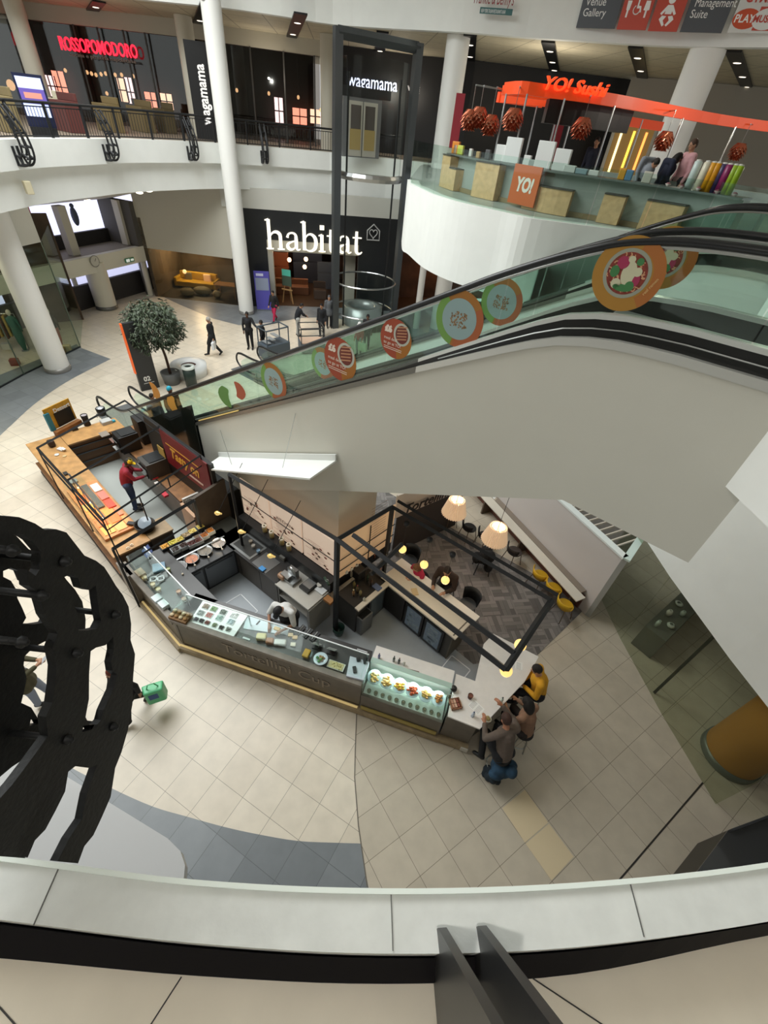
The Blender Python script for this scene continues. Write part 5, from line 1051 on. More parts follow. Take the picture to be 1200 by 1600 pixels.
# leg of the bar below the right menu wall
l0 = Vector((-.35, 5.72)); ld = Vector((.60, .80)).normalized(); TL = TF((l0.x, l0.y, 0), atan2(ld.y, ld.x))
t = thing('drinks_counter', 'black topped drinks counter with small fridge below the right menu wall', 'counter', tuple(l0)+(0,))
MB(TL).bx(0, 1.05, .0, .62, .93, .97).build('top', mat('#262422', .3), t); MB(TL).bx(0, 1.05, -.06, .06, .93, .975).build('top_edge', mat('#cfc4b2', .4), t); MB(TL).bx(.02, 1.05, .03, .6, .03, .93).build('carcass', mat('#3a3835', .5), t)
d_ = MB(TL).bx(.42, .98, -.02, .03, .08, .88).build('fridge_door', mat('#2c2c2c', .3), t); MB(TL).bx(.48, .92, -.026, -.02, .16, .82).build('pane', mat('#59646c', .15), d_)
rnd = random.Random(4); k_ = 0
for x, y, c, cp, h_, l_ in ((553, 918, '#8a7a4a', '#2a2a28', .26, 'tall amber bottle furthest left on the drinks counter'), (558, 925, '#6a5a3a', '#8a2a1a', .24, 'brown bottle, second on the drinks counter'), (563, 930, '#9a8a5c', '#2a2a28', .22, 'olive bottle, third on the drinks counter'), (552, 930, '#8c6a44', '#d9c9a0', .2, 'short brown bottle in front of the amber one'), (569, 938, '#c9c4b0', '#8a8a80', .1, 'short pale jar at the front of the drinks counter'), (574, 908, '#3f4a38', '#1a1a1a', .28, 'tall dark green bottle near the coffee machine'), (580, 915, '#4a3a30', '#1a1a1a', .26, 'tall dark bottle near the bar corner')):
    bottle(x, y, .972, .033, h_, c, cp, l_)
block(560, 900, .972, (.26, .24, .26), '#2b2927', 'black coffee grinder on the drinks counter', 'coffee_grinder', 'grinder', .9, bev=.02)
block(549, 897, .972, (.16, .16, .2), '#c9b9a0', 'cream paper bag on the drinks counter', 'paper_bag', 'bag', .9, bev=.02)
block(589, 918, .972, (.14, .2, .03), '#5a6a8a', 'blue-grey tablet on the corner of the bar', 'tablet', 'tablet', .9)
for i, (x, y) in enumerate(((541, 893), (549, 888), (557, 883))):
    p = at(x, y, 1.25); t = thing('cup_stack', ['white square cup on the black shelf nearest the corner post', 'middle white square cup on the black shelf', 'white square cup on the black shelf furthest from the post'][i], 'cup', (p.x, p.y, 1.2), .6, 'white square cups'); MB(TF((p.x, p.y, 1.2), .6)).bx(-.035, .035, -.035, .035, 0, .08).build('cup', mat('#e9e6df', .4), t); MB(TF((p.x, p.y, 1.2), .6)).bx(-.022, .022, -.022, .022, .08, .082).build('opening', mat('#33302c', .6), t)
t = thing('toaster', 'copper toaster on the bar end below the beam', 'toaster', tuple(at(577, 872, 1.1)), .6); p = at(577, 872, 1.0); MB(TF(p, .6)).bx(-.13, .13, -.09, .09, 0, .17).build('body', mat('#b06a4a', .2, .9), t, .03); MB(TF(p, .6)).bx(-.09, .09, -.02, .02, .17, .175).build('slot', M['black'], t)
# bins
for x, y, c, d, l_ in ((562, 990, '#6e6f70', (.36, .42, .62), 'tall grey open bin beside the drinks counter'),):
    p = at(x, y-12, 0); p.z = .007; t = thing('waste_bin', l_, 'bin', tuple(p), .9); T = TF(p, .9); MB(T).bx(-.18, .18, -.22, .22, 0, .6).build('body', mat(c, .5), t, .02); MB(T).bx(-.15, .15, -.19, .19, .6, .605).build('liner', M['black'], t)
p = at(529, 990, 0); p.z = .007; t = thing('bucket', 'dark green bucket on the floor at the foot of the corner post', 'bucket', tuple(p)); MB(TF(p)).lathe([(.001, .002), (.10, .002), (.14, .26), (.13, .26), (.1, .06)], seg=20, caps=False).build('body', mat('#1f3a30', .4), t)
# floor hatches
for q, pts in enumerate((((685, 1051), (706, 1025), (734, 1047), (722, 1062)), ((350, 945), (376, 929), (402, 955), (390, 962)))):
    P = [G(x, y, .008) for x, y in pts]; mb = MB()
    for i in range(3): a, b = P[i], P[i+1]; mb.strip([a, b], .007, .012, .02)
    struct('trim_%d' % (17+q), mb, mat('#e6e9ea', .4), ['white floor hatch edging by the marble table', 'white floor hatch edging behind the salad unit'][q], 'hatch edge')
# globe lamps
M['globe'] = mat('#ffd98a', .3, emit=1.1, ecol='#ffd27a')
for k, (mx_, g_, l_) in enumerate((((636, 815), (628, 858), 'globe lamp nearest the tall post over the bar'), ((672, 840), (662, 882), 'globe lamp above the child in pink'), ((708, 863), (697, 907), 'globe lamp above the man in brown at the bar'))):
    P = G(mx_[0], mx_[1], fz); z_ = VZ(g_[0], g_[1], P); t = thing('globe_lamp', l_, 'lamp', (P.x, P.y, z_-.09), 0, 'globe lamps under the black frame')
    MB().ball((P.x, P.y, z_), .085, 20, 14).build('globe', M['globe'], t); MB().tube([(P.x, P.y, z_+.08), (P.x, P.y, fz)], .004, 5).build('cable', fr, t); MB().tube([(P.x, P.y, fz-.09), (P.x, P.y, fz-.03)], .06, 10).build('mount', fr, t)
    point('globe_light', (P.x, P.y, z_-.12), 4, (1, .82, .5), .09)
for (x, y, l_) in ((813, 1008, 'globe lamp at the near end of the frame, above the seated man'), (791, 1048, 'globe lamp at the corner of the frame above the marble table')):
    P = G(x, y, 2.86); t = thing('globe_lamp', l_, 'lamp', (P.x, P.y, 2.76), 0, 'globe lamps under the black frame'); MB().ball((P.x, P.y, 2.86), .095, 20, 14).build('globe', M['globe'], t); MB().tube([(P.x, P.y, 2.95), (P.x, P.y, fz)], .03, 8).build('mount', fr, t)
    point('globe_light', (P.x, P.y, 2.7), 3, (1, .82, .5), .09)
# ================================================================ SLATTED BOX, BENCH COUNTER, PLEATED LAMPS (seating bay)
wf = G(908, 957).to_2d(); wtz = 2.14
wt0 = G(865, 775, wtz).to_2d(); wt1 = G(972, 873, wtz).to_2d(); wd = (wt0-wt1).normalized(); wn = Vector((wd.y, -wd.x))
we = G(998, 835, wtz).to_2d(); 
if (we-wt1).dot(wn) < 0: wn = -wn
TW = TF((wt1.x, wt1.y, 0), atan2(wd.y, wd.x)); sgn = 1 if (Matrix.Rotation(atan2(wd.y, wd.x), 2) @ Vector((0, 1))).dot(wn) > 0 else -1
depth = abs((we-wt1).dot(wn)); skw = (we-wt1).dot(wd); LWn = 6.5
def WB(name, x0, x1, y0, y1, z0, z1, m, par=None, bev=0): return MB(TW).bx(x0, x1, y0*sgn, y1*sgn, z0, z1).build(name, m, par, bev)
t = thing('partition_box', 'pale partition box with a slatted open top beside the seating bay', 'partition', tuple(wt1+wd*2+wn*.5)+(0,))
WB('front_wall', 0, LWn, 0, .14, .01, wtz, mat('#cfc8c4', .5), t); MB().strip([wt1, we], .01, wtz, .12, -1).build('end_wall', mat('#a9aaa6', .4), t); WB('back_wall', skw, LWn, depth, depth+.12, .01, wtz, mat('#a09a92', .6), t)
WB('white_rim', -.02, LWn, -.02, .16, wtz, wtz+.05, mat('#e9efec', .35), t); MB().strip([wt1, we], wtz, wtz+.05, .16, -1).build('white_rim', mat('#d5e6df', .35), t)
for i in range(35): WB('slat', skw*.5+.1+i*.18, skw*.5+.13+i*.18, .16, depth, wtz-.02, wtz+.03, mat('#d5cbbd', .5), t)
WB('floor_panel', skw+.12, LWn, .14, depth, .6, .62, mat('#3a3430', .8, noise=.5, nscale=3), t)
rnd = random.Random(9)
for i in range(12):
    x_ = .35+rnd.random()*3.2; y_ = .3+rnd.random()*max(.05, depth-.5); c = ['#8a3a34', '#c9c4bc', '#3f4a3c', '#6a6058', '#d8d4cc', '#77402c'][i % 6]
    x_ = max(.1, skw)+.25+i*.3; o = WB('stored_box', x_, x_+.2, y_-.1, y_+.14, .62, .8+rnd.random()*.5, mat(c, .6))
    tag(o, ['dark red', 'pale grey', 'dark green', 'brown-grey', 'off-white', 'rust brown'][i % 6]+' packed carton under the slatted top, '+('near the open right end' if i < 6 else 'further towards the lamps'), 'box', 'boxes under the slats')
t = thing('bench_counter', 'long narrow pale bar ledge running along the partition box', 'counter', tuple(wt1+wd*2-wn*.4)+(0,))
f0_ = G(900, 939, .64).to_2d(); k0 = (f0_-wt1).dot(wd); k1 = -(f0_-wt1).dot(wn)
WB('top', k0-.02, 6.2, -k1, -k1+.30, .61, .65, mat('#cfc8ba', .4), t, .01); WB('brown_strip', k0+.15, 6.2, -k1+.30, -.01, .60, .66, mat('#85796c', .6), t)  # brown strip filling the gap between ledge and box wall
for x_ in (k0+.2, 2.4, 4.2, 5.8): WB('support', x_, x_+.05, -k1+.10, -.02, .01, .61, mat('#5a4a3c', .5), t)
o = WB('kick_panel', k0+.1, 6.2, -.06, -.01, .02, .5, mat('#6a4236', .6), t)
# chairs
def chair(name, label, p, rz, seat, shell, legs, sh=.46, back=.36, grp=None, arms=False, low=True):
    t = thing(name, label, 'chair', (p[0], p[1], .009), rz, grp); T = TF((p[0], p[1], .009), rz); 
    MB(T).prism([(.21*cos(a)*(1 if abs(cos(a)) < .8 else .97), .20*sin(a)) for a in [2*pi*i/16 for i in range(16)]], sh-.03, sh).build('seat', mat(seat, .5), t, .008)
    mb = MB(T); n = 8; vs = []; a0, a1 = radians(200), radians(340)
    for i in range(n+1):
        a = a0+(a1-a0)*i/n
        for r_, z_ in ((.22, sh), (.26, sh+back), (.24, sh+back), (.2, sh)): vs.append((r_*cos(a), r_*sin(a), z_))
    fs = []
    for i in range(n):
        for k in range(4): fs.append((4*i+k, 4*i+(k+1) % 4, 4*(i+1)+(k+1) % 4, 4*(i+1)+k))
    fs += [(3, 2, 1, 0), (4*n, 4*n+1, 4*n+2, 4*n+3)]
    mb.add(vs, fs, True); mb.build('backrest', mat(shell, .45), t)
    for a, b in ((-1, -1), (1, -1), (1, 1), (-1, 1)): MB(T).tube([(a*.14, b*.13, sh-.03), (a*.2, b*.19, 0)], .012, 6).build('leg', mat(legs, .4, .4), t)
    if sh > .6: MB(T).tube([(.17*cos(q), .17*sin(q), .3) for q in [2*pi*i/16 for i in range(16)]], .008, 5, closed=True).build('foot_ring', mat(legs, .4, .4), t)
    return t
fac = atan2(wn.y, wn.x)-pi/2
def cc(x, y, z): p = at(x, y, z); return (p.x, p.y)
for x, y, s_, c, l_ in ((806, 857, '#3a2f2a', '#2a2422', 'dark bar stool at the ledge beside the right pleated lamp'), (847, 895, '#c79a1e', '#d3a41c', 'yellow bar chair at the ledge, third from its right end'), (868, 915, '#c79a1e', '#d3a41c', 'yellow bar chair at the ledge, second from its right end'), (886, 941, '#c79a1e', '#d8ac20', 'yellow bar stool at the right end of the ledge'), (760, 833, '#1d1a1a', '#191717', 'black bar stool under the ledge between the pleated lamps'), (735, 820, '#1d1a1a', '#191717', 'black bar stool below the left pleated lamp'), (705, 800, '#5a3a30', '#4a2c26', 'reddish brown chair behind the left pleated lamp')):
    chair('bar_stool', l_, cc(x, y, .55), fac, s_, c, '#6a5c4c', .44, .22, 'stools along the ledge')
# black chairs at the bar
ba = atan2(bn.y, bn.x)+pi/2
chair('bar_stool', 'black bar chair with backrest at the right end of the pale bar', cc(731, 943, .75), ba, '#4a4c50', '#17181a', '#3a3a3a', .72, .35, 'black chairs at the pale bar')
chair('bar_stool', 'black bar chair at the left end of the pale bar beside the child', cc(640, 874, .75), ba, '#3a3c40', '#17181a', '#3a3a3a', .72, .35, 'black chairs at the pale bar')
p = at(757, 872, .5); t = thing('coat_on_chair', 'black coat heaped over a chair in the middle of the seating bay', 'coat', (p.x, p.y, .01)); T = TF((p.x, p.y, 0))
mb = MB(T); rnd = random.Random(3)
for i in range(12): mb.ball((rnd.uniform(-.18, .18), rnd.uniform(-.15, .15), .5+rnd.uniform(-.25, .25)), (rnd.uniform(.1, .18), rnd.uniform(.1, .16), rnd.uniform(.12, .25)), 10, 7)
mb.build('fabric', mat('#101012', .8, noise=.3, nscale=12), t)
for a, b in ((-1, -1), (1, -1), (1, 1), (-1, 1)): MB(T).tube([(a*.15, b*.15, .45), (a*.2, b*.2, .01)], .014, 6).build('leg', M['black'], t)
# pleated lamps
for x, y, l_ in ((776, 832, 'pleated cream lampshade, the lower right one of the pair'), (712, 790, 'pleated cream lampshade cut by the escalator edge, upper left of the pair')):
    zl = 2.35; P = G(x, y, zl); t = thing('pleated_lamp', l_, 'lamp', (P.x, P.y, zl-.2), 0, 'pleated lamps over the seating bay'); mb = MB(); n = 64
    vs = []; fs = []
    for i in range(n):
        a = 2*pi*i/n; k = 1.14+(.09 if i % 2 else -.05)
        vs += [(P.x+.25*k*cos(a), P.y+.25*k*sin(a), zl-.24), (P.x+.16*k*cos(a), P.y+.16*k*sin(a), zl+.18)]
    for i in range(n): j = (i+1) % n; fs.append((2*i, 2*j, 2*j+1, 2*i+1))
    mb.add(vs, fs)
    sm = mat('#ecd9c4', .7, emit=.25, ecol='#ffd0a0'); mb.build('lamp_shade', sm, t)
    MB().tube([(P.x+.165*cos(2*pi*k/24), P.y+.165*sin(2*pi*k/24), zl+.18) for k in range(24)], .012, 6, closed=True).build('top_ring', mat('#f2e4d2', .6), t)
    for q in range(3): MB().ball((P.x+.08*cos(q*2.1), P.y+.08*sin(q*2.1), zl+.03), .03, 10, 7).build('bulb', mat('#ffe0b0', .4, emit=6, ecol='#ffc880'), t)
    MB().tube([(P.x, P.y, zl+.05), (P.x, P.y, 4.1 if x > 750 else 4.4)], .006, 5).build('cable', M['frame'], t)
    point('shade_light', (P.x, P.y, zl+.02), 10, (1, .75, .5), .05)
ta = G(755, 776, 3.3); tb_ = G(806, 803, 3.3)
P_ = G(776, 832, 2.35); 
o = MB().tube([(P_.x-wd.x*-.35, P_.y-wd.y*-.35, 3.05), (P_.x+wd.x*1.6, P_.y+wd.y*1.6, 3.05)], .04, 4).build('light_track', mat('#eceae6', .4), None); tag(o, 'white light track carrying the right pleated lamp', 'track')
# name board at the back of the bay
n0 = G(622, 806, 1.5).to_2d(); n1 = G(694, 776, 1.5).to_2d(); nd = (n1-n0).normalized()
t = thing('name_board', 'cream board with black lettering glimpsed under the escalator', 'sign', (n0.x, n0.y, 0))
zb0 = 1.45; MB().strip([n0-nd*.1, n1+nd*.9], zb0, zb0+.75, .05, 1).build('board', mat('#e0d3c6', .6), t)
MB().strip([n0+Vector((0, .05)), n1+nd*.8+Vector((0, .05))], 0.01, zb0, .05, 1).build('base', mat('#3a3432', .7), t)
text('Tortellini', frame3((n0.x+nd.y*.01+nd.x*.15, n0.y-nd.x*.01, zb0+.12), (nd.x, nd.y, 0), (0, 0, 1)), .42, mat('#2a2422', .5), 'lettering', t, .004, shear=.2, bold=.01)
# display shelf behind the right shop glass
t = thing('shop_display', 'low display counter of glassware behind the right shop glass', 'display', tuple(G(1040, 985))); 
q0 = G(985, 1005); q1 = G(1060, 935); dv = (q1-q0).normalized()
MB().strip([q0, q1+dv*1.2], .01, .75, .5, -1).build('counter', mat('#6e6d62', .5), t)
rnd = random.Random(12); names = ['tall glass vase', 'round glass bowl', 'white ceramic jug', 'clear glass jar', 'small white dish', 'beige ornament']
for i in range(9):
    q = q0.lerp(q1, .08+i*.115)+Vector((dv.y, -dv.x, 0))*(.15+.2*(i % 2)); c = ['#c9d4cc', '#d8dcd4', '#e2dfd6'][i % 3]; h_ = [.22, .1, .18, .16, .05, .14][i % 6]; r_ = [.05, .09, .07, .06, .1, .06][i % 6]
    q.z = .752; o = MB(TF(q)).lathe([(.001, 0), (r_*.7, 0), (r_, h_*.6), (r_*.6, h_), (r_*.5, h_), (r_*.8, h_*.5)], seg=16, caps=False).build('glassware', mat(c, .15), None, origin=tuple(q)); tag(o, names[i % 6]+(' near the corner of the slatted box' if i > 5 else ' nearest the open floor' if i < 3 else ' in the middle of the display counter'), 'ornament', 'glassware behind the right shop glass')
c_ = (G(1092, 1172)+G(1142, 1226))*.5; rr2 = (G(1092, 1172)-G(1142, 1226)).length*.62
cc_ = Vector((7.55, 4.1, 0)); column('round_column', 'orange-brown round column behind the right shop glass', (7.5, 3.92), .5, .01, 7.2, '#b98442', '#7d8079')
# dark unit at lower right
t = thing('dark_cabinet', 'dark glass-topped cabinet on the floor at the lower right corner', 'cabinet', (6.9, 2.0, 0)); d0 = G(1138, 1297, 1.0); 
dk = [G(1138, 1297, .9), G(1200, 1274, .9), G(1290, 1330, .9), G(1060, 1400, .9)]
MB().prism([(p.x, p.y) for p in dk], .01, .88).build('body', mat('#1f1d18', .4), t); MB().prism([(p.x, p.y) for p in dk], .88, .9).build('top', mat('#2e2f31', .15, coat=.5), t)
mb = MB(); mb.strip([dk[0], dk[1]], .9, 1.0, .03, -1); mb.build('rim', mat('#4a4c50', .3, .5), t)

# ================================================================ WOODEN KIOSK (left)
W0 = Vector((-10.65, 10.09)); W1 = Vector((-6.0, 6.30)); WD_ = (W1-W0).normalized(); WN_ = Vector((-WD_.y, WD_.x)); TK1 = TF((W0.x, W0.y, 0), atan2(WD_.y, WD_.x)); W_L = (W1-W0).length; wa = atan2(WD_.y, WD_.x)
wood = mat('#b68a55', .45, noise=.22, nscale=5); wood2 = mat('#8a5f38', .5, noise=.25, nscale=5)
def W_(u, v, z=0): p = W0+WD_*u+WN_*v; return Vector((p.x, p.y, z))
t = thing('wooden_counter', 'long wooden serving counter of the left kiosk with glowing food display', 'counter', tuple(W_(3, .4)), wa)
MB(TK1).bx(0, W_L, 0, .85, 1.0, 1.05).build('worktop', wood, t, .005); MB(TK1).bx(.1, W_L-.05, .1, .16, .15, 1.0).build('front_panel', wood2, t); MB(TK1).bx(.05, W_L-.05, .14, .8, .02, 1.0).build('carcass', mat('#5b4632', .6), t)
MB(TK1).bx(.2, W_L, -.02, .1, .45, .50).build('rail_trim', wood2, t); MB(TK1).bx(.1, W_L, .0, .14, .02, .12).build('plinth', mat('#3a2a1e', .5), t)
t = thing('wooden_counter', 'short wooden end counter of the left kiosk under the yellow display stand', 'counter', tuple(W_(.3, 1.3)), wa)
MB(TK1).bx(0, .75, .86, 2.5, 1.0, 1.05).build('worktop', wood, t, .005); MB(TK1).bx(.05, .7, .87, 2.45, .02, 1.0).build('carcass', mat('#6a4c30', .6), t)
for z_ in (.3, .6, .85): MB(TK1).bx(.7, .74, .9, 2.3, z_, z_+.03).build('shelf_edge', M['dsteel'], t)
t = thing('wooden_counter', 'wooden back counter of the left kiosk carrying the ovens', 'counter', tuple(W_(3, 2.3)), wa)
MB(TK1).bx(.75, 5.1, 2.05, 2.75, .98, 1.02).build('worktop', wood2, t, .005); MB(TK1).bx(.8, 5.05, 2.1, 2.7, .02, .98).build('carcass', mat('#3f352b', .6), t); MB(TK1).bx(.8, 5.05, 2.05, 2.1, .1, .9).build('front_panel', mat('#6a6058', .5), t)
struct('floor', MB(TK1).bx(.7, W_L-.1, .85, 2.1, .001, .007), mat('#aeb2ad', .4), 'pale grey floor inside the wooden kiosk', 'floor')
t = thing('end_table', 'wood-effect end table of the left kiosk with a black pan', 'counter', tuple(W_(5.6, 1.2)), wa); MB(TK1).bx(W_L-.62, W_L-.02, .86, 1.42, 1.0, 1.04).build('worktop', mat('#9a8262', .5, noise=.2, nscale=5), t); MB(TK1).bx(W_L-.6, W_L-.05, .87, 1.4, .02, 1.0).build('carcass', mat('#4b3c2c', .6), t)
# heated food display
t = thing('heated_display', 'orange-glowing heated food tray set in the wooden counter', 'food display', tuple(W_(4.3, .4, 1.05)), wa)
MB(TK1).bx(3.0, 5.4, .08, .80, 1.05, 1.12).build('tray', mat('#cf8a55', .4), t)
MB(TK1).bx(3.1, 4.25, .40, .54, 1.125, 1.17).build('grey_lid', mat('#6c6d6c', .3, .5), t)
MB(TK1).bx(3.05, 5.35, .08, .09, 1.05, 1.45).build('front_glass', gl, t)
MB(TK1).bx(3.05, 5.35, .08, .5, 1.445, 1.45).build('top_glass', gl, t)
for i in range(6):
    w_ = MB(TK1).bx(3.12+i*.37, 3.44+i*.37, .14, .38, 1.12, 1.135).build('food_well', mat(['#e89248', '#d96a30', '#eca555'][i % 3], .4), t)
for i in range(3): MB(TK1).bx(4.32+i*.35, 4.62+i*.35, .42, .64, 1.12, 1.135).build('food_well', mat(['#e89a50', '#d97838', '#eeb070'][i], .4), t)
for i in range(5): MB(TK1).bx(3.2+i*.42, 3.56+i*.42, .58 if i < 3 else .66, .76, 1.12, 1.16).build('food_tray', mat(['#d9dcdc', '#c8746a', '#d84a38', '#c98a6a', '#e0a060'][i], .4), t)
for i in range(3): point('heat_lamp', W_(3.5+i*.75, .3, 1.45), 11, (1, .55, .28), .06)
MB(TK1).tube([(3.1, .28, 1.62), (5.3, .28, 1.62)], .02, 6).build('lamp_rail', M['dsteel'], t)
for i in range(4): MB(TK1).tube([(3.2+i*.68, .28, 1.05), (3.2+i*.68, .28, 1.62)], .008, 5).build('lamp_stay', M['dsteel'], t)
p = W_(5.55, .95, 1.05); t = thing('crepe_pan', 'big black pan with a glassy lid at the near corner of the wooden kiosk', 'pan', tuple(p)); MB(TF(p)).lathe([(.001, 0), (.2, 0), (.22, .14), (.24, .16), (.21, .16), (.19, .03), (.001, .03)], seg=24, caps=False).build('pan_body', mat('#1c1a18', .35), t)
MB(TF(p+Vector((0, .02, .18)), 0, .5)).lathe([(.001, .02), (.16, .0)], seg=20, caps=False).build('lid', mat('#8d9aa6', .15), t); MB(TF(p)).bx(-.42, -.2, -.05, .05, .1, .14).build('handle', M['black'], t)
for x, y, l_ in ((200, 857, 'glass tumbler nearest the big black pan'), (206, 852, 'glass tumbler, second from the big black pan')): 
    p = at(x, y, 1.05); o = MB(TF(p)).tube([(.035*cos(k), .035*sin(k), .01) for k in [2*pi*i/14 for i in range(14)]], .007, 5, closed=True).build('steel_ring', mat('#cfc7b4', .3, .5), None, origin=tuple(p)); tag(o, l_.replace('glass tumbler', 'small pale ring mould'), 'ring mould')
# things on the wooden counter
block(82, 697, 1.052, (.2, .18, .2), '#2f1d17', 'dark brown bag standing on the wooden counter', 'carrier_bag', 'bag', wa, bev=.05)
block(96, 703, 1.052, (.2, .12, .05), '#dcdad6', 'white paper bag beside the dark brown bag', 'paper_bag', 'bag', wa+.4, bev=.01)
block(99, 702, 1.10, (.16, .08, .03), '#e6e1d6', 'folded white napkin stack on the wooden counter', 'napkins', 'napkins', wa+.2)
bowl(89, 711, 1.052, .06, .02, '#d5d8d6', '#c6c9c8', 'small steel dish on the wooden counter', name='dish', cat='dish')
bowl(101, 713, 1.052, .05, .015, '#cdbb94', '#c2a978', 'small pale saucer on the wooden counter', name='saucer', cat='dish')
block(103, 741, 1.052, (.14, .1, .05), '#1f1d1c', 'black card machine on the wooden counter', 'card_machine', 'card machine', wa, bev=.01)
block(114, 754, 1.052, (.16, .22, .05), '#8b8f88', 'grey steel tray on the wooden counter left of the heated display', 'steel_tray', 'tray', wa)
block(118, 672, 1.052, (.16, .09, .08), '#26221f', 'small dark till at the base of the yellow stand', 'till', 'till', wa+1.5)
# yellow display stand with chalkboard
p = at(100, 672, 1.052); t = thing('display_stand', 'yellow and blue display stand with a black chalkboard on the wooden kiosk', 'display stand', tuple(p), wa+pi/2)
T = TF(p, wa+pi/2*1.0)
S0 = G(86, 681, 1.06); S1 = G(124, 661, 1.06); sv = (S1-S0).normalized(); Ms = frame3((S0.x, S0.y, 1.06), (sv.x, sv.y, 0), (0, 0, 1)); Wd_ = (S1-S0).length
MB(Ms).bx(0, Wd_, 0, .16, -.0, .16).build('base_block', mat('#8a5a30', .5, noise=.2, nscale=6), t); MB(Ms).bx(0, Wd_, .16, .85, -.05, -.02).build('back_board', mat('#c9962c', .5, noise=.2, nscale=8), t)
MB(Ms).bx(Wd_*.28, Wd_*.92, .18, .62, -.019, .01).build('chalkboard', mat('#0e0f10', .5), t); MB(Ms).bx(-.03, Wd_*.13, .16, .72, -.05, .02).build('blue_side', mat('#2f7f93', .5), t)
text('Dessert', Ms @ Matrix.Translation((Wd_*.3, .64, .0)), .17, mat('#e9e9e6', .5), 'lettering', t, .004, bold=.004)
MB(Ms).bx(Wd_*.28, Wd_*.9, .62, .63, -.0, .012).build('board_edge', M['black'], t)
p = at(137, 664, 1.052); t = thing('cup_dispenser', 'tall dark wire cup dispenser beside the yellow stand', 'dispenser', tuple(p)); 
MB(TF(p)).lathe([(.1, 0), (.085, .18), (.1, .36), (.09, .36), (.075, .18), (.09, .02)], seg=18, caps=False).build('cage', mat('#2a2422', .4, .4), t); MB(TF(p)).lathe([(.001, .34), (.08, .34)], seg=16, caps=False).build('lid', mat('#a8a0a4', .3), t)
bowl(152, 652, 1.052, .035, .06, '#ece8e0', '#d8d0c4', 'small white cup near the black kettle', name='cup', cat='cup')
p = at(160, 648, 1.052); t = thing('ice_bucket', 'round black bucket with a steel lid on the back corner', 'bucket', tuple(p)); MB(TF(p)).lathe([(.001, 0), (.12, 0), (.14, .24), (.12, .26)], seg=20, caps=False).build('body', M['black'], t); MB(TF(p)).lathe([(.11, .25), (.06, .28), (.001, .28)], seg=20, caps=False).build('lid', mat('#c9ccd2', .25, .6), t)
block(167, 662, 1.022, (.26, .3, .14), '#b5b5b2', 'silver box machine next to the blue cloth', 'dispenser', 'dispenser', wa, bev=.02)
block(178, 660, 1.022, (.12, .12, .1), '#2a9db8', 'turquoise cloth beside the silver box', 'cloth', 'cloth', wa, bev=.04)
for x, y, c, l_ in ((163, 679, '#8a7f74', 'taupe food tray on the back counter'), (180, 688, '#7a5a50', 'pinkish brown food tray on the back counter'), (186, 700, '#9a9a98', 'grey steel tray on the back counter near the oven')): block(x, y, 1.022, (.3, .24, .03), c, l_, 'food_tray', 'tray', wa)
def oven(x, y, z, d, l_, col='#1b1b1d'):
    p = at(x, y, z); t = thing('oven', l_, 'oven', tuple(p), wa); T = TF(p, wa); MB(T).bx(-d[0]/2, d[0]/2, -d[1]/2, d[1]/2, 0, d[2]).build('body', mat(col, .35, .2), t, .01)
    dd_ = MB(T).bx(-d[0]*.4, d[0]*.4, -d[1]/2-.03, -d[1]/2, .05, d[2]*.7).build('door', mat('#0d0d0e', .15), t); MB(T).tube([(-d[0]*.35, -d[1]/2-.06, d[2]*.72), (d[0]*.35, -d[1]/2-.06, d[2]*.72)], .012, 6).build('handle', M['steel'], dd_)
    MB(T).bx(-d[0]*.4, d[0]*.4, -d[1]*.3, d[1]*.4, d[2], d[2]+.02).build('top_tray', mat('#3a3c3e', .3, .5), t); return t
oven(203, 700, 1.022, (.5, .55, .55), 'black oven nearest the turquoise cloth'); oven(245, 738, 1.022, (.55, .6, .5), 'grey-black oven in front of the red sign', '#4a4845')
block(222, 727, 1.25, (.09, .02, .24), '#c9a34a', 'small yellow label board clipped to the oven', 'label_board', 'board', wa)
block(228, 688, 1.022, (.5, .3, .8), '#121213', 'tall black machine against the dark kiosk wall', 'drinks_machine', 'machine', wa, bev=.02)
block(241, 746, 1.03, (.2, .16, .04), '#c2282c', 'red box lying on the back counter near the man in the yellow cap', 'food_box', 'box', wa)
block(246, 757, 1.03, (.16, .1, .05), '#d8d2cc', 'white carton near the red box', 'carton', 'carton', wa)
block(258, 774, 1.03, (.2, .12, .06), '#c02438', 'red box nearest the white ribbed panel', 'food_box', 'box', wa)
# rear black wall with the red sign
K0 = G(195, 626, 2.6).to_2d(); K1 = G(313, 712, 2.6).to_2d(); kd = (K1-K0).normalized(); kn = Vector((-kd.y, kd.x)); KL = (K1-K0).length
t = thing('kiosk_back_wall', 'black rear wall of the left kiosk', 'wall panel', tuple(K0+kd*3+kn*.1)+(0,)); MB().strip([K0+kd*.9, K1+kd*.35], .02, 2.5, .1, 1).build('panel', mat('#151414', .5), t)
t = thing('kiosk_sign', 'dark red sign with gold script on the black kiosk wall', 'sign', tuple(K0+kd*2.7)+(1.5,)); MB().strip([K0+kd*1.75-kn*.03, K1+kd*.25-kn*.03], 1.45, 2.5, .03, 1).build('board', mat('#6e1620', .4), t)
Ms = frame3((K0.x+kd.x*2.05-kn.x*.035, K0.y+kd.y*2.05-kn.y*.035, 1.8), (kd.x, kd.y, 0), (0, 0, 1)); gold = mat('#d9a441', .4)
text('Tasty on', Ms, .42, gold, 'lettering', t, .004, shear=.25, bold=.012, xs=.9); MB(Ms).bx(-.1, 1.4, .36, .39, 0, .006).build('gold_line', gold, t); MB(Ms).bx(.8, 1.45, -.2, -.14, 0, .006).build('cream_line', mat('#d8b9a8', .5), t)
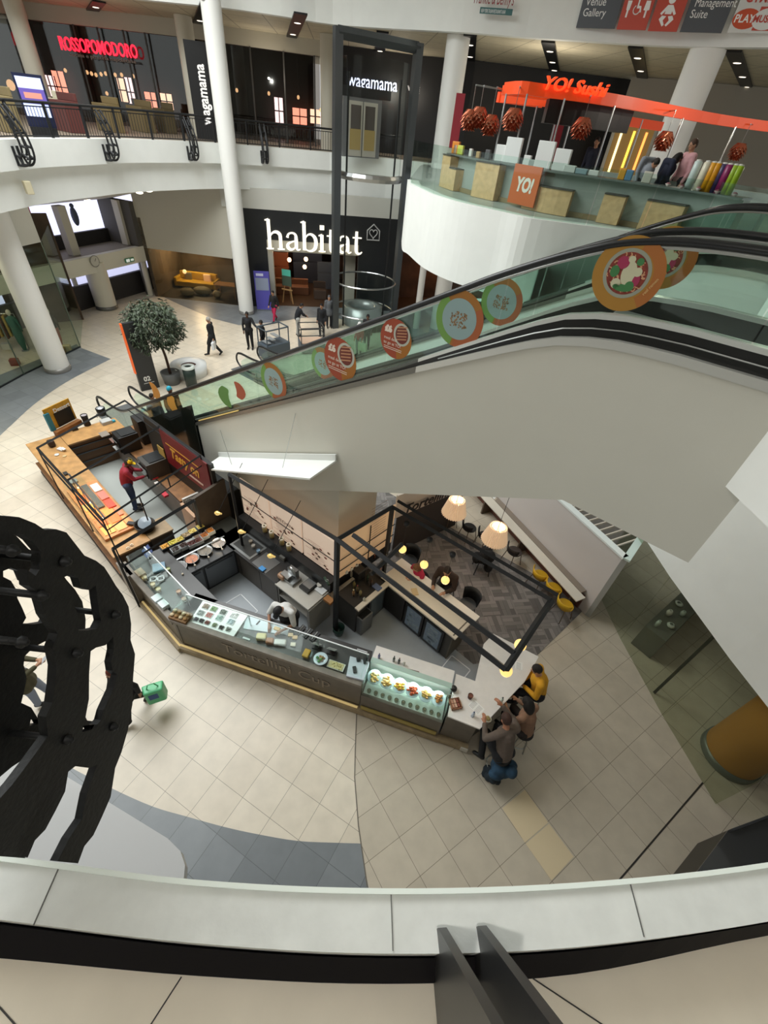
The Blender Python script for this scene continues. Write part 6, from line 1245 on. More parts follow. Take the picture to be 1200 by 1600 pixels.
o = MB(frame3((K0.x+kd.x*1.35-kn.x*.02, K0.y+kd.y*1.35-kn.y*.02, 1.45), (kd.x, kd.y, 0), (0, 0, 1))).bx(0, .32, 0, .38, 0, .02).build('notice', mat('#b0924a', .6), None); tag(o, 'yellowish framed notice on the black kiosk wall', 'notice')
# low black cabinet + ribbed white panel at the near end of the back counter
pC = W_(5.1, 2.2); t = thing('black_cabinet', 'square black cabinet at the near end of the ovens', 'cabinet', tuple(W_(5.3, 2.9)), wa); MB(TK1).bx(4.55, 5.9, 2.78, 3.75, .02, 1.25).build('body', mat('#141414', .4), t); MB(TK1).bx(4.5, 5.92, 2.76, 3.77, 1.25, 1.29).build('top', mat('#2e2f30', .35), t)
t = thing('ribbed_panel', 'white ribbed end panel beside the black cabinet', 'panel', tuple(W_(5.3, 2.3)), wa); MB(TK1).bx(5.12, 5.18, 2.1, 2.76, .02, 1.1).build('board', mat('#d8d4cd', .5), t)
for i in range(14): MB(TK1).bx(5.18, 5.2, 2.14+i*.045, 2.16+i*.045, .3, 1.05).build('rib', mat('#f2f0ec', .4), t)
MB(TK1).bx(5.18, 5.9, 2.0, 2.08, .02, 1.02).build('wood_panel', mat('#c09a7a', .5), t)
# overhead frame of the left kiosk
z6 = 2.6
A_ = G(58, 700, z6); B_ = G(195, 626, z6); C_ = G(250, 666, z6); D_ = G(313, 712, z6); E_ = G(106, 750, z6); F_ = G(160, 813, z6)
t = thing('ceiling_frame', 'thin black steel frame above the wooden kiosk', 'frame', (A_.x, A_.y, 0))
for a, b in ((A_, B_), (B_, D_), (A_, F_), (E_, C_), (F_, D_)): MB().tube([a, b], .028, 4).build('top_bar', M['frame'], t)
lo = Vector((0, 0, -.28)); 
for a, b in ((B_, D_), (F_, D_), (A_, F_)): MB().tube([a+lo, b+lo], .018, 4).build('lower_bar', M['frame'], t)
for a in (A_, E_, F_, D_): MB().tube([a, Vector((a.x, a.y, 1.05 if a is not D_ else .02))], .02, 4).build('post', M['frame'], t)
m_ = F_.lerp(D_, .33); MB().tube([m_, Vector((m_.x, m_.y, 1.9))], .018, 4).build('post', M['frame'], t); m_ = F_.lerp(D_, .62); MB().tube([m_, m_+lo], .018, 4).build('post', M['frame'], t)
# ================================================================ SIGNS AND FIRST FLOOR DETAILS
def signframe(A, B, ll, lr, off=.0):
    p = PL(A, B, *ll); q = PL(A, B, *lr); d = (q.to_2d()-p.to_2d()).normalized(); n = Vector((d.y, -d.x))
    o = Vector((p.x+n.x*off, p.y+n.y*off, p.z)); return frame3(o, (d.x, d.y, 0), (0, 0, 1)), (q.to_2d()-p.to_2d()).length
def fittext(s, A, B, ll, lr, top, m, parent=None, name='lettering', off=.05, bold=0, ext=.03, shear=0, xs0=None):
    Mx, wd_ = signframe(A, B, ll, lr, off); h_ = PL(A, B, ll[0], top).z-Mx.translation.z
    o = text(s, Matrix(), 1, m, name='probe'); bb = [v.co for v in o.data.vertices]; wx = max(v.x for v in bb)-min(v.x for v in bb); bpy.data.objects.remove(o)
    size = h_/.70; return text(s, Mx, size, m, name, parent, ext, xs=wd_/(wx*size), shear=shear, bold=bold)
def sign(name, label, cat='sign', loc=(0, 0, 0), grp=None): return thing(name, label, cat, loc, 0, grp)
A_, B_ = SF[2], SF[3]
Mx, wd_ = signframe(A_, B_, (100, 75), (217, 88), .1)
t = sign('neon_sign', 'red neon restaurant name on the dark window at upper left', loc=tuple(Mx.translation))
fittext('ROSSOPOMODORO', A_, B_, (98, 78), (217, 90), 57, mat('#ff2540', .4, emit=2.2, ecol='#ff2038'), t, off=.15, bold=.006)
fittext('cucina e pizzeria napoletana', A_, B_, (112, 88), (214, 97), 82, mat('#8f857c', .6), t, off=.15)
A2, B2 = SB[0], SB[1]
Mx, _ = signframe(A2, B2, (543, 135), (620, 138), .1); t = sign('lit_sign', 'white-blue lit restaurant name seen through the lift frame', loc=tuple(Mx.translation))
fittext('wagamama', A2, B2, (543, 134), (620, 140), 112, mat('#eef0ff', .4, emit=1.3, ecol='#dfe4ff'), t, off=.12, bold=.0)
Mx, _ = signframe(A2, B2, (640, 143), (693, 148), .1); t = sign('wall_sign', 'unlit grey restaurant name on the black wall right of the lift', loc=tuple(Mx.translation))
fittext('wagamama', A2, B2, (636, 141), (694, 150), 130, mat('#b9b8ba', .5, emit=.15), t, off=.12, bold=.01)  # faint glow put into the unlit letters
o = MB(Mx).bx(2.2, 3.4, -2.4, -1.6, 0, .1).build('green_notice', mat('#1f8a58', .5, emit=.2), None); tag(o, 'green lit notice on the black wall beside the white column', 'notice')
# vertical blade sign
bp = G(326, 216, L1); bp = Vector((bp.x*.96, bp.y*.96, L1)); bdv = Vector((bp.y, -bp.x, 0)).normalized()
t = sign('blade_sign', 'tall black banner with a white name running up it, behind the atrium column', loc=tuple(bp))
Mx = frame3(bp, bdv, (0, 0, 1)); bh = VZ(322, 66, bp)-L1
MB(Mx).bx(-.55, .42, 0, bh, -.1, 0).build('banner', mat('#0f0f11', .5), t)
zb_ = VZ(326, 195, bp)-L1; ht_ = VZ(318, 92, bp)-VZ(330, 193, bp)
text('wagamama', Mx @ Matrix.Translation((.22, zb_, .01)) @ Matrix.Rotation(pi/2, 4, 'Z'), .62, mat('#f2f0ec', .5, emit=.5), 'lettering', t, .01, xs=ht_/(.62*4.65), bold=.015)
# poster totem
tp_ = G(70, 176, 8.2); tp_ = G(74, 218, L1)*1; tp_ = Vector((tp_.x*1.02, tp_.y*1.02, L1)); dv = Vector((tp_.y, -tp_.x, 0)).normalized(); Mx = frame3(tp_, dv, (0, 0, 1)); hh = VZ(58, 117, tp_)-L1
t = sign('poster_totem', 'blue-lit poster screen on a stand behind the far left railing', 'screen', tuple(tp_)); MB(Mx).bx(-.42, .42, .3, hh, -.12, 0).build('case', mat('#141b3a', .4), t); MB(Mx).bx(-.36, .36, hh*.35, hh-.08, 0, .01).build('screen', mat('#b9c4ea', .4, emit=.9, ecol='#b5c2f0'), t)
MB(Mx).bx(-.36, .36, hh*.55, hh*.78, .01, .02).build('picture', mat('#5a4a8a', .4, emit=.5, ecol='#6a5ac0'), t); MB(Mx).bx(-.25, .25, hh*.63, hh*.72, .02, .025).build('faces', mat('#c98a7a', .4, emit=.4), t); MB(Mx).bx(-.4, .4, 0, .3, -.2, .1).build('foot', M['black'], t)
# bright windows and lamps inside restaurants
SFb = inset(SF, 5.6)
k_ = 0
for (x0, x1, y0, y1, s_, l_) in ((78, 97, 118, 150, 0, 'pink-white street window behind the poster totem'), (97, 116, 112, 160, 0, 'tall pink street window right of the poster totem'), (185, 205, 122, 158, 0, 'orange-edged street window under the red neon name'), (206, 218, 122, 166, 0, 'narrow bright street window right of the orange-edged one'), (232, 252, 144, 168, 0, 'low bright window left of the cream column'), (256, 275, 146, 170, 0, 'low bright window nearest the cream column'),
                             (430, 444, 152, 193, 1, 'tall pale pink window in the right-hand restaurant'), (457, 480, 168, 193, 1, 'low orange-white window in the right-hand restaurant'), (484, 502, 170, 192, 1, 'low bright window nearest the lift')):
    A_, B_ = (SFb[2], SFb[3]) if s_ == 0 else (SFb[3], SFb[4]); Mx, wd_ = signframe(A_, B_, (x0, y1), (x1, y1), .2); hh = PL(A_, B_, x0, y0).z-Mx.translation.z
    t = thing('street_window', l_, 'window', tuple(Mx.translation)); c = ['#ffdfe6', '#ff9c86', '#ffd2b8'][k_ % 3]; k_ += 1
    MB(Mx).bx(0, wd_, 0, hh, 0, .04).build('pane', mat(c, .5, emit=5.5, ecol=c), t)
    for q in range(3): MB(Mx).bx(wd_*q/2-.03, wd_*q/2+.03, 0, hh, .04, .08).build('glazing_bar', M['black'], t)
    MB(Mx).bx(0, wd_, hh*.5-.03, hh*.5+.03, .04, .08).build('glazing_bar', M['black'], t)
for i, (x, y, l_) in enumerate(((17, 133, 'round yellowish globe lamp at the far left of the restaurants'), (102, 110, 'small bare bulb above the pink windows'), (136, 113, 'first of the bulbs over the restaurant bar, by the left'), (143, 115, 'second of the bulbs over the restaurant bar'), (150, 117, 'third of the bulbs over the restaurant bar'), (158, 116, 'fourth of the bulbs over the restaurant bar'), (165, 115, 'fifth of the bulbs over the restaurant bar'), (167, 146, 'orange flame-like lamp below the row of bulbs'), (180, 117, 'bulb left of the orange-edged window'), (190, 117, 'bulb over the orange-edged window'), (208, 119, 'bulb over the narrow bright window'),
                       (370, 141, 'white pendant left in the right-hand restaurant'), (420, 146, 'warm pendant in the right-hand restaurant'), (466, 152, 'warm pendant nearest the tall cream column by the lift'), (501, 172, 'round warm lamp just left of the lift'), (535, 177, 'round warm lamp seen inside the lift frame'))):
    A_, B_ = (SFb[2], SFb[3]) if x < 290 else (SFb[3], SFb[4]); p = PL(A_+Vector((1, -2)), B_+Vector((1, -2)), x, y); t = thing('pendant_lamp', l_, 'lamp', (p.x, p.y, p.z-.15), 0, 'lamps inside the restaurants'); r_ = .22 if x == 17 else .085
    MB().ball(p, (r_, r_, r_*1.2), 12, 8).build('bulb', mat('#ffd9a0', .4, emit=3.0, ecol='#ffcf9a'), t); MB().tube([(p.x, p.y, p.z+r_), (p.x, p.y, LU+.02)], .012, 5).build('cable', M['black'], t)
for i, (x, y, w_, c, l_) in enumerate(((15, 214, 1.2, '#7d6f4c', 'tan booth seat behind the railing at the far left'), (110, 214, 1.6, '#5b2b26', 'dark red booth behind the railing near the poster'), (95, 208, .8, '#c9c3ac', 'pale planter box behind the railing'), (175, 214, 1.4, '#75643f', 'tan booth seat below the red neon name'), (225, 214, 1.5, '#6f6040', 'tan booth seat right of the second bracket'), (262, 216, 1.0, '#5f5338', 'olive tan booth seat near the third bracket'), (140, 190, .5, '#b9b5a8', 'pale grey waiter station under the bulbs'), (212, 205, .5, '#8a8f8c', 'grey menu stand behind the railing'))):
    p = G(x, y-8, L1); o = MB(TF(p, -.6)).bx(-w_/2, w_/2, -.3, .3, .005, 1.0).bx(-w_/2, w_/2, .2, .3, 1.0, 1.25).build('booth_seat' if 'booth' in l_ else 'low_unit', mat(c, .7), None, .02, origin=tuple(p)); tag(o, l_, 'seat' if 'booth' in l_ else 'furniture')
# ceiling light slots
def slot(n_, f_, l_):
    a = G(n_[0], n_[1], LU); b = G(f_[0], f_[1], LU)
    if (b-a).length > 11: b = a+(b-a).normalized()*11
    t = thing('ceiling_slot', l_, 'ceiling light', (a.x, a.y, LU-.02), 0, 'black downlight slots in the ceiling'); MB().strip([a-(b-a).normalized()*1.2, b], LU-.05, LU+.01, .55, -1).build('channel', mat('#0c0c0d', .4), t)
    d = (b-a).normalized(); n = Vector((d.y, -d.x, 0))
    for q in (.12, .5, .86):
        p = a.lerp(b, q)+n*.28; MB().lathe([(.001, LU-.06), (.13, LU-.06), (.15, LU-.052)], (p.x, p.y, 0), 14, caps=False).build('downlight', mat('#fff2dc', .4, emit=2.5), t)
for n_, f_, l_ in (((141, 4), (126, 27), 'black ceiling slot above the red neon name'), ((312, 3), (295, 50), 'black ceiling slot just left of the tall atrium column'), ((457, 25), (443, 70), 'black ceiling slot left of the lift frame'), ((588, 54), (586, 80), 'black ceiling slot seen through the lift frame'), ((725, 60), (728, 108), 'black ceiling slot hidden by the left sushi column'), ((848, 71), (860, 112), 'black ceiling slot above the orange sushi name'), ((984, 80), (1000, 134), 'black ceiling slot between the sushi name and the thick column'), ((1137, 87), (1163, 146), 'black ceiling slot at the far right')):
    slot(n_, f_, l_)
# ---- homeware shop name in serif letters
def ribbon(mb, pts, ws, z0=0, z1=.06):
    pts = [Vector(p) for p in pts]; n = len(pts); L_ = []; R__ = []
    for i, p in enumerate(pts):
        d = (pts[min(n-1, i+1)]-pts[max(0, i-1)]).normalized(); nn = Vector((-d.y, d.x))*ws[i]/2; L_.append(p+nn); R__.append(p-nn)
    for i in range(n-1):
        q = [L_[i], R__[i], R__[i+1], L_[i+1]]; mb.prism([tuple(v) for v in q], z0, z1)
def curve(pts, ws, k=5):
    a = smooth_line([Vector((p[0], p[1], w_)) for p, w_ in zip(pts, ws)], k); return [(v.x, v.y) for v in a], [v.z for v in a]
GL = {
 'h': ([([(.2, 0), (.2, 1.62)], [.2, .2], 0), ([(0, .035), (.42, .035)], [.07, .07], 0), ([(.0, 1.56), (.22, 1.62)], [.06, .1], 0), ([(.25, .72), (.42, .92), (.63, .97), (.81, .86), (.85, .62), (.85, 0)], [.06, .1, .16, .2, .2, .2], 1), ([(.65, .035), (1.07, .035)], [.07, .07], 0)], 1.14),
 'a': ([([(.12, .70), (.2, .9), (.42, .97), (.6, .88), (.64, .65), (.64, .15)], [.16, .1, .09, .14, .2, .2], 1), ([(.64, .2), (.72, .04), (.88, .1)], [.16, .1, .05], 1), ([(.62, .55), (.38, .48), (.16, .36), (.13, .18), (.28, .05), (.48, .1), (.62, .27)], [.06, .08, .14, .2, .15, .08, .06], 1)], .93),
 'b': ([([(.2, .05), (.2, 1.62)], [.2, .2], 0), ([(.0, 1.56), (.22, 1.62)], [.06, .1], 0), ([(.25, .72), (.42, .92), (.64, .95), (.84, .78), (.9, .5), (.84, .2), (.64, .04), (.4, .04), (.24, .16)], [.06, .08, .13, .2, .22, .2, .12, .07, .06], 1)], 1.06),
 'i': ([([(.2, 0), (.2, .97)], [.2, .2], 0), ([(0, .035), (.42, .035)], [.07, .07], 0), ([(.0, .91), (.22, .97)], [.06, .1], 0), ([(.08, 1.36), (.34, 1.36)], [.25, .25], 0)], .5),
 't': ([([(.24, 1.28), (.24, .3), (.32, .06), (.48, .03), (.62, .14)], [.16, .2, .16, .1, .05], 1), ([(0, .93), (.56, .93)], [.07, .07], 0)], .66)}
pLL = HB(417, 388); pLR = HB(566, 394); nx = Vector((hd.x, hd.y, 0)); ta_ = HB(419, 341).z
total_u = sum(GL[c][1] for c in 'habitat'); usx = (pLR.to_2d()-pLL.to_2d()).length/total_u; usz = (ta_-pLL.z)/1.64
t = sign('shop_name', 'large glowing white serif shop name on the black front', loc=tuple(pLL)); x_ = 0
for c in 'habitat':
    Mx = frame3(pLL-Vector((hn.x, hn.y, 0))*.12, nx, (0, 0, 1)) @ Matrix.Translation((x_*usx, 0, 0)) @ Matrix.Diagonal((usx, usz, 1, 1)); mb = MB(Mx)
    for pts, ws, cv in GL[c][0]:
        if cv: pts, ws = curve(pts, ws)
        ribbon(mb, pts, ws)
    mb.build('letter', mat('#fbf7e8', .5, emit=1.0, ecol='#fff6e0'), t); x_ += GL[c][1]
hp_ = HB(573, 374); Mx = frame3(hp_-Vector((hn.x, hn.y, 0))*.1, nx, (0, 0, 1)); t = sign('shop_logo', 'small outlined house logo with a heart beside the white shop name', loc=tuple(hp_)); s_ = (HB(592, 374).to_2d()-hp_.to_2d()).length
gm = mat('#a9a9a6', .5, emit=.15)
hh_ = HB(582, 350).z-hp_.z; MB(Mx).tube([(0, 0, 0), (s_, 0, 0), (s_, hh_*.6, 0), (s_/2, hh_, 0), (0, hh_*.6, 0)], .035, 4, closed=True).build('house_outline', gm, t)
MB(Mx).tube([(s_*.5+s_*.02*16*sin(a)**3, hh_*.42+hh_*.02*(13*cos(a)-5*cos(2*a)-2*cos(3*a)-cos(4*a)), 0) for a in [2*pi*i/30 for i in range(30)]], .025, 4, closed=True).build('heart', gm, t)
# shop interior: easel, sofas, lamps, tables
def HI(u, v, z=0): p = hb0+hd*u+hn*v; return Vector((p.x, p.y, z))
TH2 = TF((hb0.x, hb0.y, 0), atan2(hd.y, hd.x))
p = HB(450, 475); p = G(450, 474); t = thing('easel', 'wooden easel with a small sign at the homeware shop entrance', 'easel', (p.x, p.y, .01)); T = TF((p.x, p.y, .01), -.2); ew = mat('#b08a5a', .5)
for a in (-.35, .35): MB(T).tube([(a, 0, 0), (a*.2, .1, 1.7)], .03, 5).build('leg', ew, t)
MB(T).tube([(0, .5, 0), (0, .12, 1.5)], .03, 5).build('leg', ew, t); MB(T).bx(-.35, .35, -.04, .02, .75, .82).build('ledge', ew, t); MB(T).bx(-.3, .3, -.02, .02, 1.0, 1.55).build('board', mat('#4a5a4c', .5), t); MB(T).bx(-.28, .28, -.03, .01, 1.56, 1.9).build('teal_card', mat('#4aa08c', .5, emit=.3), t)
p = G(414, 484); t = thing('pull_up_banner', 'purple and grey pull-up banner left of the shop doorway', 'banner', (p.x, p.y, .01)); T = TF((p.x, p.y-.1, .01), .25); MB(T).bx(-.42, .42, -.02, .02, .05, 2.1).build('sheet', mat('#4f4a9c', .5, emit=.15), t); MB(T).bx(-.36, .36, -.03, -.02, 1.1, 1.75).build('photo', mat('#8f98ae', .5), t); MB(T).bx(-.3, .1, -.03, -.02, 1.85, 1.98).build('heading', mat('#cfd0e8', .5), t); MB(T).bx(-.45, .45, -.12, .12, 0, .06).build('foot', M['steel'], t)
def sofa(p, rz, w_, c, l_, cush=()):
    t = thing('sofa', l_, 'sofa', (p[0], p[1], .01), rz); T = TF((p[0], p[1], .01), rz); m = mat(c, .8, noise=.1)
    MB(T).bx(-w_/2, w_/2, -.4, .4, .12, .42).build('seat', m, t, .05); MB(T).bx(-w_/2, w_/2, .25, .48, .4, .85).build('backrest', m, t, .06)
    for a in (-1, 1): MB(T).box((a*(w_/2+.05), .02, .36), (.18, .9, .5)).build('armrest', m, t, .05)
    for a in (-.4, .4): MB(T).box((a*w_, -.3, .06), (.05, .05, .12)).build('leg', M['black'], t)
    for q, cc_ in cush:
        o = MB(T).box((q, .15, .62), (.45, .14, .42)).build('cushion', mat(cc_, .8, emit=.35 if cc_ == '#f0c9a0' else 0), None, .05, origin=tuple(T @ Vector((q, .15, .44)))); tag(o, ('peach lit' if cc_ == '#f0c9a0' else 'patterned grey')+' cushion on the yellow sofa', 'cushion')  # the peach cushion's glow stands in for lamplight falling on it
sp_ = G(303, 456); sa_ = atan2((s1-s0).y, (s1-s0).x); spv = sn*1.5; sofa((sp_.x+sn.x*.8, sp_.y+sn.y*.8), sa_, 2.4, '#b8941c', 'yellow sofa in the dark furniture window', ((-.6, '#8a8468'), (.6, '#f0c9a0')))
for x, y, c, w_, l_ in ((288, 466, '#6a6448', .8, 'olive pouffe in front of the yellow sofa, left'), (312, 464, '#77704f', 1.1, 'long olive ottoman in front of the yellow sofa'), (335, 470, '#a89a78', .5, 'small pale stool right of the ottomans')):
    p = G(x, y); p = p+Vector((sn.x, sn.y, 0))*.55; o = MB(TF((p.x, p.y, .01))).ball((0, 0, .22), (w_/2, .4 if w_ > .6 else .22, .22), 16, 10).build('pouffe', mat(c, .8), None, origin=(p.x, p.y, .01)); tag(o, l_, 'pouffe')
p = G(352, 470)+Vector((sn.x, sn.y, 0))*.7; t = thing('wooden_table', 'wooden table with legs at the right of the furniture window', 'table', (p.x, p.y, .01)); T = TF((p.x, p.y, .01), sa_); MB(T).bx(-.7, .6, -.4, .4, .72, .76).build('table_top', mat('#a87a44', .5, emit=.1), t)  # table top glows faintly, imitating light on the same wood as the legs
for a, b in ((-.6, -.3), (.5, -.3), (-.6, .3), (.5, .3)): MB(T).tube([(a, b, .72), (a, b, 0)], .03, 5).build('leg', mat('#a87a44', .5), t)
for (x, y, l_) in ((264, 396, 'warm lamp high at the left of the furniture window'), (271, 435, 'small warm lamp low in the furniture window')):
    p = SW(x, y)+Vector((sn.x, sn.y, 0))*1.6; o = MB().ball(p, .12, 10, 7).build('display_lamp', mat('#ffca90', .4, emit=3), None); tag(o, l_, 'lamp')
point('window_glow', (sp_.x+sn.x*.6, sp_.y+sn.y*.6, 2.3), 320, (1, .75, .45), .2)
for i, (u, v, w_, d_, h_, c, l_) in enumerate(((3.0, 3.0, 2.2, .9, .8, '#7a4e34', 'brown leather sofa inside the homeware shop'), (4.8, 2.2, .8, .8, .9, '#4a3a30', 'dark armchair right of the shop entrance'), (2.0, 4.5, 1.8, .5, 2.0, '#8a4a2c', 'tall orange-brown shelf at the back left of the shop'), (4.2, 5.6, 2.0, .4, 2.2, '#3c4458', 'blue-grey lit shelf at the back of the shop'), (5.4, 4.4, 1.2, .5, 1.6, '#5a6474', 'grey-blue display unit at the back right of the shop'))):
    p = HI(u, v, .01); t = thing('shop_furniture', l_, 'furniture', tuple(p), atan2(hd.y, hd.x)); T = TF(p, atan2(hd.y, hd.x)); MB(T).bx(-w_/2, w_/2, -d_/2, d_/2, 0, h_*.6).build('lower_part', mat(c, .6), t, .03); MB(T).bx(-w_/2, w_/2, d_*.2, d_/2, h_*.6, h_).build('upper_part', mat(c, .6), t, .03)
for i, (x, y, l_) in enumerate(((452, 402, 'orange ceiling lamp at the left inside the shop'), (476, 413, 'bright bulb lamp in the middle of the shop entrance'), (478, 401, 'warm strip lamp above the entrance'), (548, 408, 'cool blue-white lamp at the right of the shop'))):
    p = PL(hb0+hn*2.5, hb1+hn*2.5, x, y+4); o = MB().ball(p, .13, 10, 7).build('shop_lamp', mat('#ffd9a8' if x < 540 else '#b9c4ff', .4, emit=3.5), None); tag(o, l_, 'lamp')
point('shop_glow', HI(3.5, 3, 2.9), 110, (1, .72, .45), .3); point('shop_glow', q0+Vector((1, 2)).to_3d()+Vector((0, 0, 3)) if False else (2, 33.2, 3.0), 90, (1, .62, .35), .3)
# entrance details
t = thing('exit_sign', 'green and white exit sign on the cream beam near its right end', 'sign', tuple(EW(200, 407))); p = EW(201, 406); T = frame3(p-Vector((en.x, en.y, 0))*.05, (-ed.x, -ed.y, 0), (0, 0, 1)); MB(T).bx(-.3, .3, -.1, .1, 0, .04).build('box', mat('#2f6a4c', .5, emit=.2), t); MB(T).bx(-.25, -.02, -.07, .07, .04, .05).build('panel', mat('#e8f2ea', .5, emit=.4), t); MB(T).bx(.06, .25, -.05, .05, .04, .05).build('pictogram', mat('#e8f2ea', .5, emit=.4), t)
p = EW(147, 408); t = thing('wall_clock', 'small round pale clock on the cream beam', 'clock', tuple(p)); T = frame3(p-Vector((en.x, en.y, 0))*.04, (-ed.x, -ed.y, 0), (0, 0, 1)); mb = MB(T); disc(mb, T, .24, 24, z=.01); mb.build('face', mat('#c9c7bd', .5), t); MB(T).tube([(.25*cos(a), .25*sin(a), .01) for a in [2*pi*i/24 for i in range(24)]], .02, 5, closed=True).build('rim', mat('#8f8d86', .5), t); MB(T).tube([(0, 0, .02), (.1, .12, .02)], .01, 4).build('hand', M['black'], t)
p = G(238, 462); t = thing('door_leaf', 'yellow-edged door leaf at the right of the street entrance', 'door', (p.x, p.y, .01)); MB(TF((p.x-.3, p.y+.3, .01), .6)).bx(-.04, .04, -.4, .4, 0, 2.1).build('edge', mat('#a98a2c', .5), t); MB(TF((p.x-.5, p.y+.35, .01), .6)).bx(-.05, .05, -.4, .4, 0, 2.15).build('leaf', mat('#4a4a46', .4), t)
# red phone-box-like frames in the upper windows
for k, (x0, x1, l_) in enumerate(((78, 98, 'red framed street furniture seen through the upper left window'),)):
    p = EW((x0+x1)/2, 345); u = (p.to_2d()-e0).dot(ed); t = thing('red_frame', l_, 'street furniture', tuple(p)); 
    for du in (-.45, 0, .45): mb = MB(); ebox(mb, u+du-.05, u+du+.05, 2.24, 2.29, bz1+.6, bz1+2.2); mb.build('upright', mat('#c2283a', .5), t)
    for z_ in (.7, 1.3, 2.15): mb = MB(); ebox(mb, u-.5, u+.5, 2.24, 2.29, bz1+z_, bz1+z_+.09); mb.build('crossbar', mat('#c2283a', .5), t)
p = EW(156, 350); u = (p.to_2d()-e0).dot(ed); mb = MB(); q = e0+ed*u+en*1.6; mb.ball((q.x, q.y, bz1+1.4), (.17, .14, .42), 12, 8).ball((q.x, q.y, bz1+1.85), .10, 10, 8); o = mb.build('wrapped_bundle', mat('#4a5262', .7), None); tag(o, 'dark grey draped shape in the upper street window', 'bundle')
# soffit downlights + wall box
def on_soffit(u, v):
    a = lerp_line(SOF[0], u); b = lerp_line(SOF[1], u); return a.lerp(b, v)
for i, (x, y) in enumerate(((68, 309), (137, 312), (220, 308), (244, 300))):
    best = min(((u/60, v/10) for u in range(61) for v in range(1, 10)), key=lambda uv: (lambda p: (pxy(p)[0]-x)**2+(pxy(p)[1]-y)**2)(on_soffit(*uv))) if False else None
def pxy(P):
    v = Vector(P)-Vector((0, 0, H)); d = v.dot(-_cz); return (600+FPX*v.dot(_cx)/d, 800-FPX*v.dot(_cy)/d)
for i, (x, y, l_) in enumerate(((68, 309, 'round soffit downlight furthest left'), (137, 312, 'second round soffit downlight from the left'), (220, 308, 'third round soffit downlight from the left'), (244, 300, 'round soffit downlight nearest the fascia, on the right'))):
    best = None
    for uu in range(61):
        for vv_ in range(1, 20):
            P = on_soffit(uu/60, vv_/20); q = pxy(P); e = (q[0]-x)**2+(q[1]-y)**2
            if best is None or e < best[0]: best = (e, P)
    P = best[1]; o = MB(TF(P-Vector((0, 0, .03)))).ball((0, 0, 0), (.16, .16, .05), 14, 8).build('downlight', mat('#fff6e2', .4, emit=3), None, origin=tuple(P)); tag(o, l_, 'ceiling light', 'soffit downlights')
P = PL(LE[4], LE[5], 46, 292); P = G(46, 292, 6.0); q = min(LE2, key=lambda w_: abs(atan2(w_.x, w_.y)-atan2(P.x, P.y)))
o = MB(TF((q.x+.3*-(-.0), q.y, VZ(46, 292, q)-.2), .9)).bx(-.1, .1, -.12, .12, 0, .36).build('wall_box', mat('#cfc6a8', .5), None, .02); tag(o, 'small beige sounder box on the white fascia at the left', 'wall box')
# ---- left glass shop
t = thing('glass_corner', 'tall green-tinted glass corner of the clothes shop at the left', 'glass screen', tuple(lg0)+(0,)); gt = glass('left_glass', '#eaf1eb', .03)
MB().strip([lg0, lg1], .02, lgz, .02).build('pane', gt, t); lgL = G(-60, 640).to_2d(); MB().strip([lgL, lg0], .02, lgz, .02).build('pane', gt, t); MB().strip([lg1, lg1+Vector((-1.8, 3.2))], .02, lgz, .02).build('pane', gt, t)
for q in (lg0, lg1, lg0.lerp(lg1, .5)): MB().box((q.x, q.y, lgz/2), (.03, .03, lgz), 0).build('edge', mat('#5a6a5e', .3), t)
MB().strip([lgL, lg0, lg1], .0, .06, .05).build('floor_channel', M['dsteel'], t)
struct('wall_left', MB().strip([Vector((-19, 8)), Vector((-19.5, 20)), lg1+Vector((-1.8, 3.3))], 0, 4.6, .2, 1), mat('#4a3a2e', .8, noise=.4, nscale=1), 'brown back wall of the clothes shop', 'wall')
struct('wall_left', MB().strip([lg0+(lg0-lg1)*1.2, lg1], lgz, 5.9, .3, 1), mat('#dcdcd4', .6), 'off-white panel above the left shop glass', 'wall')
def rack(p, rz, l_, cols, h_=1.5):
    t = thing('clothes_rack', l_, 'rack', tuple(p), rz); T = TF(p, rz)
    for a in (-.5, .5): MB(T).tube([(a, 0, 0), (a, 0, h_)], .02, 5).build('upright', M['steel'], t)
    MB(T).tube([(-.5, 0, h_), (.5, 0, h_)], .02, 5).build('rail', M['steel'], t)
    for i, c in enumerate(cols):
        o = MB(T).bx(-.42+i*.17, -.32+i*.17, -.22, .22, h_-1.0+.1*(i % 2), h_-.03).build('garment', mat(c, .8), None, .03, origin=tuple(T @ Vector((-.37+i*.17, 0, h_-1.0)))); tag(o, {0: 'first', 1: 'second', 2: 'third', 3: 'fourth', 4: 'fifth'}[i]+' garment on the clothes rack '+l_.split('clothes ')[1], 'garment', 'hanging clothes in the left shop')
rack(Vector((-17.2, 18.2, .01)), .4, 'rack of rust and gold clothes at the back of the left shop', ['#7a3a26', '#a8862c', '#5a2c20', '#b0944a', '#3c2a22'])
rack(Vector((-17.4, 16.0, .01)), .3, 'rack of pale and teal clothes in the middle of the left shop', ['#c9c4b8', '#3f7a72', '#8a8a80', '#d8d4c6', '#4a3a30'])
rack(Vector((-16.9, 14.2, .01)), .3, 'rack of brown clothes near the front glass of the left shop', ['#5a3c2c', '#77503a', '#40302a', '#94735a', '#2c2622'])
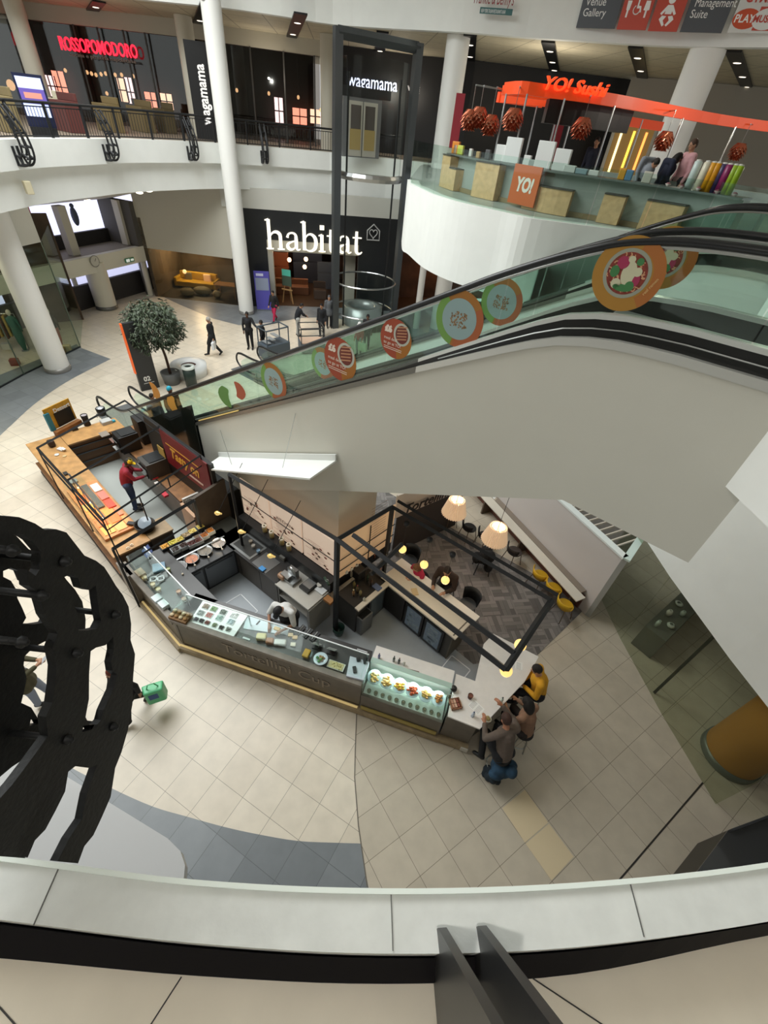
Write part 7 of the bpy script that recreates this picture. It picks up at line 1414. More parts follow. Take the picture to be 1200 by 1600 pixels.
def mannequin(p, l_, top, bottom):
    t = thing('mannequin', l_, 'mannequin', tuple(p)); T = TF(p)
    MB(T).lathe([(.14, .0), (.14, .02), (.001, .03)], seg=14).build('base', M['steel'], t); MB(T).lathe([(.06, .02), (.14, .4), (.17, .85), (.15, .95)], seg=16, caps=False).build('skirt', mat(bottom, .8), t)
    MB(T).lathe([(.15, .93), (.15, 1.1), (.19, 1.38), (.1, 1.46), (.05, 1.5)], seg=16, caps=False).build('top', mat(top, .8), t)
    MB(T).ball((0, 0, 1.62), (.08, .1, .12), 12, 9).tube([(0, 0, 1.45), (0, 0, 1.56)], .04, 8).build('head', mat('#d8d0c4', .4), t)
    for a in (-1, 1): MB(T).tube([(a*.19, 0, 1.38), (a*.25, .0, 1.1), (a*.22, .06, .85)], [.05, .04, .03], 8).build('arm', mat(top, .8), t)
for x, y, l_, a_, b_ in ((97, 545, 'mannequin in dark top and salmon skirt behind the glass', '#3a302c', '#b5675a'), (40, 548, 'mannequin in teal dress left of the column', '#2f6a60', '#2f6a60')):
    p = G(x, y); mannequin(Vector((p.x, p.y, .01)), l_, a_, b_)
for x, y, c, l_ in ((98, 552, '#8a6a3a', 'gold patterned bag on the display floor by the salmon skirt'), (106, 548, '#c9b48c', 'cream shoe box near the glass corner'), (25, 570, '#8f3a2a', 'red-brown folded pile low in the left shop'), (12, 545, '#d8d8d4', 'white framed card in the left shop')):
    block(x, y, .01, (.3, .25, .25), c, l_, 'display_item', 'display item', .4)
point('shop_fill_light', (-17, 15.5, 3.6), 120, (1, .85, .65), .05)  # unseen fill light added to brighten the dark shop interior
# ================================================================ PLANT, WAYFINDING PILLAR
pp = Vector((-9.5, 16.75, 0)); t = thing('potted_tree', 'bushy indoor tree with dark grey-green leaves in a grey pot', 'tree', tuple(pp))
MB().lathe([(.001, 0), (.30, 0), (.38, .5), (.34, .5), (.33, .42), (.001, .42)], tuple(pp), 24, caps=False).build('pot', mat('#6a6c6c', .4), t)
tr = smooth_line([Vector((pp.x, pp.y, .4)), Vector((pp.x-.05, pp.y+.05, 1.1)), Vector((pp.x-.14, pp.y+.05, 1.7)), Vector((pp.x-.2, pp.y, 2.3))], 4)
MB().tube(tr, [.06-.002*i for i in range(len(tr))], 8).build('trunk', mat('#4a352a', .8, bump=.4, nscale=30), t)
rnd = random.Random(21); cc_ = Vector((pp.x-.22, pp.y, 2.28)); mb = MB(); lf = MB(); 
for b_ in range(26):
    th_ = rnd.uniform(0, 2*pi); el = rnd.uniform(-.5, 1.4); R__ = rnd.uniform(.55, .85); e_ = cc_+Vector((cos(th_)*cos(el)*.92, sin(th_)*cos(el)*.92, sin(el)*.95))*R__; s_ = tr[rnd.randint(6, len(tr)-1)]; mid = s_.lerp(e_, .5)+Vector((0, 0, .1)); br_ = smooth_line([s_, mid, e_], 3); mb.tube(br_, [.018-.0012*i for i in range(len(br_))], 5)
for i in range(5200):
    th_ = rnd.uniform(0, 2*pi); u = rnd.uniform(-.75, 1); R__ = rnd.uniform(.45, 1.0)**.6
    c0_ = cc_+Vector((cos(th_)*sqrt(1-u*u)*1.02, sin(th_)*sqrt(1-u*u)*1.0, u*.98))*R__*(1+.12*sin(5*th_+4*u)); a = rnd.uniform(0, 6.28); dr_ = Vector((cos(a)*.7+cos(th_)*.6, sin(a)*.7+sin(th_)*.6, rnd.uniform(-.9, .2))).normalized(); sd_ = dr_.cross(Vector((rnd.uniform(-1, 1), rnd.uniform(-1, 1), 1))).normalized(); L_ = rnd.uniform(.12, .2); w_ = L_*.17
    lf.add([c0_, c0_+dr_*L_*.5+sd_*w_, c0_+dr_*L_-Vector((0, 0, .02)), c0_+dr_*L_*.5-sd_*w_], [(0, 1, 2, 3)])
mb.build('branches', mat('#4a382c', .8), t); lm = mat('#47533f', .5, noise=.4, nscale=5); lf.build('foliage', lm, t)
wp2 = Vector((-9.15, 17.75, 0)); t = thing('round_planter', 'large low round white planter behind the tree', 'planter', tuple(wp2)); MB().lathe([(.001, 0), (.70, 0), (.74, .46), (.34, .47), (.3, .38), (.001, .36)], tuple(wp2), 36, caps=False).build('body', mat('#e9ebea', .35), t); MB().lathe([(.001, .40), (.31, .40)], tuple(wp2), 24, caps=False).build('soil', mat('#4a2f28', .9), t)
pq = G(236, 608); pq = Vector((pq.x-.05, pq.y, .005)); t = thing('wayfinding_pillar', 'tall black wayfinding pillar with orange edge and number', 'sign', tuple(pq)); Dv = (G(250, 605)-G(222, 612)); Dv.z = 0; Wp = Dv.length; dvn = Dv.normalized(); Mx = frame3(G(222, 612), dvn, (0, 0, 1)); Mx.translation.z = .005
MB(Mx).bx(0, Wp, 0, 2.65, -.14, 0).build('slab', mat('#26282b', .4), t); MB(Mx).bx(-.05, 0, .75, 2.65, -.14, 0).build('orange_edge', mat('#f0662a', .5, emit=.3), t)
MB(Mx).bx(Wp*.22, Wp*.78, .28, .30, 0, .004).build('frame_line', mat('#d8d8d6', .5), t); text('02', Mx @ Matrix.Translation((Wp*.27, .38, .002)), .26, mat('#e9e9e6', .5), 'lettering', t, .003, bold=.008)
# grey ring seat / bin beside the tree (green topped)
p = G(300, 603, .0); t = thing('recycling_bin', 'dark round bin with a green and white lid beside the white planter', 'bin', (p.x, p.y, .005)); T = TF((p.x, p.y, .005)); MB(T).lathe([(.001, 0), (.22, 0), (.25, .8), (.001, .8)], seg=20).build('body', mat('#26352f', .4), t); MB(T).lathe([(.26, .78), (.26, .86), (.15, .88), (.15, .82)], seg=20, caps=False).build('lid', mat('#dfe6e0', .4), t)
# ================================================================ SUSHI BAR
YC = [G(x, y, L1) for x, y in ((695, 292), (712, 298), (735, 305), (770, 313), (800, 320), (850, 332), (920, 344), (965, 352))]
YC = [p.to_2d() for p in YC]; YC += [YC[-1]+Vector((.9, -.55)), YC[-1]+Vector((1.9, -1.5))]
YC = smooth_line(YC, 4); yi = inset(YC, .55)
t = thing('sushi_counter', 'long curved grey sushi counter with wooden end blocks', 'counter', tuple(YC[8])+(L1,))
CZ = 8.40
MB().strip(YC, L1+.005, L1+.12, .6).build('plinth', mat('#8d7a5c', .5), t); MB().strip(inset(YC, .06), L1+.12, CZ-.04, .5).build('front_panel', mat('#9aa09c', .3), t)
MB().strip(inset(YC, -.1), CZ-.04, CZ, .75).build('worktop', mat('#6d7370', .25), t)
for k, (i0, i1, zt2) in enumerate(((0, 3, CZ-.06), (3, 5, CZ-.35), (9, 13, CZ-.06), (18, 22, CZ-.35), (25, 28, CZ-.3), (30, 33, CZ-.3))):
    MB().strip(inset(YC, -.22)[i0:i1+1], L1+.01, zt2, .5).build('wood_block', mat('#d6b083', .45, noise=.12), t); MB().strip(inset(YC, -.24)[i0:i1+1], zt2, zt2+.03, .5).build('seat_cushion', mat('#4a4440', .5), t)
pA = min(range(len(YC)), key=lambda i: abs(atan2(YC[i].x, YC[i].y)-atan2(ray(835, 290).x, ray(835, 290).y))); q = inset(YC, -.3)[pA]; dd = (YC[pA+1]-YC[pA-1]).normalized(); Mx = frame3((q.x-dd.x*.5, q.y-dd.y*.5, L1+.08), (dd.x, dd.y, 0), (0, 0, 1))
t = thing('brand_panel', 'orange square panel with white lettering on the sushi counter front', 'sign', tuple(Mx.translation)); MB(Mx).bx(0, 1.0, 0, .86, -.04, 0).build('panel', mat('#c9602c', .5), t); text('YO!', Mx @ Matrix.Translation((.2, .3, .003)), .42, mat('#e6dfd6', .5), 'lettering', t, .003, bold=.02, shear=.15, xs=.85)
# things on the sushi counter
def yat(x): # point on counter centreline at pixel column x
    i = min(range(len(YC)), key=lambda i: abs(atan2(yi[i].x, yi[i].y)-atan2(ray(x, 270).x, ray(x, 270).y))); return Vector((inset(YC, .2)[i].x, inset(YC, .2)[i].y, CZ+.002))
for x, c, w_, h_, l_ in ((708, '#e08a2c', .25, .4, 'small orange arch-shaped sign at the left end of the sushi counter'), (722, '#d8d4cc', .12, .3, 'white cup stack near the orange arch'), (732, '#cfd85a', .2, .3, 'yellow-green carton on the sushi counter'), (745, '#e8e6e0', .1, .25, 'white bottle beside the yellow-green carton'), (757, '#c9a06a', .12, .2, 'tan bowl stack on the sushi counter'), (772, '#5a5a5c', .15, .3, 'grey kitchen pot on the sushi counter'), (786, '#e4e6e4', .3, .5, 'white upright board, first from the left'), (808, '#e9ebea', .45, .75, 'large white upright board left of the orange panel'), (828, '#dfe2e0', .2, .3, 'white box beside the large board'), (845, '#9aa29e', .3, .2, 'grey steel tray above the orange panel'), (860, '#e6e8e6', .45, .75, 'large white upright board above the orange panel'), (878, '#e2e4e2', .4, .6, 'second white upright board above the orange panel'), (895, '#c9ccc8', .3, .2, 'steel dish right of the white boards'), (915, '#8aa0a8', .3, .15, 'blue-grey tray on the sushi counter'), (940, '#d8dad6', .25, .15, 'white plates at the middle of the sushi counter'), (982, '#d89a2c', .16, .3, 'yellow bottle group by the middle post'), (994, '#5a86a8', .16, .28, 'blue bottle group by the middle post'), (1012, '#c9c4b8', .2, .3, 'pale condiments before the dark-haired worker')):
    p = yat(x); o = MB(TF(p, -.5)).bx(-w_/2, w_/2, -.06, .06, 0, h_*.75).build('counter_item', mat(c, .5), None, .015, origin=tuple(p)); tag(o, l_, 'counter item')
for i, (x, c, l_) in enumerate(((1078, '#c9d8d4', 'pale blue tall bottle nearest the man in pink'), (1093, '#e0d8c0', 'cream tall bottle, second of the row of tall bottles'), (1103, '#e8a21c', 'yellow-orange tall bottle, left one'), (1110, '#e8a01a', 'yellow-orange tall bottle, right one'), (1120, '#3a2f5a', 'dark purple tall bottle on the sushi counter'), (1129, '#8a1f5a', 'magenta tall bottle on the sushi counter'), (1138, '#9ab82c', 'lime green tall bottle, left one'), (1145, '#a2c42e', 'lime green tall bottle, right one'))):
    ang = atan2(ray(x, 285).x, ray(x, 285).y); k = min(range(len(YC)), key=lambda i: abs(atan2(yi[i].x, yi[i].y)-ang)); rr_ = inset(YC, .15)[k].length; p = Vector((rr_*sin(ang), rr_*cos(ang), CZ+.002))
    bottle_t = thing('tall_bottle', l_, 'bottle', tuple(p), 0, 'coloured tall bottles on the sushi counter'); MB(TF(p)).lathe([(.001, 0), (.085, 0), (.085, .5), (.06, .52)], seg=14, caps=False).build('body', mat(c, .3), bottle_t); MB(TF(p)).lathe([(.06, .5), (.06, .54), (.001, .55)], seg=12, caps=False).build('cap', mat('#dad8d0', .4), bottle_t)
for i, x in enumerate((1060, 1075, 1088, 1118, 1135, 1150, 1165, 1180)):
    p = yat(x)+Vector((-.1, -.15, 0)); t = thing('place_bowl', 'small white and pink bowl lined up on the right half of the sushi counter', 'bowl', tuple(p), 0, 'small bowls along the sushi counter'); MB(TF(p)).lathe([(.02, 0), (.07, .05), (.065, .05), (.001, .02)], seg=12, caps=False).build('bowl', mat('#e8d4d0', .4), t); MB(TF(p)).ball((0, 0, .05), (.05, .05, .03), 8, 5).build('food', mat('#b5707a', .6), t)
# orange canopy
oz = 9.85; orng = mat('#f0501e', .45, emit=.25, ecol='#f0501e')
BM = [G(x, y, oz) for x, y in ((785, 148), (812, 147), (850, 152), (900, 158), (960, 167), (1040, 181), (1120, 195), (1200, 206))]
Yb = [p.to_2d() for p in BM]
kk = Yb[2].length
t = thing('orange_canopy', 'curved orange canopy beam on thin posts above the sushi bar', 'canopy', (Yb[2].x, Yb[2].y, oz)); YB = smooth_line(Yb, 3)
MB().strip(YB, oz, oz+.26, .16).build('front_beam', orng, t); rb = inset(YB, 2.2)
MB().strip(rb[1:9], oz-.12, oz+.12, .16).build('rear_beam', orng, t); MB().strip(rb[11:19], oz-.25, oz, .16).build('rear_beam', orng, t); MB().strip([YB[0], rb[1]], oz, oz+.2, .16).build('end_beam', orng, t)
for i in (1, 4, 8, 12, 16, 19):
    for q in (YB[i],): MB().tube([(q.x, q.y, CZ if i > 2 else L1+.01), (q.x, q.y, oz+.02)], .028, 6).build('post', M['steel'], t)
for i in (3, 7, 13, 17): q = rb[i]; MB().tube([(q.x, q.y, L1+.01), (q.x, q.y, oz-.02)], .028, 6).build('post', M['steel'], t)
bb0 = inset(YB, .5); MB().strip(bb0[7:15], oz-.5, oz+.02, .5).build('black_bulkhead', mat('#141213', .5), t)
# YO! Sushi letters on the beam
i0 = 6; pL_ = PL(YB[4], YB[9], 842, 148); A_, B_ = YB[5], YB[9]
lt = thing('canopy_lettering', 'orange-red standing letters on top of the canopy beam', 'sign', tuple(PL(A_, B_, 845, 140))); fittext('YO! Sushi', A_, B_, (846, 139), (942, 152), 117, mat('#ff5a2a', .4, emit=1.0, ecol='#ff4a20'), lt, off=.03, bold=.004, ext=.06, shear=.25)
# artichoke pendants
ac = mat('#b5654a', .25, .8)
def artichoke(x, y, l_, s_=1.0):
    a = atan2(ray(x, y).x, ray(x, y).y); i = min(range(len(YB)), key=lambda i: abs(atan2(YB[i].x, YB[i].y)-a)); rr_ = YB[i].length-.35; P = Vector((rr_*sin(a), rr_*cos(a), 0)); z = VZ(x, y, P); t = thing('artichoke_lamp', l_, 'lamp', (P.x, P.y, z-.22), 0, 'copper artichoke pendant lamps')
    mb = MB()
    for ring in range(7):
        ph = ring/6; rz_ = .16-.36*ph; r_ = .21*sin(pi*(.22+.62*ph)); n = 12
        for k in range(n):
            an = 2*pi*(k+.5*(ring % 2))/n; c = Vector((P.x+r_*cos(an)*s_, P.y+r_*sin(an)*s_, z+rz_*s_)); o_ = Vector((cos(an), sin(an), 0)); sd_ = Vector((-sin(an), cos(an), 0)); w_ = .055*s_; h_ = .1*s_
            mb.add([c-sd_*w_+Vector((0, 0, h_*.5)), c+sd_*w_+Vector((0, 0, h_*.5)), c+sd_*w_*.7+o_*.05-Vector((0, 0, h_*.3)), c+o_*.10-Vector((0, 0, h_*.75)), c-sd_*w_*.7+o_*.05-Vector((0, 0, h_*.3))], [(0, 1, 2, 3, 4)])
    o = mb.build('leaf_shade', ac, t); MB().ball((P.x, P.y, z-.02), .1*s_, 10, 8).build('core', mat('#e8c8a8', .5, emit=.4), t); MB().tube([(P.x, P.y, z+.15), (P.x, P.y, oz+.12)], .008, 5).build('cable', M['steel'], t)
    q = YB[i]; MB().tube([(P.x, P.y, oz+.12), (q.x*1.02, q.y*1.02, oz+.12)], .02, 6).build('arm', M['steel'], t)
for x, y, l_ in ((735, 186, 'artichoke lamp at the far left, in front of the other of its pair'), (748, 182, 'artichoke lamp at the left, partly behind its pair'), (766, 194, 'smaller artichoke lamp, third from the left'), (802, 185, 'artichoke lamp left of the orange name'), (909, 199, 'artichoke lamp in front of the black bulkhead'), (1038, 219, 'artichoke lamp in front of the thick white column'), (1153, 236, 'artichoke lamp nearest the right edge')): artichoke(x, y, l_)
# rear of the sushi bar: doorway with vertical light bars, red banners, second counter
dp = G(965, 262, L1); Pd = PL(SB[2], wR0, 970, 240); 
A_, B_ = SB[2]+Vector((0, -.4)), wR0+Vector((0, -.4)); Mx, wd_ = signframe(A_, B_, (940, 255), (1000, 262), .5); Mx.translation.z = L1+.01
t = thing('lit_doorway', 'pale doorway with yellow and orange light bars behind the sushi bar', 'doorway', tuple(Mx.translation)); MB(Mx).bx(0, wd_, 0, 2.6, -.05, 0).build('opening', mat('#8a6f4a', .5, emit=.3, ecol='#a8803c'), t)
for k, c in enumerate(('#ffe9a8', '#ffd24a', '#ff9a4a')): MB(Mx).bx(wd_*(.2+.3*k)-.06, wd_*(.2+.3*k)+.06, .2, 2.3, 0, .04).build('light_bar', mat(c, .4, emit=2), t)
for a in (0, wd_): MB(Mx).bx(a-.08, a+.08, 0, 2.7, -.02, .06).build('jamb', mat('#c9c4b8', .5), t)
for x, y, h_, l_ in ((714, 190, 1.6, 'tall narrow red banner right of the left sushi column'), (868, 215, 1.2, 'small red banner behind the sushi bar')):
    k = 24/ray(x, y).y if False else 1; P = Vector((ray(x, y).x, ray(x, y).y, 0)).normalized()*(23 if x < 800 else 20); z = VZ(x, y, P); o = MB(TF((P.x, P.y, z-h_/2), -atan2(P.x, P.y))).bx(-.17, .17, -.02, .02, 0, h_).bx(-.02, .02, .02, .05, L1+.005-z+h_/2, 0).build('banner', mat('#8f2430', .6), None); tag(o, l_, 'banner')
# second inner counter / equipment
ib = inset(YC, 2.0); t = thing('inner_counter', 'inner grey counter of the sushi bar behind the coloured bottles', 'counter', tuple(ib[20])+(L1,)); MB().strip(ib[6:], L1+.01, L1+.95, .5).build('body', mat('#a8aca8', .4), t)
# ================================================================ UPPER BAND SIGNS
ua = G(885, 62, LU).to_2d(); ub = G(1215, 74, LU).to_2d(); ud_ = (ub-ua).normalized(); un = Vector((ud_.y, -ud_.x)); 
if un.dot(-ua) < 0: un = -un
sag = max([(p-ua).dot(un) for p in UE if (p-ua).dot(ud_) > 0 and (p-ub).dot(ud_) < 0]+[0])+.06
SA, SBp = ua+un*sag, ub+un*sag
def usign(x0, x1, y0b, y1b, name, label, col):
    Mx, wd_ = signframe(SA, SBp, (x0, y0b), (x1, y1b), .02); t = sign(name, label, loc=tuple(Mx.translation)); MB(Mx).bx(0, wd_, 0, 1.5, -.05, 0).build('board', mat(col, .5), t); return t, Mx, wd_
wht = mat('#f0f0ee', .5)
t, Mx, wd_ = usign(900, 960, 43.5, 45, 'direction_sign', 'dark grey sign pointing to the venue and gallery', '#50545a'); text('Venue', Mx @ Matrix.Translation((.14, .57, .002)), .29, wht, 'lettering', t, .004); text('Gallery', Mx @ Matrix.Translation((.12, .30, .002)), .29, wht, 'lettering', t, .004)
t, Mx, wd_ = usign(963, 1008, 46, 48, 'toilet_sign', 'red sign with man, wheelchair and woman symbols', '#c24a38')
def sym_person(mb, x, y, s_, skirt=False):
    disc_pts = [(x+.07*s_*cos(a), y+.78*s_+.07*s_*sin(a)) for a in [2*pi*i/12 for i in range(12)]]; mb.prism(disc_pts, 0, .01); mb.prism([(x-.12*s_, y+.66*s_), (x+.12*s_, y+.66*s_), (x+(.16 if skirt else .09)*s_, y+.3*s_), (x+.05*s_, y+.28*s_), (x+.05*s_, y), (x-.05*s_, y), (x-.05*s_, y+.28*s_), (x-(.16 if skirt else .09)*s_, y+.3*s_)], 0, .01)
mb = MB(Mx); sym_person(mb, wd_*.2, .30, .62); mb.build('man_symbol', wht, t); mb = MB(Mx); sym_person(mb, wd_*.82, .30, .62, True); mb.build('woman_symbol', wht, t)
mb = MB(Mx @ Matrix.Translation((wd_*.22, .12, 0)) @ Matrix.Diagonal((.56, .56, 1, 1))); cx_, cy_ = wd_*.5, .66; mb.tube([(cx_+.2*cos(a), cy_+.2*sin(a), .005) for a in [radians(120)+radians(250)*i/14 for i in range(15)]], .03, 5); mb.prism([(cx_-.03, cy_+.5), (cx_+.06, cy_+.5), (cx_+.06, cy_+.18), (cx_+.22, cy_+.16), (cx_+.3, cy_-.1), (cx_+.22, cy_-.12), (cx_+.16, cy_+.06), (cx_-.03, cy_+.06)], 0, .01); mb.prism([(cx_+.02+.07*cos(a), cy_+.62+.07*sin(a)) for a in [2*pi*i/12 for i in range(12)]], 0, .01); mb.build('wheelchair_symbol', wht, t)
t, Mx, wd_ = usign(1012, 1057, 48.5, 50, 'baby_change_sign', 'red sign with a baby symbol', '#c24a38'); Mb = Mx @ Matrix.Translation((wd_*.14, -.02, 0)) @ Matrix.Diagonal((.72, .62, 1, 1)); mb = MB(Mb); c_ = wd_*.5
mb.prism([(c_+.16*cos(a), 1.25+.16*sin(a)) for a in [2*pi*i/16 for i in range(16)]], 0, .01); mb.build('baby_head', wht, t); mb = MB(Mb); mb.prism([(c_-.12, 1.05), (c_+.12, 1.05), (c_+.36, .72), (c_+.28, .66), (c_+.15, .82), (c_+.15, .7), (c_-.15, .7), (c_-.15, .82), (c_-.28, .66), (c_-.36, .72)], 0, .01); mb.build('baby_body', wht, t)
mb = MB(Mb); 
for s_ in (-1, 1): mb.prism([(c_+s_*.04, .62), (c_+s_*.24, .64), (c_+s_*.34, .5), (c_+s_*.1, .22), (c_+s_*.02, .28), (c_+s_*.14, .46)], 0, .01)
mb.build('baby_legs', wht, t)
t, Mx, wd_ = usign(1062, 1127, 50, 51.5, 'direction_sign', 'dark grey sign pointing to the management suite', '#50545a'); text('Management', Mx @ Matrix.Translation((.16, .60, .002)), .28, wht, 'lettering', t, .004, xs=.9); text('Suite', Mx @ Matrix.Translation((.14, .34, .002)), .28, wht, 'lettering', t, .004)
t, Mx, wd_ = usign(1136, 1204, 51, 54, 'poster', 'pale poster with red and white ovals at the top right corner', '#d6d8d6')
mb = MB(); disc(mb, Mx @ Matrix.Translation((wd_*.3, .32, .004)), .40, 24, ry=.24); mb.build('red_oval', mat('#c9502c', .5), t); MB(Mx).bx(wd_*.53, wd_*.98, .06, .60, .001, .003).build('red_block', mat('#c04a3a', .5), t); mb = MB(); disc(mb, Mx @ Matrix.Translation((wd_*.75, .32, .005)), .40, 24, ry=.25); mb.build('white_oval', mat('#dfe2e0', .5), t)
text('PLAY', Mx @ Matrix.Translation((wd_*.3-.34, .24, .008)), .26, wht, 'lettering', t, .003, bold=.006); text('MUSIC', Mx @ Matrix.Translation((wd_*.75-.38, .25, .009)), .23, mat('#c0453a', .5), 'lettering', t, .003, bold=.006); text('GYMBOREE', Mx @ Matrix.Translation((wd_*.12, .70, .004)), .30, mat('#c0453a', .5), 'lettering', t, .003, bold=.01)
fa, fb = G(700, 48, LU).to_2d(), G(830, 58, LU).to_2d(); Mx, wd_ = signframe(fa, fb, (741, 11), (811, 15), .3); t = sign('script_sign', 'dark red script restaurant name at the top edge on the white band', loc=tuple(Mx.translation))
text("Frankie & Benny's", Mx @ Matrix.Translation((0, .06, 0)), .5, mat('#8f2a30', .5), 'lettering', t, .01, xs=wd_/(.5*8.2), shear=.2); MB(Mx).bx(.3, wd_-.2, -.20, -.03, 0, .02).build('teal_strip', mat('#3f6a6a', .5), t)
text('NEW YORK ITALIAN RESTAURANT & BAR', Mx @ Matrix.Translation((.35, -.17, .021)), .14, wht, 'lettering', t, .002, xs=(wd_-.6)/(.14*23))
# ================================================================ PEOPLE
def capsule(mb, a, b, ra, rb, seg=10):
    a = Vector(a); b = Vector(b); d = b-a; L_ = d.length
    if L_ < 1e-5: return mb.ball(a, ra, seg, 8)
    d.normalize(); pts = []; rs = []
    for k in (-.98, -.8, -.5, 0): pts.append(a+d*ra*k); rs.append(ra*sqrt(1-k*k)+1e-4)
    for k in (0, .5, .8, .98): pts.append(b+d*rb*k); rs.append(rb*sqrt(1-k*k)+1e-4)
    return mb.tube(pts, rs, seg)
STAND = dict(pelvis=(0, 0, .94), waist=(0, .0, 1.08), chest=(0, .01, 1.30), neck=(0, 0, 1.47), head=(0, .03, 1.62), shL=(-.18, 0, 1.42), shR=(.18, 0, 1.42), elL=(-.22, -.02, 1.13), elR=(.22, -.02, 1.13), wrL=(-.23, .08, .88), wrR=(.23, .08, .88),
             hiL=(-.09, 0, .92), hiR=(.09, 0, .92), knL=(-.1, .02, .5), knR=(.1, .02, .5), anL=(-.1, -.02, .08), anR=(.1, -.02, .08), toL=(-.11, .16, .04), toR=(.11, .16, .04))
def pose(**k): p = dict(STAND); p.update(k); return p
WALK = pose(knL=(-.09, .16, .51), anL=(-.09, .26, .10), toL=(-.09, .42, .06), knR=(.09, -.02, .5), anR=(.09, -.3, .16), toR=(.09, -.2, .04), elL=(-.22, -.12, 1.14), wrL=(-.22, -.12, .9), elR=(.22, .08, 1.14), wrR=(.22, .2, .92))
def sit(seat=.72, lean=.12, **k):
    z = seat+.08; p = dict(pelvis=(0, 0, z), waist=(0, .03, z+.16), chest=(0, lean, z+.38), neck=(0, lean+.06, z+.54), head=(0, lean+.14, z+.68), shL=(-.19, lean+.02, z+.49), shR=(.19, lean+.02, z+.49), elL=(-.25, lean+.10, z+.22), elR=(.25, lean+.10, z+.22), wrL=(-.15, lean+.34, z+.26), wrR=(.15, lean+.34, z+.26),
             hiL=(-.09, 0, z), hiR=(.09, 0, z), knL=(-.13, .42, z+.0), knR=(.13, .42, z+.0), anL=(-.12, .34, z-.42), anR=(.12, .38, z-.42), toL=(-.12, .5, z-.46), toR=(.12, .54, z-.46)); p.update(k); return p
def person(label, pos, rz, P, h=1.72, skin='#b98a6c', top='#222222', legs='#222222', shoes='#151515', hair='#1c1613', sleeves=True, long_hair=False, coat=0, vox=.016, cap=None, grp=None, bald=False):
    s = h/1.72; J = {k: Vector(v)*s for k, v in P.items()}; t = thing('person', label, 'person', (pos[0], pos[1], pos[2] if len(pos) > 2 else .008), rz, grp); T = TF((pos[0], pos[1], pos[2] if len(pos) > 2 else .008), rz)
    sk = mat(skin, .5)
    def rm(o, v):
        m = o.modifiers.new('join', 'REMESH'); m.mode = 'VOXEL'; m.voxel_size = v; m.use_smooth_shade = True
        sm_ = o.modifiers.new('soft', 'SMOOTH'); sm_.iterations = 3; sm_.factor = .5; return o
    mb = MB(T); hd_ = J['head']; nk = J['neck']; ax = (hd_-nk).normalized()
    def lim(a, b, ra, rb): capsule(mb, J[a], J[b], ra*s, rb*s)
    mb2 = mb
    fwd = Vector((0, 1, 0))-ax*ax.y; fwd.normalize(); sdv = ax.cross(fwd)
    R3 = Matrix((-sdv, fwd, ax)).transposed().to_4x4(); R3.translation = hd_; sv = mb.T; mb.T = T @ R3
    mb.ball((0, 0, .01*s), (.074*s, .092*s, .112*s), 16, 12); mb.ball((0, .03*s, -.06*s), (.055*s, .06*s, .055*s), 12, 8); mb.ball((0, .098*s, -.01*s), (.014*s, .02*s, .024*s), 8, 6)
    for a in (-1, 1): mb.ball((a*.076*s, 0, 0), (.012*s, .024*s, .032*s), 8, 6)
    mb.T = sv
    capsule(mb, nk-ax*.04*s, hd_-ax*.05*s, .055*s, .05*s); lim('pelvis', 'waist', .13, .115); lim('waist', 'chest', .12, .14); capsule(mb, J['shL'], J['shR'], .06*s, .06*s); lim('chest', 'neck', .12, .06)
    for S in 'LR':
        lim('sh'+S, 'el'+S, .05, .038); lim('el'+S, 'wr'+S, .038, .026); lim('hi'+S, 'kn'+S, .085, .055); lim('kn'+S, 'an'+S, .055, .036); lim('an'+S, 'to'+S, .036, .03)
        w_ = J['wr'+S]; d = (w_-J['el'+S]).normalized(); pe = w_+d*.085*s; capsule(mb, w_, pe, .026*s, .034*s); side = d.cross(Vector((0, 0, 1)))
        side = side.normalized() if side.length > .1 else Vector((1, 0, 0)); dn = side.cross(d).normalized()
        if dn.z > 0: dn = -dn
        for k in range(4):
            b0_ = pe+side*(-.027+.018*k)*s; L_ = [.07, .08, .076, .06][k]*s; m_ = b0_+d*L_*.55+dn*.008*s; capsule(mb, b0_, m_, .0095*s, .009*s, 6); capsule(mb, m_, m_+d*L_*.4+dn*.022*s, .009*s, .0075*s, 6)
        th_ = w_+d*.03*s-side*.026*s; capsule(mb, th_, th_+d*.045*s-side*.025*s+dn*.01*s, .012*s, .009*s, 6)
    rm(mb.build('body', sk, t), vox*.62)
    # clothing
    mb = MB(T); g = 1.0
    def cl(a, b, ra, rb): capsule(mb, J[a], J[b], ra*s, rb*s, 12)
    cl('pelvis', 'waist', .155, .14); cl('waist', 'chest', .145, .165); capsule(mb, J['shL']*.96+J['chest']*.04, J['shR']*.96+J['chest']*.04, .08*s, .08*s); capsule(mb, J['chest'], J['neck']-ax*.05*s, .14*s, .075*s)
    for S in 'LR':
        cl('sh'+S, 'el'+S, .072, .056)
        if sleeves: capsule(mb, J['el'+S], J['el'+S].lerp(J['wr'+S], .92), .055*s, .044*s)
    if coat:
        for S in 'LR': capsule(mb, J['hi'+S], J['hi'+S].lerp(J['kn'+S], coat), .125*s, .12*s, 12)
        capsule(mb, J['pelvis'], J['pelvis'].lerp((J['knL']+J['knR'])*.5, coat), .15*s, .15*s, 12)
    if not sleeves:
        mb3 = mb
    rm(mb.build('jacket' if sleeves else 'shirt', mat(top, .85, noise=.08, nscale=12), t), vox)
    mb = MB(T)
    capsule(mb, J['hiL'], J['hiR'], .125*s, .125*s)
    for S in 'LR': capsule(mb, J['hi'+S], J['kn'+S], .105*s, .076*s, 12); capsule(mb, J['kn'+S], J['kn'+S].lerp(J['an'+S], .93), .074*s, .058*s, 12)
    rm(mb.build('trousers', mat(legs, .85), t), vox)
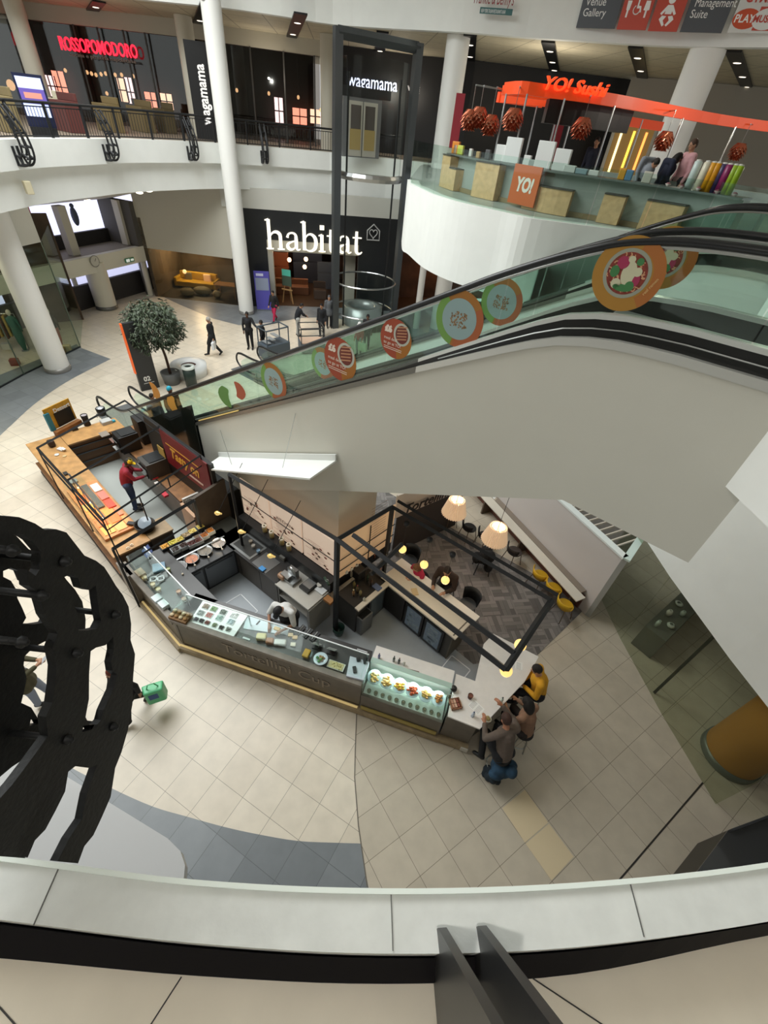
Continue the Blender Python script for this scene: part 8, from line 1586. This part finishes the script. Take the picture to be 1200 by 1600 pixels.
    for S in 'LR':
        mb = MB(T); a_ = J['an'+S]; b_ = J['to'+S]; capsule(mb, a_-(b_-a_)*.15, b_, .046*s, .036*s, 10); mb.build('shoe', mat(shoes, .5), t)
    mb = MB(T @ R3)
    if not bald:
        mb.ball((0, -.014*s, .028*s), (.083*s, .098*s, .108*s), 16, 12)
        if long_hair: mb.ball((0, -.06*s, -.06*s), (.11*s, .08*s, .17*s), 14, 10); mb.ball((-.06*s, -.02*s, -.05*s), (.035*s, .06*s, .12*s), 10, 8); mb.ball((.06*s, -.02*s, -.05*s), (.035*s, .06*s, .12*s), 10, 8)
        mb.build('hair', mat(hair, .7, noise=.3, nscale=60), t)
    if cap:
        MB(T @ R3).lathe([(.088*s, .03*s), (.086*s, .07*s), (.06*s, .115*s), (.001, .13*s)], (0, -.005, 0), 18, caps=False).prism([(-.06*s, .07*s), (.06*s, .07*s), (.055*s, .15*s), (0, .17*s), (-.055*s, .15*s)], .035*s, .045*s).build('cap', mat(cap, .7), t)
    mb = MB(T @ R3)
    for a in (-1, 1): mb.ball((a*.03*s, .086*s, .015*s), .009*s, 8, 6)
    mb.build('eyes', mat('#1a1412', .3), t); MB(T @ R3).ball((0, .088*s, -.055*s), (.022*s, .008*s, .006*s), 8, 6).build('mouth', mat('#8a4a40', .5), t)
    return t, J, T
def held(name, label, cat, T, c, d, col, handles=True, bev=.02):
    P = T @ Vector(c); t = thing(name, label, cat, tuple(P-Vector((0, 0, d[2])))); T2 = TF(P-Vector((0, 0, d[2])), T.to_euler().z)
    MB(T2).prism([(-d[0]/2, -d[1]/2), (d[0]/2, -d[1]/2), (d[0]/2, d[1]/2), (-d[0]/2, d[1]/2)], 0, d[2]*.8).build('bag_body', mat(col, .6), t, bev)
    if handles: MB(T2).tube([(-d[0]*.3, 0, d[2]*.78), (-d[0]*.15, 0, d[2]), (d[0]*.15, 0, d[2]), (d[0]*.3, 0, d[2]*.78)], .008, 5).build('bag_handle', mat(col, .6), t)
    return t
def gp(x, y, z=0): p = G(x, y, z); return (p.x, p.y)
# concourse people
t, J, T = person('elderly person in a long black coat walking left with a white bag', gp(336, 556), radians(95), WALK, 1.75, top='#17181b', legs='#1a1b1e', hair='#a8a29a', coat=.8, vox=.02)
held('carrier_bag', 'white carrier bag with a black print held by the walker in black', 'bag', T, (-.24, -.1, .84), (.34, .12, .42), '#e6e8ea')
person('guard in a black padded jacket reaching out one arm', gp(392, 545), radians(185), pose(elL=(-.32, .1, 1.2), wrL=(-.52, .3, 1.12), elR=(.25, 0, 1.13)), 1.74, skin='#6b4a38', top='#1c1c20', legs='#131316', vox=.02)
person('person in dark clothes facing the guard by the grey machine', gp(413, 552), radians(100), pose(), 1.55, skin='#8a5f48', top='#1a1b1f', legs='#191a1e', vox=.02)
person('woman in black jacket and bright red trousers near the banner', gp(430, 503), radians(160), WALK, 1.62, top='#17171a', legs='#b01f4a', hair='#1a1412', vox=.022, coat=.1)
person('man with a red backpack and pale trousers bending over a stand', gp(466, 526), radians(-60), pose(chest=(0, .1, 1.28), neck=(0, .18, 1.43), head=(0, .25, 1.55), shL=(-.18, .14, 1.39), shR=(.18, .14, 1.39), elL=(-.2, .25, 1.15), elR=(.2, .25, 1.15), wrL=(-.12, .45, 1.05), wrR=(.12, .45, 1.05)), 1.72, top='#1d1f26', legs='#a8a8a4', vox=.022)
person('person in a dark coat behind the open crate', gp(503, 527), radians(170), pose(), 1.7, top='#1b1c20', legs='#17181b', hair='#15110f', vox=.022, coat=.5)
person('person in a grey hooded coat standing by the lift', gp(514, 512), radians(200), pose(), 1.7, top='#5f6266', legs='#1f2024', hair='#5a5c60', vox=.022, coat=.4)
t, J, T = person('person in a red top and white cap behind the escalator handrail', gp(560, 556), radians(150), pose(), 1.65, top='#a83a3a', legs='#8a8a88', hair='#e6e4e0', cap='#ecebe8', vox=.022)
held('tote_bag', 'pale green patterned tote bag beside the person in the white cap', 'bag', T, (-.3, .1, .86), (.5, .14, .5), '#b5bda0')
person('person with a round dark hairdo just above the escalator handrail', gp(572, 545), radians(180), pose(), 1.72, skin='#6b4a38', top='#232326', legs='#202024', hair='#0f0d0c', vox=.022)
person('person in a grey coat with dark hair at the foot of the nearest escalator', E(2.9, .62, .35)[:], EA+radians(-90), pose(), 1.6, top='#4a484c', legs='#202022', vox=.02)
t, J, T = person('person in black with a turquoise head covering near the grey pot', (E(4.0, .7, .9).x, E(4.0, .7, .9).y, .95), EA+radians(-90), pose(), 1.62, skin='#7a5240', top='#17181a', legs='#151618', hair='#1f98b0', vox=.02, coat=.4)
# kiosk workers
p = gp(203, 796)
person('man in a yellow cap, red checked shirt and jeans working in the wooden kiosk', (p[0]+.18, p[1]+.05), wa-.35, pose(chest=(0, .08, 1.29), neck=(0, .12, 1.45), head=(0, .2, 1.56), shL=(-.19, .1, 1.40), shR=(.19, .1, 1.40), elL=(-.24, .22, 1.17), elR=(.24, .22, 1.17), wrL=(-.16, .46, 1.14), wrR=(.14, .46, 1.14)), 1.74, skin='#5a3a2c', top='#8f2434', legs='#3a4a6a', cap='#f2c81e', vox=.016)
pc = G(436, 952, 1.2); PCf = (pc.x+.2, pc.y+.1); ch_r = radians(180+15)
t, J, T = person('kitchen worker in white t-shirt, black apron and black cap at the cutting board', PCf, KA+radians(180-8), pose(chest=(0, .16, 1.26), waist=(0, .06, 1.08), neck=(0, .26, 1.40), head=(0, .36, 1.47), shL=(-.2, .22, 1.36), shR=(.2, .22, 1.36), elL=(-.3, .30, 1.13), elR=(.3, .30, 1.13), wrL=(-.14, .50, 1.06), wrR=(.16, .50, 1.06)), 1.74, skin='#a87a60', top='#dcdcda', legs='#1a1a1c', sleeves=False, cap='#17171a', hair='#17171a', vox=.014)
mb = MB(T); capsule(mb, Vector((0, .12, .8)), Vector((0, .20, 1.22)), .15, .13, 14); o = mb.build('apron', mat('#141416', .8), t); m = o.modifiers.new('join', 'REMESH'); m.mode = 'VOXEL'; m.voxel_size = .02
# bar people
pb = G(655, 893, 1.15); person('child in a bright pink jacket sitting at the pale bar', (pb.x+.05, pb.y+.12, .0), ba-.2, sit(.74, .08, wrL=(-.1, .36, 1.12), wrR=(.12, .36, 1.12)), 1.45, top='#b5284a', legs='#2a2a30', hair='#7a5236', long_hair=True, vox=.014)
pb = G(697, 903, 1.2); person('man in a dark brown jacket sitting at the pale bar', (pb.x+.10, pb.y+.14, .0), ba+.15, sit(.74, .14), 1.80, top='#3a2a22', legs='#1f1d1e', hair='#2a1c16', vox=.014)
chair('bar_stool', 'bar stool under the man in the brown jacket', (pb.x+.10, pb.y+.14), ba, '#1f1f20', '#17181a', '#3a3a3a', .72, .2, 'black chairs at the pale bar')
pk = G(655, 893, 1.15); chair('bar_stool', 'bar stool under the child in pink', (pk.x+.05, pk.y+.12), ba, '#1f1f20', '#17181a', '#3a3a3a', .60, .2, 'black chairs at the pale bar')
# marble table group
def stool(label, p, h=.72):
    t = thing('bar_stool', label, 'stool', (p[0], p[1], .002), 0, 'stools at the marble table'); T = TF((p[0], p[1], .002)); MB(T).lathe([(.001, h-.05), (.17, h-.05), (.18, h-.02), (.15, h), (.001, h)], seg=20, caps=False).build('seat', mat('#1a1a1b', .5), t)
    for a in range(4): an = pi/4+a*pi/2; MB(T).tube([(.1*cos(an), .1*sin(an), h-.05), (.21*cos(an), .21*sin(an), 0)], .012, 6).build('leg', M['steel'], t)
    MB(T).tube([(.17*cos(q), .17*sin(q), .28) for q in [2*pi*i/16 for i in range(16)]], .009, 5, closed=True).build('foot_ring', M['steel'], t)
p1 = G(846, 1072, 1.0); a1_ = atan2(3.0-p1.x, 4.55-p1.y)
person('seated man in a yellow and navy sweatshirt at the marble table', (p1.x, p1.y, .0), -a1_+0.15, sit(.70, .10, elL=(-.27, .12, .99), elR=(.27, .12, .99), wrL=(-.07, .32, .93), wrR=(.07, .32, .93)), 1.78, skin='#b98a6c', top='#d29a22', legs='#17181f', hair='#1c1512', vox=.013)
stool('stool under the man in the yellow and navy sweatshirt', (p1.x, p1.y), .70)
p2 = G(826, 1133, .95); a2_ = atan2(2.75-p2.x, 4.05-p2.y)
person('seated woman with big dark hair and a light brown coat at the table', (p2.x, p2.y, .0), -a2_, sit(.70, .10), 1.68, skin='#a87a5c', top='#8a6a55', legs='#2a2422', hair='#120d0b', long_hair=True, vox=.013)
stool('stool under the woman with the big dark hair', (p2.x, p2.y), .70)
p3 = G(790, 1172, .95); a3_ = atan2(2.35-p3.x, 3.75-p3.y)
t, J, T = person('seated man in a grey-brown jacket, back to the camera, one hand raised over the table', (p3.x, p3.y, .0), -a3_, sit(.70, .14, elR=(.26, .32, 1.18), wrR=(.12, .55, 1.32), elL=(-.31, .22, 1.06), wrL=(-.24, .42, 1.15), knL=(-.16, .40, .80), anL=(-.24, .16, .38), toL=(-.30, .27, .31)), 1.80, skin='#b07a5e', top='#5f534b', legs='#17181c', hair='#3a2218', vox=.013)
stool('stool under the man in the grey-brown jacket', (p3.x, p3.y), .70)
p4 = G(783, 1196, .6); mb = MB(TF((p4.x+.02, p4.y-.02, 0))); rnd = random.Random(2)
for i in range(14): mb.ball((rnd.uniform(-.22, .2), rnd.uniform(-.12, .1), .42+rnd.uniform(-.12, .2)), (rnd.uniform(.08, .15), rnd.uniform(.07, .12), rnd.uniform(.08, .16)), 10, 7)
o = mb.build('draped_coat', mat('#1f3d54', .8, noise=.3, nscale=8), None); m = o.modifiers.new('join', 'REMESH'); m.mode = 'VOXEL'; m.voxel_size = .018; m.use_smooth_shade = True; tag(o, 'dark blue coat hanging off the back of the nearest stool', 'coat')
p5 = G(768, 1215, .15); mb = MB(TF((p5.x, p5.y, 0))); 
for i in range(8): mb.ball((-.02+rnd.uniform(-.08, .1), rnd.uniform(-.1, .14), .14+rnd.uniform(-.04, .2)), (rnd.uniform(.07, .11), rnd.uniform(.08, .12), rnd.uniform(.08, .12)), 10, 7)
o = mb.build('rucksack', mat('#15232c', .8), None); m = o.modifiers.new('join', 'REMESH'); m.mode = 'VOXEL'; m.voxel_size = .018; m.use_smooth_shade = True; tag(o, 'navy rucksack on the floor below the draped blue coat', 'bag')
# passers-by behind the bracket
t, J, T = person('person in black walking with a green shopping bag, partly behind the cast bracket', gp(218, 1112), radians(150), WALK, 1.66, top='#131315', legs='#121214', hair='#6a2c1c', vox=.015, coat=.3)
q = G(242, 1082, .55); t = thing('shopping_bag', 'bright green plastic shopping bag with a blue print, carried at the side', 'bag', (q.x, q.y, .35)); T2 = TF((q.x, q.y, .32), .5); MB(T2).prism([(-.16, -.1), (.16, -.1), (.19, .1), (-.19, .1)], 0, .42).build('bag_body', mat('#5fbf88', .4), t, .03); MB(T2).bx(-.1, .06, -.105, -.1, .18, .34).build('print', mat('#33548a', .5), t); MB(T2).tube([(-.1, 0, .41), (-.05, 0, .55), (.05, 0, .55), (.1, 0, .41)], .012, 5).build('bag_handle', mat('#5fbf88', .4), t)
t, J, T = person('person in an olive coat holding a phone, seen through the holes of the bracket', gp(66, 1096), radians(-60), pose(elL=(-.22, .12, 1.18), wrL=(-.08, .34, 1.2), elR=(.22, .12, 1.18), wrR=(.06, .34, 1.2), knL=(-.09, .1, .5), anL=(-.09, .16, .1), toL=(-.09, .32, .05)), 1.7, top='#4a4630', legs='#8a94a8', hair='#8f8a80', vox=.015, coat=.5)
pm = T @ Vector((0, .46, 1.22)); o = MB(TF(pm, -.9, .7)).bx(-.04, .04, -.075, .075, -.005, .005).build('phone', mat('#c9ccd0', .2), None, origin=tuple(pm)); tag(o, 'pale phone in the hands of the person in the olive coat', 'phone')
# sushi bar people
def yp(x, extra): i = min(range(len(YC)), key=lambda i: abs(atan2(yi[i].x, yi[i].y)-atan2(ray(x, 270).x, ray(x, 270).y))); a = atan2(ray(x, 255).x, ray(x, 255).y); r_ = YC[i].length+extra; return (r_*sin(a), r_*cos(a), L1+.008)
person('man in a pink shirt standing behind the sushi counter', yp(1073, 2.2), radians(100), pose(), 1.80, top='#d3a0a4', legs='#2a2a30', hair='#4a3426', vox=.02)
person('woman with dark hair in navy bending beside the man in pink', yp(1045, 1.9), radians(-80), pose(chest=(0, .1, 1.26), neck=(0, .16, 1.4), head=(0, .22, 1.5)), 1.62, top='#20263a', legs='#1c1c20', hair='#15110f', long_hair=True, vox=.02)
person('person in a dark top working before the lit doorway', yp(923, 4.0), radians(150), pose(), 1.66, top='#1c2030', legs='#1c1c20', hair='#15110f', vox=.022)
person('person in a patterned grey top behind the blue bottles', yp(1012, 1.6), radians(200), pose(chest=(0, .14, 1.2), neck=(0, .22, 1.3), head=(0, .3, 1.36)), 1.6, top='#8f949c', legs='#2a2a2e', hair='#2a221c', vox=.022)
person('person in black standing by the name board under the escalator', (G(668, 812).x, G(668, 812).y), radians(40), pose(), 1.72, top='#151517', legs='#141416', vox=.02)
# crates and machine by the guard
p = G(432, 560); t = thing('access_platform', 'blue-grey scissor platform machine with guard rail near the guard', 'machine', (p.x, p.y, .005)); T = TF((p.x-.1, p.y+.1, .005), -.7); bg = mat('#4f5a64', .5, .2)
MB(T).bx(-.4, .4, -.65, .65, .1, .75).build('chassis', bg, t, .02)
for a in (-.37, .37):
    for b in (-.6, .6): MB(T).tube([(a, b, .75), (a, b, 1.45)], .03, 5).build('post', bg, t)
MB(T).tube([(-.37, -.6, 1.45), (.37, -.6, 1.45), (.37, .6, 1.45), (-.37, .6, 1.45)], .035, 5, closed=True).build('guard_rail', bg, t)
for a in (-.3, .3):
    for b in (-.45, .45): MB(T @ TF((a, b, .1), 0, 0, pi/2)).lathe([(.1, -.05), (.1, .05)], seg=14).build('wheel', M['black'], t)
for k in range(3): MB(T).bx(-.25, .25, -.5+.25*k, -.3+.25*k, .8+.12*k, .83+.12*k).build('step', mat('#a4a8aa', .4, .4), t)
p = G(487, 548); t = thing('goods_crate', 'open-sided steel crate on a blue-grey base near the lift', 'crate', (p.x, p.y, .005)); T = TF((p.x, p.y, .005), .4); MB(T).bx(-.6, .6, -.45, .45, .08, .5).build('base', bg, t, .02); MB(T).bx(-.55, .55, -.4, .4, .5, .54).build('top_sheet', mat('#d8b8a0', .6), t)
for a in (-.57, .57):
    for b in (-.42, .42): MB(T).tube([(a, b, .5), (a, b, 1.25)], .025, 5).build('post', M['dsteel'], t)
for z_ in (.9, 1.25): MB(T).tube([(-.57, -.42, z_), (.57, -.42, z_), (.57, .42, z_), (-.57, .42, z_)], .025, 5, closed=True).build('rail', M['dsteel'], t)
for a in (-.45, .45): 
    for b in (-.3, .3): MB(T @ TF((a, b, .08), 0, 0, pi/2)).lathe([(.08, -.03), (.08, .03)], seg=12).build('castor', M['black'], t)

# unseen fill lights added to brighten the first floor ceiling
for x, y, e_ in ((-16, 27, 80), (-9, 33, 80), (-2, 35, 110), (5, 28, 220), (10, 24, 220), (14, 18, 160), (8, 17, 120)): point('ceiling_fill_light', (x, y, 10.3), e_*.7, (1, .9, .75), .05)

point('walkway_fill_light', (-.1, -1.3, 11.4), 190, (1, .96, .9), .05)  # unseen fill light added to brighten the near floor and white ledge
